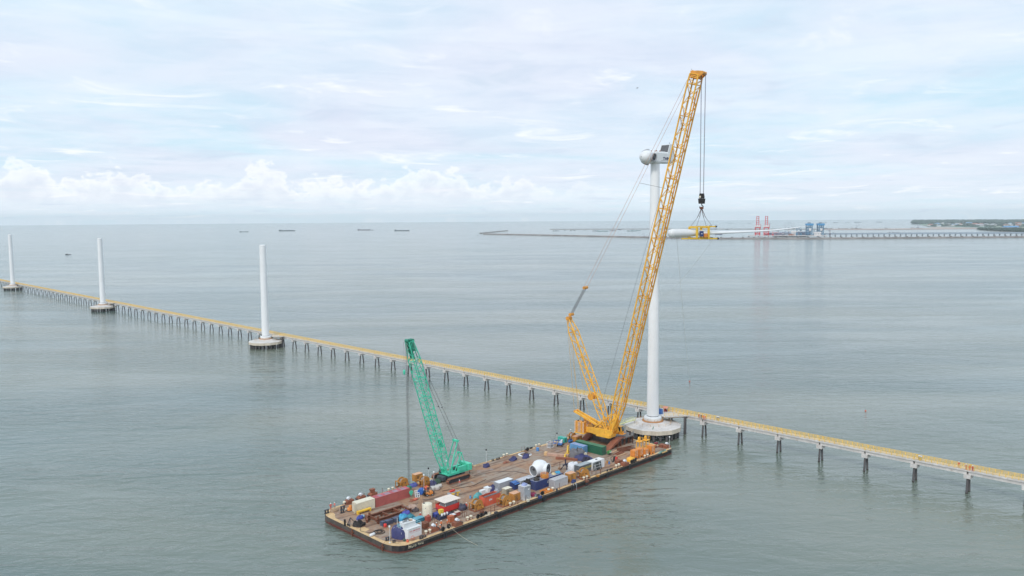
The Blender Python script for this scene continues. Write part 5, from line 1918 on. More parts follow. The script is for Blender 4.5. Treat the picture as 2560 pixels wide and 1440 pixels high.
# ------------------------------------------------------------------ the big yellow crane
YA = R(-38)
ydir = Vector((math.cos(YA), math.sin(YA), 0))
ylat = Vector((-ydir.y, ydir.x, 0))
S = P(1513.5, 1094, DZ + CR_Z)
BASEZ = DZ + CR_Z + .19
yc = thing('crawler_crane', 'huge yellow lattice boom crane lifting the turbine blade', 'crane', (S.x, S.y, BASEZ), YA)
MB().lathe([(2.5, 0.03), (2.5, .45), (2.2, .5), (2.2, .8)], n=28).build('slew_ring', DARK, yc)
m_ = MB()
m_.prism([(-2.6, -2.3), (2.9, -2.6), (3.3, -1.6), (3.3, 1.6), (2.9, 2.6), (-2.6, 2.3)], .55, 1.55)
m_.build('turntable', CRY, yc)
for sy in (-1, 1):
    y0 = sy * 2.05 - .28
    MB().slab([(-8.6, 1.9), (-7.6, 1.35), (-4.5, 1.3), (-3.0, 1.0), (3.5, 1.3), (4.2, 2.2), (4.0, 3.4), (-2.2, 3.5), (-5.0, 3.3), (-8.6, 3.1)], y0, y0 + .56).build('side_girder', CRY, yc)
    for x in (-5.6, -3.4, -1.2, 1.0):
        MB().box(x - .06, x + .06, y0 - .04, y0 + .6, 1.56, 3.28).build('girder_rib', CRYD, yc)
m_ = MB()
for x, r_ in ((-5.4, 1.2), (-2.8, 1.2), (-.4, 1.0)):
    m_.lathe([(r_, -1.6), (r_, -1.4), (r_ * .8, -1.38), (r_ * .8, 1.38), (r_, 1.4), (r_, 1.6)], n=22, c=(x, 0, 3.1), axis=(0, 1, 0))
m_.build('hoist_winch', mat('winch_drum', (176, 130, 52), .5, var=.2, rust=.2), yc)
MB().box(-8.2, -3.0, -1.7, 1.7, 1.5, 2.2).build('floor_frame', CRYD, yc)
MB().box(-6.2, -2.4, 2.45, 4.6, 1.4, 4.1).build('engine_house', CRYD, yc)
MB().box(-5.6, -3.0, 2.36, 2.44, 1.8, 3.4).build('engine_louvre', DARK, yc)
cabm = MB()
cabm.slab([(2.2, 1.2), (4.6, 1.2), (4.9, 2.4), (4.5, 3.8), (2.2, 3.8)], 3.2, 5.0)
cab = cabm.build('cab', CRY, yc)
MB().box(2.6, 4.3, 3.13, 3.195, 2.2, 3.55).build('side_window', GLASS, cab)
MB().slab([(4.65, 1.6), (4.97, 2.45), (4.6, 3.7), (4.55, 3.7), (4.9, 2.45), (4.6, 1.6)], 3.35, 4.85).build('front_window', GLASS, cab)
m_ = MB()
for x in (1.5, 3.2, 5.4):
    for y in (2.9, 5.3):
        m_.bar((x, y, 1.1), (x, y, 2.2), .06)
for y in (2.9, 5.3):
    m_.bar((1.5, y, 2.2), (5.4, y, 2.2), .06)
m_.box(1.4, 5.5, 2.85, 5.35, 1.05, 1.12)
m_.build('cab_walkway', CRYD, yc)
# counterweight stacks: every slab its own part
slab_b = MB()
slab_b.box(-.95, .95, -.95, .95, 0, .39)
cw_me = slab_b.mesh('counterweight_slab', CRYD)
lugm = MB()
for q in (-.7, .7):
    lugm.box(-1.02, -.953, q - .16, q + .16, .1, .3)
    lugm.box(q - .16, q + .16, -1.02, -.953, .1, .3)
lug_me = lugm.mesh('white_lug', WHITE)
MB().box(-10.9, -6.6, -3.9, 3.9, .8, 1.18).build('counterweight_tray', CRY, yc)
for x, y in ((-9.8, -2.95), (-7.7, -2.95), (-9.8, 2.95), (-7.7, 2.95)):
    for k in range(9):
        o = place(cw_me, 'counterweight_slab', yc, (x, y, 1.185 + k * .44))
        place(lug_me, 'white_lug', o)
    MB().cyl((x, y, 5.15), (x, y, 5.4), .3, n=10).build('stack_pin', DARK, yc)
# main boom
foot_l = Vector((3.2, 0, 3.0))
Fw = S + ydir * foot_l.x
Fw.z = BASEZ + foot_l.z
Rr, Zt = reach(Fw, ydir, 1741, 186)
tip_l = Vector((foot_l.x + Rr, 0, Zt - BASEZ))
boom, bdv, bnv, BLn = lattice_boom(yc, 'main_boom', foot_l, tip_l, 3.4, 3.2, 9.0, 3.2, 11, .26, .17, CRY, foot_size=(.6, .25), head_size=(.95, .9))
for sy in (-1, 1):
    m_ = MB()
    a = foot_l + Vector((0, sy * 1.42, 0))
    m_.bar(a - bdv * .5, a + bdv * 6.5, .34, .9)
    m_.build('foot_plate', CRY, boom)
m_ = MB()
for k in range(1, 11):
    s = 9.0 + (BLn - 12.2) * k / 11
    c = foot_l + bdv * s
    for sy in (-1, 1):
        m_.bar(c + bnv * 1.45 + Vector((0, sy * 1.45, 0)), c - bnv * 1.45 + Vector((0, sy * 1.45, 0)), .22)
m_.build('joint_collar', CRYD, boom)
MB().bar(foot_l + bdv * 10 - bnv * 1.32 + Vector((0, 0.6, 0)), foot_l + bdv * (BLn - 5) - bnv * 1.32 + Vector((0, 0.6, 0)), .07, .45).build('boom_walkway', CRYD, boom)
hd = tip_l
m_ = MB()
m_.slab([(hd.x - 1.4, hd.z - 1.2), (hd.x + 1.2, hd.z - 1.5), (hd.x + 2.9, hd.z - .2), (hd.x + 2.9, hd.z + .6), (hd.x + 1.2, hd.z + .9), (hd.x - 1.4, hd.z + 1.1)], -1.5, -1.2)
m_.slab([(hd.x - 1.4, hd.z - 1.2), (hd.x + 1.2, hd.z - 1.5), (hd.x + 2.9, hd.z - .2), (hd.x + 2.9, hd.z + .6), (hd.x + 1.2, hd.z + .9), (hd.x - 1.4, hd.z + 1.1)], 1.2, 1.5)
m_.build('head_plate', CRYD, boom)
for x, z, r_ in ((1.0, -.6, .55), (2.4, .15, .6), (-.9, .8, .5)):
    MB().cyl((hd.x + x, -1.15, hd.z + z), (hd.x + x, 1.15, hd.z + z), r_, n=16).build('head_sheave', CRYD, boom)
MB().bar((hd.x - 1.2, 0, hd.z + 1.0), (hd.x - 1.9, .3, hd.z + 2.0), .07).build('anemometer', DARK, boom)
# derrick mast
mf = Vector((1.2, 0, 3.0))
Mw = S + ydir * mf.x
Mw.z = BASEZ + mf.z
Rm, Zm = reach(Mw, ydir, 1422.5, 797)
mt_l = Vector((mf.x + Rm, 0, Zm - BASEZ))
mast, mdv, mnv, MLn = lattice_boom(yc, 'derrick_mast', mf, mt_l, 2.9, 2.3, 8.0, 5.0, 3, .2, .14, CRY, foot_size=(.6, .3), head_size=(.5, .35))
c = mf + mdv * 13.0 + mnv * (1.7 if mnv.x < 0 else -1.7)
MB().lathe([(1.25, -1.3), (1.25, -1.05), (.85, -1.03), (.85, 1.03), (1.25, 1.05), (1.25, 1.3)], n=22, c=c, axis=(0, 1, 0)).build('mast_winch', CRYD, mast)
MB().cyl(mt_l + Vector((0, -1.1, .2)), mt_l + Vector((0, 1.1, .2)), .75, n=16).build('mast_sheave', CRYD, mast)
# lowered A-frame
At, Az = reach(Vector((S.x, S.y, BASEZ + 8)), ydir, 1440.5, 1027)
a_tip = Vector((At, 0, Az - BASEZ))
for sy in (-1, 1):
    m_ = MB()
    m_.bar((1.0, sy * 1.3, 3.0), a_tip + Vector((0, sy * .9, 0)), .5, .75)
    m_.build('a_frame_leg', CRY, yc)
MB().cyl(a_tip + Vector((0, -1.1, 0)), a_tip + Vector((0, 1.1, 0)), .5, n=14).build('a_frame_sheave', CRYD, yc)
m_ = MB()
for sy in (-1, 1):
    m_.bar((-3.4, sy * 2.1, 3.45), (3.7, sy * 1.6, 9.6), .3)
m_.build('boom_stop', CRY, yc)
# ropes and pendants
def rope(parent, name, a, b, r_, mt, n=5, sag=0.0):
    a, b = Vector(a), Vector(b)
    if sag:
        return MB().tube([a.lerp(b, q / 10) - Vector((0, 0, sag * math.sin(math.pi * q / 10))) for q in range(11)], r_, n).build(name, mt, parent)
    return MB().cyl(a, b, r_, n=n, caps=False).build(name, mt, parent)


pv_r, pv_z = reach(Vector((S.x, S.y, BASEZ + 50)), ydir, 1463.5, 719)
pv = Vector((pv_r, 0, pv_z - BASEZ))
blk = MB()
blk.cyl(pv + Vector((0, -1.1, 0)), pv + Vector((0, 1.1, 0)), .55, n=14)
blk.build('equaliser_block', CRYD, yc)
dv_ = (pv - mt_l).normalized()
lowb = mt_l + dv_ * 2.0
blk = MB()
blk.cyl(lowb + Vector((0, -1.1, 0)), lowb + Vector((0, 1.1, 0)), .55, n=14)
blk.build('equaliser_block', CRYD, yc)
for sy in (-.9, -.3, .3, .9):
    rope(yc, 'luffing_rope', lowb + Vector((0, sy, 0)), pv + Vector((0, sy, 0)), .07, ROPE)
for sy in (-1.2, 1.2):
    rope(yc, 'pendant', pv + Vector((0, sy, 0)), hd + Vector((-1.2, sy, .8)), .055, PINKROPE)
    rope(yc, 'pendant', mt_l + Vector((0, sy, 0)), a_tip + Vector((0, sy, .2)), .065, mat('yellow_pendant', (214, 170, 84), .6))
    rope(yc, 'pendant', mt_l + Vector((-.1, sy * .8, 0)), Vector((-8.8, sy * 2.2, 5.7)), .06, MATS['yellow_pendant'])
rope(yc, 'hoist_rope', Vector((-4.2, .4, 4.2)), hd + Vector((-.6, .4, .8)), .045, ROPE, sag=.0)
mid_p = pv.lerp(hd, .52)
rope(yc, 'guy_rope', mid_p + Vector((0, 0, 0)), foot_l + bdv * (BLn * .70) - bnv * (1.4 if bnv.x > 0 else -1.4), .05, ROPE)
hang = hd + Vector((2.45, 0, 0))
hw = S + ydir * hang.x
hook_z = height_at((hw.x, hw.y), 486) - BASEZ
for sy in (-.55, -.2, .2, .55):
    rope(yc, 'hoist_fall', hang + Vector((-.55 if sy < 0 else .55, sy, .1)), Vector((hang.x + (-.4 if sy < 0 else .4), sy, hook_z)), .055, mat('hoist_wire', (112, 104, 122), .6))
hb = MB()
x0 = hang.x
hb.slab([(x0 - .75, hook_z - .9), (x0 - .55, hook_z + .3), (x0 + .55, hook_z + .3), (x0 + .75, hook_z - .9), (x0 + .6, hook_z - 1.3), (x0 - .6, hook_z - 1.3)], -.6, .6)
hk = hb.build('hook_block', BLACK, yc)
MB().slab([(x0 - .95, hook_z - 1.35), (x0 + .95, hook_z - 1.35), (x0 + .75, hook_z - 3.0), (x0 - .75, hook_z - 3.0)], -.75, .75).build('block_weight', BLACK, hk)
MB().box(x0 - .66, x0 - .05, -.63, -.603, hook_z - 1.05, hook_z - .45).build('data_plate', CREAM, hk)
hook_pts = [(x0 + .05, 0, hook_z - 3.0), (x0 + .05, 0, hook_z - 3.5), (x0 + .6, 0, hook_z - 3.95), (x0 + .45, 0, hook_z - 4.6), (x0 - .2, 0, hook_z - 4.8), (x0 - .65, 0, hook_z - 4.3), (x0 - .6, 0, hook_z - 3.9)]
MB().tube(hook_pts, .17, n=7).build('hook', DARK, hk)

# ------------------------------------------------------------------ blade and lifting yoke
HK = S + ydir * x0
YK_Z = height_at((HK.x, HK.y), 582)
LA = R(24)
yk = thing('blade_yoke', 'yellow blade lifting yoke clamped round the hanging blade under the hook', 'lifting yoke', (HK.x, HK.y, YK_Z), LA)
ld = Vector((math.cos(LA), math.sin(LA), 0))
for x in (-3.2, 1.4):
    m_ = MB()
    for y in (-2.0, 2.0):
        m_.bar((x, y, -1.6), (x, y, 1.75), .5, .6)
    m_.bar((x, -2.2, 1.75), (x, 2.2, 1.75), .55, .5)
    m_.bar((x, -2.2, -1.7), (x, 2.2, -1.7), .55, .5)
    m_.build('clamp_frame', YEL, yk)
for y in (-1.5, 1.5):
    m_ = MB()
    m_.bar((-3.4, y, 2.0), (4.4, y, 2.0), .4, .4)
    m_.bar((-3.4, y, -1.9), (5.2, y, -1.9), .4, .4)
    m_.build('side_beam', YEL, yk)
MB().bar((-8.5, -1.1, -1.75), (-3.4, -1.1, -1.75), .25, .4).build('guide_bar', YEL, yk)
MB().box(-2.4, -.9, -2.45, -2.2, -1.1, .6).build('control_box', NAVY, yk)
MB().box(-1.9, -1.4, -2.47, -2.453, -.35, -.15).build('box_label', LETW, yk)
MB().box(-.5, .9, -2.2, -1.3, -1.4, -.2).build('winch_box', ORANGE, yk)
for y in (-1.5, 1.5):
    MB().cyl((4.4, y, 2.0), (4.9, y, 2.0), .3, n=12).build('sheave', BLACK, yk)
    MB().cyl((5.2, y, -1.9), (5.7, y, -1.9), .35, n=12).build('sheave', BLACK, yk)
hb_l = Vector((0, 0, BASEZ + hook_z - 4.7 - YK_Z))
for x, sy in ((-3.1, -1), (3.2, -1), (-3.1, 1), (3.2, 1)):
    mid = Vector((x * .38, sy * .5, hb_l.z * .60 + .4))
    rope(yk, 'sling', hb_l + Vector((0, 0, .3)), mid, .1, mat('dark_sling', (88, 66, 74), .7))
    rope(yk, 'sling', mid, (x, sy * 1.5, 2.1), .055, ROPE)
MB().cyl(hb_l + Vector((0, -.5, .3)), hb_l + Vector((0, .5, .3)), .42, n=14).build('shackle', RUST, yk)


def along(px, py_guess=580):
    lo, hi = -30.0, 90.0
    for _ in range(50):
        m = (lo + hi) / 2
        q = Vector((HK.x, HK.y, YK_Z)) + ld * m
        if pix(q)[0] < px:
            lo = m
        else:
            hi = m
    return lo


s_root, s_tip = along(1671.5) + 1.5, along(2017)
LB = s_tip - s_root
bl = MB()
secs = []
for q, ch, th, pre, tw in ((0, 2.75, 2.75, 0, 0), (.012, 2.8, 2.8, 0, 0), (.09, 2.8, 2.7, 0, 0), (.17, 3.4, 2.0, -.05, 6), (.24, 4.0, 1.45, -.05, 8), (.34, 3.7, 1.05, 0, 6), (.46, 3.0, .8, .08, 5),
                        (.6, 2.4, .6, .22, 4), (.74, 1.8, .46, .5, 3), (.87, 1.25, .33, 1.0, 2), (.96, .8, .2, 1.5, 1), (1.0, .15, .06, 1.75, 0)):
    secs.append((s_root + LB * q, ch, th, pre, R(tw + 4), min(1.0, max(0.0, (q - .09) / .15))))
NB = 18
vs, fs = [], []
for s, ch, th, pre, tw, af in secs:
    for i in range(NB):
        a = 2 * math.pi * i / NB
        cx = math.cos(a)
        y = ch / 2 * cx + af * ch * .18 * 1
        zz = th / 2 * math.sin(a) * (1 - af * .45 * (cx * .5 + .5))
        vs.append((s, y * math.cos(tw) - zz * math.sin(tw), y * math.sin(tw) + zz * math.cos(tw) + pre))
for k in range(len(secs) - 1):
    for i in range(NB):
        fs.append((k * NB + i, (k + 1) * NB + i, (k + 1) * NB + (i + 1) % NB, k * NB + (i + 1) % NB))
bl.add(vs, fs, 0, True)
bl.add(vs[:NB], [tuple(range(NB))])
bl.add(vs[-NB:], [tuple(range(NB))[::-1]])
bld = thing('blade', 'long white turbine blade hanging level in the yellow yoke', 'blade', (HK.x, HK.y, YK_Z), LA)
BLADE = mat('blade_white', (222, 224, 224), .4, var=.04, scale=.2)
bl.build('blade_shell', BLADE, bld)
MB().lathe([(1.40, s_root - .03), (1.2, s_root - .9), (.8, s_root - 1.3), (.0001, s_root - 1.5)], n=24, axis=(1, 0, 0)).build('root_cover', BLADE, bld)
for a, b, lab in ((Vector((HK.x, HK.y, YK_Z)) + ld * 5.0 + Vector((0, 0, -2)), P(1655, 745, 40), 'thin tag line running from the yoke towards the tower'),
                  (Vector((HK.x, HK.y, YK_Z)) + ld * s_root + Vector((1.5, .7, -1.3)), P(1724, 954, .15), 'thin tag line hanging from the blade root to an orange float')):
    o = MB().tube([a.lerp(b, q / 8) - Vector((0, 0, 2.0 * math.sin(math.pi * q / 8))) for q in range(9)], .03, n=4).build('tag_line', MATS['pale_rope'])
    tag(o, lab, 'rope')
for px, py, lab in ((1724, 954, 'orange float on the water below the blade'), (2164, 1028, 'orange float on open water beyond the walkway')):
    p = P(px, py, 0)
    t_ = thing('float', lab, 'buoy', (p.x, p.y, -.05), 0, 'orange floats on the water')
    MB().lathe([(.0001, -.25), (.3, -.1), (.36, .15), (.3, .4), (.1, .55), (.0001, .56)], n=14).build('float_body', ORCON, t_)
    MB().tube([(-.1, 0, .52), (-.08, 0, .68), (.08, 0, .68), (.1, 0, .52)], .04, n=5).build('lifting_eye', DARK, t_)

# ------------------------------------------------------------------ the green crane
gu, gv = uvp(1140, 1201)
gu, gv = gu, gv + 2.4
GA = BA + math.pi
gdir = Vector((math.cos(GA), math.sin(GA), 0))
G = bw(gu, gv, -.0115)
gc = thing('crawler_crane', 'green lattice boom crawler crane standing on rusty tracks', 'crane', tuple(G), GA)
TRK = mat('rusty_track', (150, 92, 62), .8, var=.25, rust=.25, rustcol=(96, 58, 42))
for sy in (-1, 1):
    y0 = sy * 3.6
    path = [(-4.6, .75), (-4.3, .2), (-3.8, .02), (3.8, .02), (4.3, .2), (4.6, .75), (4.3, 1.3), (3.7, 1.52), (-3.7, 1.52), (-4.3, 1.3)]
    tk = MB().slab(path, y0 - .3, y0 + .3).build('track_frame', DARK, gc)
    pads = MB()
    npad = len(path)
    tot = []
    for i in range(npad):
        a, b = Vector((path[i][0], 0, path[i][1])), Vector((path[(i + 1) % npad][0], 0, path[(i + 1) % npad][1]))
        k = max(1, int((b - a).length / .42))
        for q in range(k):
            tot.append((a.lerp(b, (q + .5) / k), (b - a).normalized()))
    pad_me = MB().box(-.19, .19, -.62, .62, -.05, .06).mesh('track_pad', TRK)
    for c, d in tot:
        ang = math.atan2(d.z, d.x)
        place(pad_me, 'track_pad', tk, (c.x, y0, c.z + (.0 if abs(d.z) > .5 else (.03 if c.z > .7 else .055))), (0, -ang, 0))
MB().box(-2.6, 2.6, -3.25, 3.25, .5, 1.25).build('car_body', DARK, gc)
for x in (-3.9, 3.9):
    MB().box(x - .7, x + .7, -1.4, 1.4, .55, 1.75).build('carbody_weight', mat('slate_paint', (72, 84, 92), .6, var=.15), gc)
MB().lathe([(1.5, 1.25), (1.5, 1.6)], n=24).build('slew_ring', DARK, gc)
MB().slab([(-6.3, 1.62), (2.4, 1.62), (2.6, 2.0), (2.2, 2.35), (-6.3, 2.2)], -1.55, 1.55).build('revolving_frame', TEAL, gc)
MB().box(-5.2, -1.8, .9, 1.7, 2.25, 3.7).build('machinery_house', TEAL, gc)
MB().box(-5.2, -1.8, -1.7, -.9, 2.25, 3.3).build('machinery_house', TEAL, gc)
for k in range(5):
    MB().box(-6.9, -5.4, -2.3, 2.3, 1.95 + k * .42, 2.35 + k * .42).build('counterweight_slab', TEAL, gc)
cm = MB()
cm.slab([(.4, 1.7), (2.5, 1.7), (2.7, 2.5), (2.3, 3.4), (.4, 3.4)], -2.9, -1.6)
gcab = cm.build('cab', TEAL, gc)
MB().box(.8, 2.2, -2.96, -2.905, 2.3, 3.2).build('side_window', GLASS, gcab)
MB().slab([(2.56, 1.95), (2.76, 2.5), (2.4, 3.3), (2.36, 3.3), (2.70, 2.5), (2.52, 1.95)], -2.8, -1.7).build('front_window', GLASS, gcab)
for x in (-3.9, -2.2):
    MB().lathe([(.6, -.85), (.6, -.75), (.42, -.74), (.42, .74), (.6, .75), (.6, .85)], n=16, c=(x, 0, 2.6), axis=(0, 1, 0)).build('winch_drum', DARK, gc)
gf = Vector((2.0, 0, 2.3))
GF = G + gdir * gf.x
GF.z = G.z + gf.z
Rg, Zg = reach(GF, gdir, 1023, 853)
gt = Vector((gf.x + Rg, 0, Zg - G.z))
gboom, gdv, gnv, GL = lattice_boom(gc, 'main_boom', gf, gt, 2.8, 2.6, 7.0, 6.0, 5, .15, .125, TEAL, foot_size=(.7, .3), head_size=(.7, .6), bay=.5)
m_ = MB()
for sy in (-1, 1):
    a, b = gt - gdv * 5.5 + Vector((0, sy * .95, 0)), gt + Vector((0, sy * .85, 0))
    m_.bar(a, b, .1, 1.3)
m_.bar(gt - gdv * .6 - gnv * .2, gt + gdv * .6, 1.5, 1.2)
m_.build('head_plate', TEALD, gboom)
for x in (-.9, .7):
    MB().cyl(gt + Vector((x, -.75, .2)), gt + Vector((x, .75, .2)), .5, n=14).build('head_sheave', TEALD, gboom)
MB().bar(gf + gdv * 9 + gnv * .9, gf + gdv * 11.5 + gnv * .9, 1.6, .5).build('boom_platform', TEAL, gboom)
for sy in (-1,):
    MB().bar(gt - gdv * 8.0 + Vector((0, 1.2, 0)), gt - gdv * 3.2 + Vector((0, 1.0, 0)), .05, .6).build('name_board', WHITE, gboom)
# live mast and gantry
lt_r, lt_z = reach(Vector((G.x, G.y, G.z + 11)), gdir, 1139, 1101)
lt = Vector((lt_r, 0, lt_z - G.z))
m_ = MB()
for sy in (-1, 1):
    m_.bar((1.4, sy * 1.2, 2.3), lt + Vector((0, sy * .9, 0)), .28)
m_.bar(lt + Vector((0, -1.2, 0)), lt + Vector((0, 1.2, 0)), .7, .6)
m_.bar(Vector((1.4, -1.2, 2.3)).lerp(lt, .55) + Vector((0, -.1, 0)), Vector((1.4, 1.2, 2.3)).lerp(lt, .55), .16)
m_.build('live_mast', TEAL, gc)
ga_r, ga_z = reach(Vector((G.x, G.y, G.z + 7)), gdir, 1149, 1131)
ga = Vector((ga_r, 0, ga_z - G.z))
m_ = MB()
for sy in (-1, 1):
    m_.bar((-5.6, sy * 1.0, 2.3), ga + Vector((0, sy * .8, 0)), .22)
    m_.bar((-.6, sy * 1.1, 2.3), ga + Vector((0, sy * .8, 0)), .2)
m_.bar(ga + Vector((0, -1.0, 0)), ga + Vector((0, 1.0, 0)), .5, .4)
m_.build('gantry', TEAL, gc)
for sy in (-.7, -.25, .25, .7):
    rope(gc, 'boom_hoist_rope', lt + Vector((0, sy, 0)), ga + Vector((0, sy, 0)), .045, DARK)
for sy in (-.9, .9):
    rope(gc, 'pendant', lt + Vector((0, sy, .2)), gt + Vector((-.4, sy, .3)), .05, ROPE)
    for q in (.35, .62):
        c = lt.lerp(gt, q) + Vector((0, sy, 0))
        MB().box(c.x - .14, c.x + .14, c.y - .14, c.y + .14, c.z - .14, c.z + .14).build('pendant_link', DARK, gc)
hx = gt.x + 1.0
gw = G + gdir * hx
gz0 = .35
for sy, dx in ((-.5, -.3), (-.15, .25), (.2, -.25), (.5, .3)):
    rope(gc, 'hoist_fall', (hx + dx, sy, gt.z), (hx + dx, sy, gz0 + 1.4), .035, ROPE)
bz = height_at((gw.x, gw.y), 929) - G.z
MB().lathe([(.12, bz - .9), (.36, bz - .4), (.38, bz + .3), (.15, bz + .7)], n=14, c=(hx + .9, -.2, 0)).build('auxiliary_ball', TEAL, gc)
rope(gc, 'hoist_fall', (hx + .9, -.2, gt.z), (hx + .9, -.2, bz + .6), .03, ROPE)
m_ = MB()
m_.slab([(hx - .5, gz0 + .3), (hx + .5, gz0 + .3), (hx + .6, gz0 + 1.1), (hx + .3, gz0 + 1.45), (hx - .3, gz0 + 1.45), (hx - .6, gz0 + 1.1)], -.55, .55)
m_.build('hook_block', TEALD, gc)
MB().tube([(hx, 0, gz0 + .3), (hx + .2, 0, gz0 + .05), (hx, 0, gz0 - .2), (hx - .25, 0, gz0 - .05)], .09, n=6).build('hook', DARK, gc)

# ------------------------------------------------------------------ counterweights and frames at the stern
SL = MB()
SL.box(-1.15, 1.15, -.95, .95, 0, .5)
sw_me = SL.mesh('weight_slab', ORANGE)
dk = MB()
for q in (-.6, .2):
    dk.box(q, q + .22, -.99, -.953, .14, .36)
dkm = dk.mesh('white_mark', WHITE)
for px, py, nx, nz, lab in ((1586, 1146, 1, 4, 'stack of orange counterweight slabs beside the yellow pallet heap at the stern'),
                          (1599, 1142, 1, 4, 'stack of orange counterweight slabs under the taller lifting stand'),
                          (1612, 1139, 1, 3, 'low stack of orange counterweight slabs between the other stacks'),
                          (1627, 1134, 1, 4, 'stack of orange counterweight slabs nearest the stern corner')):
    p = P(px, py, DZ)
    t_ = thing('counterweight_stack', lab, 'counterweight', (p.x, p.y, DZ - .0115), BA, 'orange counterweight stacks at the stern')
    for sy in (-.75, .75):
        MB().slab([(-1.1, 0), (-.55, 0), (-.3, .55), (.3, .55), (.55, 0), (1.1, 0), (1.1, .95), (-1.1, .95)], sy - .15, sy + .15).build('trestle_foot', ORANGE, t_)
    for k in range(nz):
        o = place(sw_me, 'weight_slab', t_, (0, 0, .953 + k * .515))
        place(dkm, 'white_mark', o)
for px, py, h, lab in ((1599, 1128, 5.2, 'yellow lifting stand with round top behind the orange weights'), (1615, 1126, 5.4, 'yellow lifting stand with railed top platform nearer the foundation')):
    t_ = on_deck('lifting_stand', lab, 'stand', px, py, 0)
    m_ = MB()
    for x in (-.9, .9):
        for y in (-.7, .7):
            m_.bar((x * 1.25, y * 1.2, 0), (x * .8, y, h - 1.6), .17)
    for z in (1.4, h - 1.7):
        for y in (-.75, .75):
            m_.bar((-.95, y, z), (.95, y, z), .12)
        for x in (-.95, .95):
            m_.bar((x, -.75, z), (x, .75, z), .12)
    m_.build('leg_frame', YEL if False else CRY, t_)
    MB().box(-1.1, 1.1, -.9, .9, h - 1.6, h - 1.48).build('top_platform', CRY, t_)
    m_ = MB()
    m_.slab([(-.7, h - 1.47), (.1, h - 1.47), (.2, h - .6), (-.1, h), (-.5, h), (-.75, h - .6)], -.3, .3)
    m_.build('horn', CRY, t_)
    m_ = MB()
    for x in (.3, 1.05):
        for y in (-.85, .85):
            m_.bar((x, y, h - 1.48), (x, y, h - .4), .07)
    for y in (-.85, .85):
        m_.bar((.3, y, h - .45), (1.05, y, h - .45), .07)
    m_.bar((1.05, -.85, h - .45), (1.05, .85, h - .45), .07)
    m_.build('platform_rail', CRY, t_)
heap_thing('tarpaulin_heap', 'yellow tarpaulin over stacked pallets beside the first orange weights', 'tarpaulin', 1577, 1152, 1.5, 1.2, 1.2, CRY, 101, rough=.2, flat=.5, sq=3.5)
for k, (px, py) in enumerate(((1578, 1159), (1583, 1157), (1588, 1154))):
    t_ = on_deck('rubber_tyre', ('black rubber tyre leaning nearest the yellow tarpaulin', 'black rubber tyre leaning in the middle of the three by the yellow tarpaulin', 'black rubber tyre leaning nearest the orange weights')[k], 'tyre', px, py, 10 * k, 'tyres by the yellow tarpaulin')
    place(tyre_me, 'tyre', t_, (0, 0, .66), (R(-12), 0, 0))
    MB().box(-.3, .3, -.2, .2, 0, .06).build('chock', WOOD, t_)
t_ = on_deck('hydraulic_grab', 'black and red hydraulic grab lying beside the white container end', 'grab', 1535, 1152, 20)
m_ = MB()
m_.slab([(-1.8, 0), (-.6, .1), (.2, 1.3), (1.6, 1.1), (1.7, .5), (.6, .5), (-.2, 0)], -.3, .3)
m_.build('grab_arm', BLACK, t_)
MB().slab([(.2, .3), (1.8, .3), (2.0, 1.0), (.6, 1.2)], -.7, -.32).build('red_cover', RED, t_)
MB().tube([(-1.6, .4, .3), (-.5, 1.0, 1.1), (.9, .6, 1.4), (1.7, .1, .9)], .08, n=6).build('hose', BLACK, t_)
t_ = on_deck('valve_stand', 'dark red valve stand at the stern beside the foundation', 'valve', 1640, 1119, 0)
MB().bar((0, 0, 0), (0, 0, 1.4), .2).build('stem', MATS['brick_red_paint'], t_)
MB().box(-.6, .6, -.5, .5, 1.4, 1.9).build('head', mat('dark_red_paint', (140, 40, 52), .6, var=.15), t_)
for x in (-.4, .4):
    MB().bar((x, 0, .02), (x * .2, 0, .9), .1).build('brace', RUST, t_)
t_ = on_deck('mesh_stack', 'pale teal mesh panels laid flat at the stern corner', 'panel', 1656, 1130, 0)
for k in range(3):
    m_ = MB()
    m_.box(-2.4 + 1.0 * k, -1.5 + 1.0 * k + 1.0, -.5, -.4, .05, .8)
    m_.box(-2.4 + 1.0 * k, -1.5 + 1.0 * k + 1.0, -.5, .5, .02, .05)
    m_.build('mesh_panel', mat('pale_teal_mesh', (150, 196, 184), .6, var=.2), t_)
MB().box(-1.2, 1.6, -.95, -.6, 0, .3).build('plank', mat('fresh_plank', (218, 178, 110), .7), t_)
# rusty reinforcing bundle beside the near ramp
t_ = on_deck('steel_bundle', 'bundle of rusty bars and angles piled beside the near ramp', 'steel bundle', 1566, 1124, -25)
for k in range(16):
    a = Vector((-3.2 + rng.uniform(-.6, .6), -1.8 + .24 * k, .12 + .05 * (k % 3)))
    b = Vector((3.0 + rng.uniform(-.8, .8), -1.9 + .24 * k + rng.uniform(-.4, .4), .2 + rng.uniform(0, .9)))
    MB().bar(a, b, .13, .16).build('bar', RUST, t_)
t_ = on_deck('steel_bundle', 'low pile of rusty flat plates between the green container and the orange weights', 'steel bundle', 1548, 1133, 10)
for k in range(7):
    MB().box(-2.4 + rng.uniform(-.5, .5), 2.2, -1.0 + .3 * k, -.75 + .3 * k, .0, .14 + .05 * (k % 2)).build('plate', RUSTL if k % 3 == 0 else RUST, t_)
for px, py, L_, r_, lab in ((1532, 1131, 6.0, 8, 'pale plank lying on deck by the green machine'), (1553, 1138, 5.0, 2, 'second pale plank lying on deck before the rusty plates')):
    t_ = on_deck('timber_baulk', lab, 'timber', px, py, r_)
    MB().box(-L_ / 2, L_ / 2, -.3, .3, .05, .22).build('plank', mat('pale_plank', (200, 164, 126), .8, var=.2), t_)
    for x in (-L_ / 3, L_ / 3):
        MB().box(x - .1, x + .1, -.4, .4, 0, .048).build('bearer', RUST, t_)
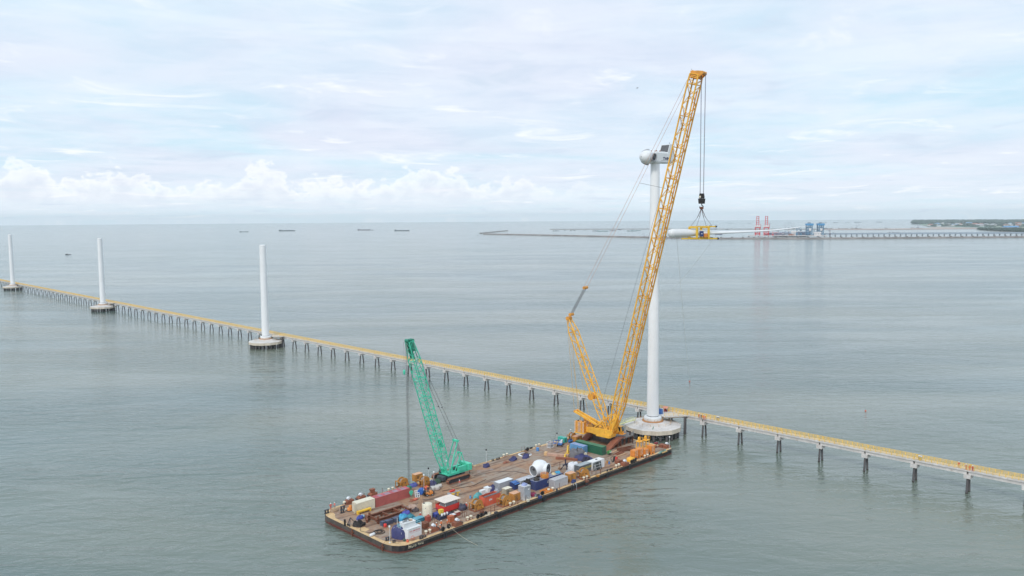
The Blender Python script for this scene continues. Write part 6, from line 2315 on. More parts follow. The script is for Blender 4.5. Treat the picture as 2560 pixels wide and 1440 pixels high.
# dark uprights beyond the crane, next to the foundation
for k, (px, py, h, lab) in enumerate(((1556, 1098, 4.0, 'dark braced steel trestle standing at the stern beside the crane cab'), (1575, 1106, 4.2, 'dark braced steel trestle standing at the stern beside the foundation'))):
    t_ = on_deck('steel_trestle', lab, 'trestle', px, py, 0)
    m_ = MB()
    m_.bar((0, 0, 0), (0, 0, h), .5)
    m_.bar((1.5, 0, 0), (0, 0, h * .7), .25)
    m_.bar((0, -1.3, 0), (0, 0, h * .7), .25)
    m_.build('braced_post', mat('dark_brown_steel', (74, 54, 50), .7, var=.2, rust=.15), t_)
    MB().box(-.6, .6, -.6, .6, 0, .1).build('base_plate', RUST, t_)
# gangway from the foundation towards the crane platform
ga_, gb_ = P(1587, 1049, 6.05), bw(ur + 7.2 + 8.0, vr - .3 + Wp - 3.0, CR_Z + .1)
mid_ = (ga_ + gb_) / 2
gl = (gb_ - ga_)
t_ = thing('gangway', 'pale yellow railed gangway from the foundation to the barge', 'gangway', tuple(mid_), math.atan2(gl.y, gl.x))
hl, dzg = Vector((gl.x, gl.y, 0)).length / 2, gl.z / 2
MB().bar((-hl, 0, -dzg), (hl, 0, dzg), 1.3, .18).build('tread', mat('pale_yellow_green', (212, 216, 160), .6, var=.12), t_)
for y in (-.7, .7):
    m_ = MB()
    m_.bar((-hl, y, -dzg + 1.05), (hl, y, dzg + 1.05), .1)
    m_.bar((-hl, y, -dzg + .55), (hl, y, dzg + .55), .08)
    for q in range(9):
        f = -1 + 2 * q / 8
        m_.bar((hl * f, y, dzg * f), (hl * f, y, dzg * f + 1.1), .08)
    m_.build('railing', MATS['pale_yellow_green'], t_)
# gear beside the tower door
p = P(1650, 1034, 7.32)
t_ = thing('work_shelter', 'blue and white sheet shelter with orange canopy beside the turbine tower', 'shelter', (p.x, p.y, 7.313), BA)
MB().slab([(-.9, 0), (.9, 0), (.5, 1.9), (-.5, 1.9)], -.9, .9).build('blue_sheet', BLUE, t_)
MB().slab([(.93, 0), (1.2, 0), (.8, 2.1), (.53, 2.0)], -.9, .9).build('white_sheet', WHITE, t_)
MB().bar((-.4, 0, 1.9), (.6, .6, 3.0), .14).build('pole', DARK, t_)
p = P(1664, 1028, 7.32)
t_ = thing('canopy', 'orange canopy sheet over red gear on the landing', 'canopy', (p.x, p.y, 7.313), BA + R(20))
m_ = MB()
m_.slab([(-1.6, 1.5), (0, 2.0), (1.6, 1.5), (0, 1.9)], -1.0, 1.0)
m_.build('sheet', mat('salmon_sheet', (240, 150, 120), .6, var=.1), t_)
for x in (-1.5, 1.5):
    for y in (-.9, .9):
        MB().bar((x, y, 0), (x, y, 1.52), .06).build('pole', DARK, t_)
MB().heap(.9, .7, .8, seed=111, rough=.5).build('red_gear', MATS['dark_red_paint'], t_)
# green hose on the near foundation
a = P(1638.5, 1064, 5.0)
b = P(1631.5, 1073.5, 4.6)
o = MB().tube([a, a.lerp(b, .4) + Vector((-.25, 0, .12)), b + Vector((0, 0, .08))], .12, n=6).build('hose', TEALD)
tag(o, 'short green hose lying on the round foundation top', 'hose')
# ------------------------------------------------------------------ people
def body_mesh(name, joints, edges, radii):
    me = bpy.data.meshes.new(name)
    me.from_pydata(joints, edges, [])
    o = bpy.data.objects.new(name, me)
    col.objects.link(o)
    sk = o.modifiers.new('skin', 'SKIN')
    sk.use_smooth_shade = True
    for v, r_ in zip(me.skin_vertices[0].data, radii):
        v.radius = (r_, r_)
    me.skin_vertices[0].data[0].use_root = True
    sb = o.modifiers.new('sub', 'SUBSURF')
    sb.levels = 1
    sb.render_levels = 1
    dg = bpy.context.evaluated_depsgraph_get()
    out = bpy.data.meshes.new_from_object(o.evaluated_get(dg))
    bpy.data.objects.remove(o, do_unlink=True)
    bpy.data.meshes.remove(me)
    out.name = name
    return out


def person_mesh(name, pose, mats):
    """mats: trousers, top, skin"""
    st = .20 if pose == 'walk' else .10
    arm = {'walk': (.18, -.16), 'stand': (.03, .06), 'reach': (.42, .38), 'hips': (.0, .0)}[pose]
    J = [(0, 0, .95), (0, 0, 1.15), (0, 0, 1.38), (0, 0, 1.50), (0, .02, 1.60), (0, .03, 1.72),
         (.10, 0, .90), (.12, st * .6, .50), (.12, st - .02, .10), (.12, st + .14, .04),
         (-.10, 0, .90), (-.12, -st * .3, .50), (-.12, -st - .02, .10), (-.12, -st + .14, .04),
         (.20, 0, 1.42), (.27, arm[0] * .4, 1.14), (.27, arm[0] + .04, .90 if arm[0] < .3 else 1.1), (.27, arm[0] + .1, .80 if arm[0] < .3 else 1.12),
         (-.20, 0, 1.42), (-.27, arm[1] * .4, 1.14), (-.27, arm[1] + .04, .90 if arm[1] < .3 else 1.1), (-.27, arm[1] + .1, .80 if arm[1] < .3 else 1.12)]
    if pose == 'hips':
        for i, s in ((15, 1), (19, -1)):
            J[i] = (.40 * s, -.05, 1.16)
            J[i + 1] = (.24 * s, .06, .98)
            J[i + 2] = (.18 * s, .09, .96)
    E_ = [(0, 1), (1, 2), (2, 3), (3, 4), (4, 5), (0, 6), (6, 7), (7, 8), (8, 9), (0, 10), (10, 11), (11, 12), (12, 13),
          (2, 14), (14, 15), (15, 16), (16, 17), (2, 18), (18, 19), (19, 20), (20, 21)]
    r_ = [.15, .155, .165, .075, .10, .10, .105, .078, .055, .05, .105, .078, .055, .05, .075, .06, .045, .04, .075, .06, .045, .04]
    me = body_mesh(name, J, E_, r_)
    me.materials.clear()
    for x in mats:
        me.materials.append(x)
    for p_ in me.polygons:
        z = p_.center.z
        hand = abs(p_.center.x) > .15 and (z < .93 or (pose == 'reach' and p_.center.y > .40) or (pose == 'hips' and z < 1.0)) and z > .6
        p_.material_index = 2 if (z > 1.47 or hand) else (0 if z < .93 else 1)
    return me


hl_ = MB()
hl_.lathe([(.155, 1.70), (.165, 1.715), (.135, 1.74), (.125, 1.80), (.085, 1.86), (.0001, 1.88)], n=14, c=(0, .03, 0))
helm_me = hl_.mesh('helmet', HELMET)
helm_y = bpy.data.meshes.new_from_object(bpy.data.objects.new('tmp', helm_me))
helm_y.materials.clear()
helm_y.materials.append(YEL)
ORV = mat('orange_vest', (240, 120, 40), .6, var=.1)
outfits = {
    'red': (mat('red_overall_legs', (196, 58, 46), .8, var=.15), OVERALL),
    'redwhite': (mat('pale_trousers', (172, 160, 158), .8, var=.1), mat('red_white_shirt', (226, 116, 104), .7, var=.25)),
    'orange': (TROUS, ORV),
    'navy': (TROUS, mat('navy_jacket', (58, 60, 96), .75, var=.15)),
    'orangefull': (mat('orange_overall_legs', (226, 104, 44), .8, var=.1), ORV),
}
PM = {}
for pose in ('stand', 'walk', 'reach', 'hips'):
    for k, (a, b) in outfits.items():
        PM[pose, k] = None


def person(label, px, py, z, pose, outfit, rot, yellow=False, group='workers in coloured overalls', scale=1.0):
    if PM[pose, outfit] is None:
        a, b = outfits[outfit]
        PM[pose, outfit] = person_mesh('body', pose, (a, b, SKIN))
    p = P(px, py, z)
    t_ = thing('person', label, 'person', (p.x, p.y, z), rot, group)
    t_.scale = (scale,) * 3
    place(PM[pose, outfit], 'body', t_)
    place(helm_y if yellow else helm_me, 'helmet', t_)
    return t_


dz_ = DZ - .011
person('worker in red overalls standing at the far bow corner', 827, 1274, dz_, 'hips', 'red', R(200), scale=1.05)
person('worker in red and white bending at the far bow corner rope pile', 837, 1271, dz_, 'reach', 'redwhite', R(140))
person('worker in red overalls beside the cream water tank', 1051, 1297, dz_, 'stand', 'red', R(160))
person('worker in red and white reaching in front of the cream water tank', 1071, 1299.5, dz_, 'reach', 'redwhite', R(30))
person('worker in orange vest beside the white covered lamp', 1091, 1322.5, dz_, 'stand', 'orange', R(250))
person('worker in orange vest standing by the tyre at the edge', 1100.5, 1327.5, dz_, 'hips', 'orange', R(100))
person('worker in orange vest behind the pair by the roller box', 1103, 1317.5, dz_, 'walk', 'orange', R(220))
person('worker in red overalls leaning at the kiosk end wall', 1098.5, 1277.5, dz_, 'reach', 'red', R(-60))
person('worker in red overalls between the kiosk and the ochre winch', 1166, 1272, dz_, 'stand', 'red', R(170))
person('worker in red and white walking near the green crane track', 1149, 1214, dz_, 'walk', 'redwhite', R(120))
person('worker in orange vest walking beyond the green crane', 1174, 1184, dz_, 'walk', 'orange', R(240))
person('worker in orange vest beside the rust orange tool chest', 1118.5, 1316, dz_, 'stand', 'orange', R(90))
person('worker in navy among the bulk bags', 1070, 1231, dz_, 'stand', 'navy', R(200), True)
for px, py, pose, of, rot, lab in ((1747.5, 1045.5, 'stand', 'red', 130, 'worker in red overalls at the tower end of the walkway group beside the foundation'),
                                (1752.8, 1047.2, 'stand', 'navy', 40, 'worker in navy jacket inside the walkway group beside the foundation'),
                                (1758, 1048.6, 'hips', 'orangefull', 200, 'worker in orange overalls in the walkway group beside the foundation'),
                                (1762.5, 1049.8, 'walk', 'orangefull', -45, 'worker in orange overalls trailing the walkway group beside the foundation'),
                                (2397, 1168.5, 'walk', 'red', 130, 'worker in red overalls walking ahead of the three on the walkway'),
                                (2415, 1174.5, 'stand', 'red', 60, 'worker in red overalls leading the three together on the walkway'),
                                (2424.5, 1176.5, 'walk', 'orangefull', 140, 'worker in orange overalls in the middle of the three on the walkway'),
                                (2431.5, 1178.5, 'stand', 'red', 100, 'worker in red overalls last of the three together on the walkway')):
    person(lab, px, py, DECK_Z + .002, pose, of, R(rot), of == 'orangefull' and px > 2000, 'workers on the walkway')
person('worker in red overalls under the orange canopy', 1660.5, 1031, 7.312, 'stand', 'red', R(100))
# ------------------------------------------------------------------ far shore, breakwaters and port
ROCK = mat('breakwater_rock', (128, 122, 118), .9, var=.3, scale=.05)
ROAD = mat('breakwater_road', (206, 200, 196), .85, var=.1, scale=.03)


def mound(name, label, pts, h, top_w, slope, mt, top_mt, parts=('rock_slope', 'crest_road')):
    """an embankment along waterline points"""
    c = sum((Vector(p) for p in pts), Vector()) / len(pts)
    t_ = thing(name, label, 'breakwater', (c.x, c.y, 0))
    a = MB()
    b = MB()
    rows = []
    for i, p in enumerate(pts):
        d = (Vector(pts[min(i + 1, len(pts) - 1)]) - Vector(pts[max(i - 1, 0)]))
        d.z = 0
        d.normalize()
        n_ = Vector((-d.y, d.x, 0))
        if n_.y < 0:
            n_ = -n_
        q = Vector(p) - c
        q.z = 0
        rows.append([q + Vector((0, 0, -1)), q + n_ * slope + Vector((0, 0, h)), q + n_ * (slope + top_w) + Vector((0, 0, h)), q + n_ * (2 * slope + top_w) + Vector((0, 0, -1))])
    for i in range(len(rows) - 1):
        r0, r1 = rows[i], rows[i + 1]
        for k in (0, 2):
            a.add([r0[k], r1[k], r1[k + 1], r0[k + 1]], [(0, 1, 2, 3)])
        b.add([r0[1], r1[1], r1[2], r0[2]], [(0, 1, 2, 3)])
    a.add(rows[0], [(0, 1, 2, 3)])
    a.add(rows[-1], [(3, 2, 1, 0)])
    a.build(parts[0], mt, t_)
    b.build(parts[1], top_mt, t_)
    return t_


def curve_pts(px, n_=8):
    out = []
    for (x0, y0), (x1, y1) in zip(px, px[1:]):
        for k in range(n_):
            q = k / n_
            out.append(P(x0 + (x1 - x0) * q, y0 + (y1 - y0) * q, 0))
    out.append(P(*px[-1], 0))
    return out


BWX = [(1206, 586.3), (1420, 590.8), (1640, 595.6), (1800, 598.2), (2000, 598.6), (2180, 597.4), (2380, 595.8), (2620, 594)]
mound('breakwater', 'long low stone breakwater with pale crest road across the bay', curve_pts(BWX), 6.0, 22, 9, ROCK, ROAD)
mound('breakwater', 'thin return arm of stone at the breakwater tip', curve_pts([(1207, 584), (1272, 577.5)]), 5.0, 8, 8, ROCK, ROCK)
mound('breakwater', 'low far breakwater beyond the anchored ships', curve_pts([(1375, 573.8), (1640, 573.0), (2060, 573.6)]), 4.0, 10, 8, ROCK, ROCK)
mound('breakwater', 'broad far sand bank joining the shore behind the port', curve_pts([(2060, 574.4), (2200, 574.6), (2330, 573.6), (2450, 572.4)]), 4.5, 160, 20, mat('wet_sand', (158, 142, 134), .9, var=.1, scale=.01), mat('dry_sand', (200, 182, 170), .9, var=.1, scale=.01))
# parapet blocks and lamps along the near breakwater
blk_me = MB().box(-3, 3, -2, 2, 0, 2.6).mesh('parapet_block', ROCK)
for k in range(34):
    x = 1640 + k * 27.5
    y0 = [b for a, b in zip(BWX, BWX[1:]) if a[0] <= x <= b[0]]
    for (xa, ya), (xb, yb) in zip(BWX, BWX[1:]):
        if xa <= x <= xb:
            y = ya + (yb - ya) * (x - xa) / (xb - xa)
    p = P(x, y, 0)
    t_ = tag(place(blk_me, 'parapet_block', None, (p.x, p.y + 14, 5.98)), 'small stone block standing on the long breakwater crest', 'block', 'blocks along the breakwater crest')

# ------------------------------------------------------------------ land
LANDM = bpy.data.materials.new('far_fields')
LANDM.use_nodes = True
t = LANDM.node_tree
b = t.nodes['Principled BSDF']
tc = t.nodes.new('ShaderNodeTexCoord').outputs['Object']
v_ = t.nodes.new('ShaderNodeTexVoronoi')
v_.inputs['Scale'].default_value = .006
t.links.new(tc, v_.inputs['Vector'])
n1 = noise_n(t, tc, .002, 4, .6)
c_ = mix_n(t, smooth_n(t, n1, .4, .6), lin((96, 118, 104)), lin((130, 138, 124)))
c_ = mix_n(t, .12, c_, v_.outputs['Color'])
t.links.new(c_, b.inputs['Base Color'])
b.inputs['Roughness'].default_value = .95
shore = [(2292, 560.5), (2306, 563.5), (2318, 567.0), (2335, 568.6), (2420, 569.2), (2460, 571.0), (2560, 571.2), (2700, 571.4)]
pts = [P(x, y, 0) for x, y in shore]
far = [P(2760, 553, 0), P(2285, 554.3, 0)]
allp = pts + far
mb = MB()
n_ = len(allp)
mb.add([(p.x, p.y, 1.6) for p in allp] + [(p.x, p.y, -1.0) for p in allp], [tuple(range(n_))] + [(i, n_ + i, n_ + (i + 1) % n_, (i + 1) % n_) for i in range(n_)])
setting(mb.build('coastal_plain', LANDM))
mb = MB()
bp_ = [P(x, y, 0) for x, y in ((2318, 567.6), (2340, 571.0), (2440, 571.4), (2520, 572.0), (2440, 569.6), (2335, 568.4))]
mb.prism([(p.x, p.y) for p in bp_], -1, 1.0)
setting(mb.build('beach', MATS['dry_sand']))
# mangrove point
mp_ = [P(x, y, 0) for x, y in ((2440, 574.6), (2470, 577.6), (2520, 580.6), (2600, 582.5), (2700, 583), (2700, 572), (2560, 571.5), (2460, 572.0))]
mb = MB()
mb.prism([(p.x, p.y) for p in mp_], -1, .8)
setting(mb.build('mangrove_bank', mat('mud_bank', (96, 96, 88), .9, var=.2, scale=.02)))


def wood(name, region, count, hmin, hmax, wmul, mt, seed):
    """a far wood: many rounded leafy crowns as one mass"""
    r_ = random.Random(seed)
    m_ = MB()
    base = []
    for i in range(6):
        base.append(i * math.pi / 3)
    for k in range(count):
        x, y = region(r_)
        p = P(x, y, 0)
        h = r_.uniform(hmin, hmax)
        w0 = h * r_.uniform(.45, .8) * wmul
        vs = [(p.x, p.y, h)]
        for zz, q in ((.82, .62), (.5, 1.0), (.12, .7)):
            for a in base:
                j = r_.uniform(.75, 1.2)
                vs.append((p.x + w0 * q * j * math.cos(a + zz), p.y + w0 * q * j * math.sin(a + zz), h * zz * r_.uniform(.9, 1.1)))
        fs = [(0, 1 + i, 1 + (i + 1) % 6) for i in range(6)]
        for row in range(2):
            o_ = 1 + row * 6
            for i in range(6):
                fs.append((o_ + i, o_ + 6 + i, o_ + 6 + (i + 1) % 6, o_ + (i + 1) % 6))
        m_.add(vs, fs)
    return setting(m_.build(name, mt), 'stuff')


LEAF = mat('far_foliage', (66, 84, 76), .9, var=.3, scale=.02)  # slight blue-grey tint in the leaf colour stands in for distance haze


def reg_head(r_):
    x = 2286 + (2700 - 2286) * r_.random() ** 1.0
    return x, r_.uniform(554.6, 560.0 if x < 2330 else 559.0)


def reg_scatter(r_):
    x = r_.uniform(2330, 2700)
    return x, r_.uniform(559, 567.5)


def reg_mang(r_):
    x = r_.uniform(2446, 2690)
    top = 573
    bot = 575 + (x - 2446) * .055
    return x, r_.uniform(top, min(bot, 581.5))


wood('headland_wood', reg_head, 1500, 16, 34, 2.2, LEAF, 3)
wood('farmland_trees', reg_scatter, 260, 7, 14, 2.6, LEAF, 4)
wood('mangrove_wood', reg_mang, 900, 7, 13, 1.2, mat('mangrove_foliage', (50, 70, 60), .9, var=.3, scale=.03), 5)
# houses on the plain
for k in range(26):
    x = rng.uniform(2325, 2556)
    y = rng.uniform(559.5, 567.3)
    p = P(x, y, 0)
    L_ = rng.uniform(26, 70)
    t_ = thing('farm_building', 'tiny pale building among the fields on the far shore', 'building', (p.x, p.y, 1.62), rng.uniform(0, 3), 'buildings on the far shore')
    w_, h_ = L_ * .45, rng.uniform(6, 10)
    MB().box(-L_ / 2, L_ / 2, -w_ / 2, w_ / 2, 0, h_).build('wall', mat('far_wall', (222, 220, 214), .8), t_)
    MB().slab([(-w_ * .6, h_ + .01), (w_ * .6, h_ + .01), (0, h_ + w_ * .3)], -L_ * .52, L_ * .52).build('roof', mat(('far_roof_red', 'far_roof_grey', 'far_roof_blue')[k % 3], ((168, 110, 98), (170, 172, 176), (120, 160, 196))[k % 3], .7), t_).rotation_euler = (0, 0, R(90))
p = P(2526, 573.4, 0)
t_ = thing('farm_building', 'long building with bright blue roof behind the mangroves', 'building', (p.x, p.y, .8), R(8))
MB().box(-45, 45, -14, 14, 0, 12).build('wall', MATS['far_wall'], t_)
MB().slab([(-17, 12.02), (17, 12.02), (0, 19)], -46, 46).build('roof', SKYB, t_).rotation_euler = (0, 0, R(90))

# ------------------------------------------------------------------ conveyor trestle
ta, tb = P(2062, 591.5, 0), P(2640, 588.8, 0)
dt = tb - ta
LT = dt.length
cv = thing('conveyor_trestle', 'long blue-grey conveyor trestle on regular piers running to the shore', 'trestle', tuple(ta), math.atan2(dt.y, dt.x))
BGREY = mat('blue_grey_steel', (150, 164, 180), .6, var=.1, scale=.05)
nsp = 42
sp = LT / nsp
dk_me = MB().box(0, sp - .3, 0, 8, 8.3, 10.2).mesh('trestle_deck', BGREY)
cv_me = MB().box(0, sp - .3, 2, 6, 10.22, 12.6).mesh('conveyor_gallery', mat('gallery_sheet', (160, 176, 190), .6, var=.08, scale=.05))
pr_me = MB().box(-1.1, 1.1, .5, 7.5, -1, 8.28).mesh('pier', mat('far_pier', (140, 148, 158), .7))
for k in range(nsp):
    place(dk_me, 'trestle_deck', cv, (sp * k, 0, 0))
    place(cv_me, 'conveyor_gallery', cv, (sp * k, 0, 0))
    place(pr_me, 'pier', cv, (sp * k, 0, 0))
pa, pb = P(2062, 584.8, 0), P(2640, 582.0, 0)
d2 = pb - pa
c2 = thing('conveyor_trestle', 'second darker low causeway beyond the conveyor trestle', 'trestle', tuple(pa), math.atan2(d2.y, d2.x))
for k in range(20):
    MB().box(d2.length / 20 * k, d2.length / 20 * (k + 1) - .5, 0, 12, -.8, 4.2).build('causeway_section', BGREY, c2)

# ------------------------------------------------------------------ quay
qa, qb = P(1868, 592.4, 0), P(2068, 592.6, 0)
dq = qb - qa
qy = thing('port_quay', 'concrete port quay carrying the red and blue gantry cranes', 'quay', tuple(qa), math.atan2(dq.y, dq.x))
for k in range(8):
    MB().box(dq.length / 8 * k, dq.length / 8 * (k + 1) - .6, 0, 60, 3.5, 6).build('quay_deck', ROAD, qy)
    for j in (1, 30, 58):
        MB().box(dq.length / 8 * k + 4, dq.length / 8 * k + 8, j, j + 3, -1, 3.49).build('quay_pile', MATS['far_pier'], qy)
QZ = 6.01


def quay_p(px, off=20.0):
    q = P(px, 592.4, 0)
    n2 = Vector((-dq.y, dq.x, 0)).normalized()
    return q + n2 * off


RCR = mat('port_crane_red', (204, 30, 48), .55, var=.1, scale=.1)
BCR = mat('port_crane_blue', (60, 150, 205), .55, var=.12, scale=.1)
BCD = mat('port_crane_blue_dark', (84, 128, 160), .6, var=.12, scale=.1)
for px, lab in ((1893.5, 'red port gantry crane with raised jib next to the open water'), (1915.5, 'red port gantry crane with raised jib beside the yard')):
    q = quay_p(px)
    t_ = thing('port_crane', lab, 'crane', (q.x, q.y, QZ), math.atan2(dq.y, dq.x), 'red port cranes')
    w_, dp = 9.0, 11.0
    for x in (-w_, w_):
        for y in (-dp, dp):
            MB().box(x - 2.0, x + 2.0, y - 2.0, y + 2.0, 0, 34).build('leg', RCR, t_)
    for z in (4, 18, 30):
        m_ = MB()
        for y in (-dp, dp):
            m_.box(-w_ + 2.02, w_ - 2.02, y - 1.6, y + 1.6, z, z + 3.9)
        for x in (-w_, w_):
            m_.box(x - 1.6, x + 1.6, -dp + 2.02, dp - 2.02, z, z + 3.9)
        m_.build('portal_beam', RCR, t_)
    m_ = MB()
    m_.bar((-w_, -dp - .2, 7), (w_, -dp - .2, 19), 2.0)
    m_.bar((w_, -dp - .2, 7), (-w_, -dp - .2, 19), 2.0)
    m_.build('cross_brace', RCR, t_)
    MB().box(-w_ - 2.5, w_ + 2.5, -dp, dp * .6, 34.02, 41).build('machinery_house', mat('port_white', (226, 222, 220), .6), t_)
    m_ = MB()
    for x in (-5.0, 5.0):
        m_.bar((x, -4, 41.1), (x * .8, 2, 79), 2.6)
    for k in range(5):
        z = 46 + k * 7.6
        m_.bar((-4.8, -3.2 + k * .9, z), (4.8, -3.2 + k * .9, z), 1.8)
    m_.build('raised_jib', RCR, t_)
    MB().bar((w_ + 3.0, 2, 30), (w_ + 3.0, 2, 46), 2.0).build('stair_mast', RCR, t_)
for px, lab in ((2023, 'blue coal unloader gantry next to the quay warehouses'), (2051, 'blue coal unloader gantry at the trestle end')):
    q = quay_p(px, 24)
    t_ = thing('port_crane', lab, 'crane', (q.x, q.y, QZ), math.atan2(dq.y, dq.x) + R(14), 'blue coal unloaders')
    w_, dp = 8.0, 12.0
    for x in (-w_, w_):
        for y in (-dp, dp):
            MB().box(x - 1.8, x + 1.8, y - 1.8, y + 1.8, 0, 40).build('leg', BCD, t_)
    for z in (6, 18, 30):
        m_ = MB()
        for y in (-dp, dp):
            m_.box(-w_ + 1.82, w_ - 1.82, y - 1.3, y + 1.3, z, z + 3)
            m_.bar((-w_, y, z), (w_, y, z + 11), 1.5)
        for x in (-w_, w_):
            m_.box(x - 1.3, x + 1.3, -dp + 1.82, dp - 1.82, z, z + 3)
        m_.build('lattice_bracing', BCD, t_)
    MB().box(-w_ - 4.0, w_ + 6.0, -dp, dp, 40.02, 48).build('machinery_house', BCR, t_)
    MB().box(-5, 4, -6, 6, 48.02, 53).build('roof_house', mat('port_grey', (150, 160, 168), .6), t_)
    MB().box(-4, 4, -dp - 3.5, -dp - 1.9, 19, 29).build('operator_cab', MATS['port_white'], t_)
for px, off, L_, W_, h, mt, lab in ((2044, -8, 26, 10, 12, MATS['port_white'], 'white port shed between the blue unloaders'), (2010, 60, 50, 20, 10, mat('coal_heap_grey', (92, 104, 128), .8), 'long dark storage shed on the port quay'),
                                  (1968, 60, 60, 18, 10, BGREY, 'blue-grey warehouse on the quay'), (1985, 30, 20, 12, 16, MATS['port_white'], 'white tower house on the quay'),
                                  (1942, 50, 60, 14, 8, mat('port_purple_grey', (132, 122, 140), .7), 'low purplish conveyor shed beside the red cranes')):
    q = quay_p(px, off if off > 0 else 4)
    t_ = thing('port_building', lab, 'building', (q.x, q.y, QZ), math.atan2(dq.y, dq.x))
    MB().box(-L_ / 2, L_ / 2, -W_ / 2, W_ / 2, 0, h).build('wall', mt, t_)
    MB().slab([(-W_ * .55, h + .02), (W_ * .55, h + .02), (0, h + W_ * .2)], -L_ * .51, L_ * .51).build('roof', mt, t_).rotation_euler = (0, 0, R(90))
    for k in range(4):
        MB().box(-L_ / 2 + L_ * (k + .3) / 4, -L_ / 2 + L_ * (k + .7) / 4, -W_ / 2 - .15, -W_ / 2 - .02, h * .3, h * .7).build('window', MATS['far_pier'], t_)


YG = mat('yard_grey', (128, 130, 146), .7, var=.15)
for k, (px, off, h, j, mt, lab) in enumerate(((1932, 12, 16, 18, RCR, 'small red luffing crane on the quay beside the tall red gantries'), (1946, 30, 22, 16, YG, 'grey lattice yard crane beside the purplish shed'),
                                     (1957, 10, 14, 14, YG, 'short grey yard crane beside the warehouse'), (1972, 36, 34, 22, YG, 'tall thin grey yard crane behind the warehouse'),
                                     (1992, 12, 30, 20, BCD, 'blue-grey ship loader boom before the white tower house'), (2003, 34, 26, 14, BCD, 'blue-grey lattice tower beside the storage shed'),
                                     (2036, 36, 22, 18, BCD, 'blue-grey lattice tower between the blue unloaders'), (2075, 14, 24, 16, YG, 'grey crane standing at the start of the trestle'))):
    q = quay_p(px, off)
    t_ = thing('yard_crane', lab, 'crane', (q.x, q.y, QZ), math.atan2(dq.y, dq.x) + R(20 * (k % 3)), 'small cranes on the quay')
    MB().box(-3, 3, -3, 3, 0, h * .35).build('portal', mt, t_)
    m_ = MB()
    for x in (-1.6, 1.6):
        m_.bar((x, 0, h * .35), (x * .6, 0, h), 1.3)
    m_.bar((-1.4, 0, h * .65), (1.4, 0, h * .65), 1.0)
    m_.build('tower_frame', mt, t_)
    MB().bar((0, 0, h * .6), (j * (-1 if k % 2 else 1), 0, h * (1.25 if k % 3 else .8)), 1.2).build('jib', mt, t_)
    MB().box(-2.6, 2.6, -2, 2, h * .5, h * .62).build('cab', MATS['port_white'], t_)
for k, (px, off, L_, h, mt, lab) in enumerate(((1925, 44, 40, 5, MATS['port_purple_grey'], 'low dark ore heap behind the red gantries'), (1955, 80, 80, 7, mat('coal_black', (62, 66, 84), .9, var=.2), 'long black coal heap behind the quay'),
                                       (2000, 84, 60, 8, MATS['coal_black'], 'tall black coal heap near the blue unloaders'), (1978, 22, 26, 4, RUSTL, 'rust coloured ore heap before the warehouse'))):
    q = quay_p(px, off)
    o = MB().heap(L_ / 2, 9, h, seed=200 + k, n=20, rough=.3).build('ore_heap', mt, None, (q.x, q.y, QZ if off < 55 else 0.3), math.atan2(dq.y, dq.x))
    tag(o, lab, 'heap')
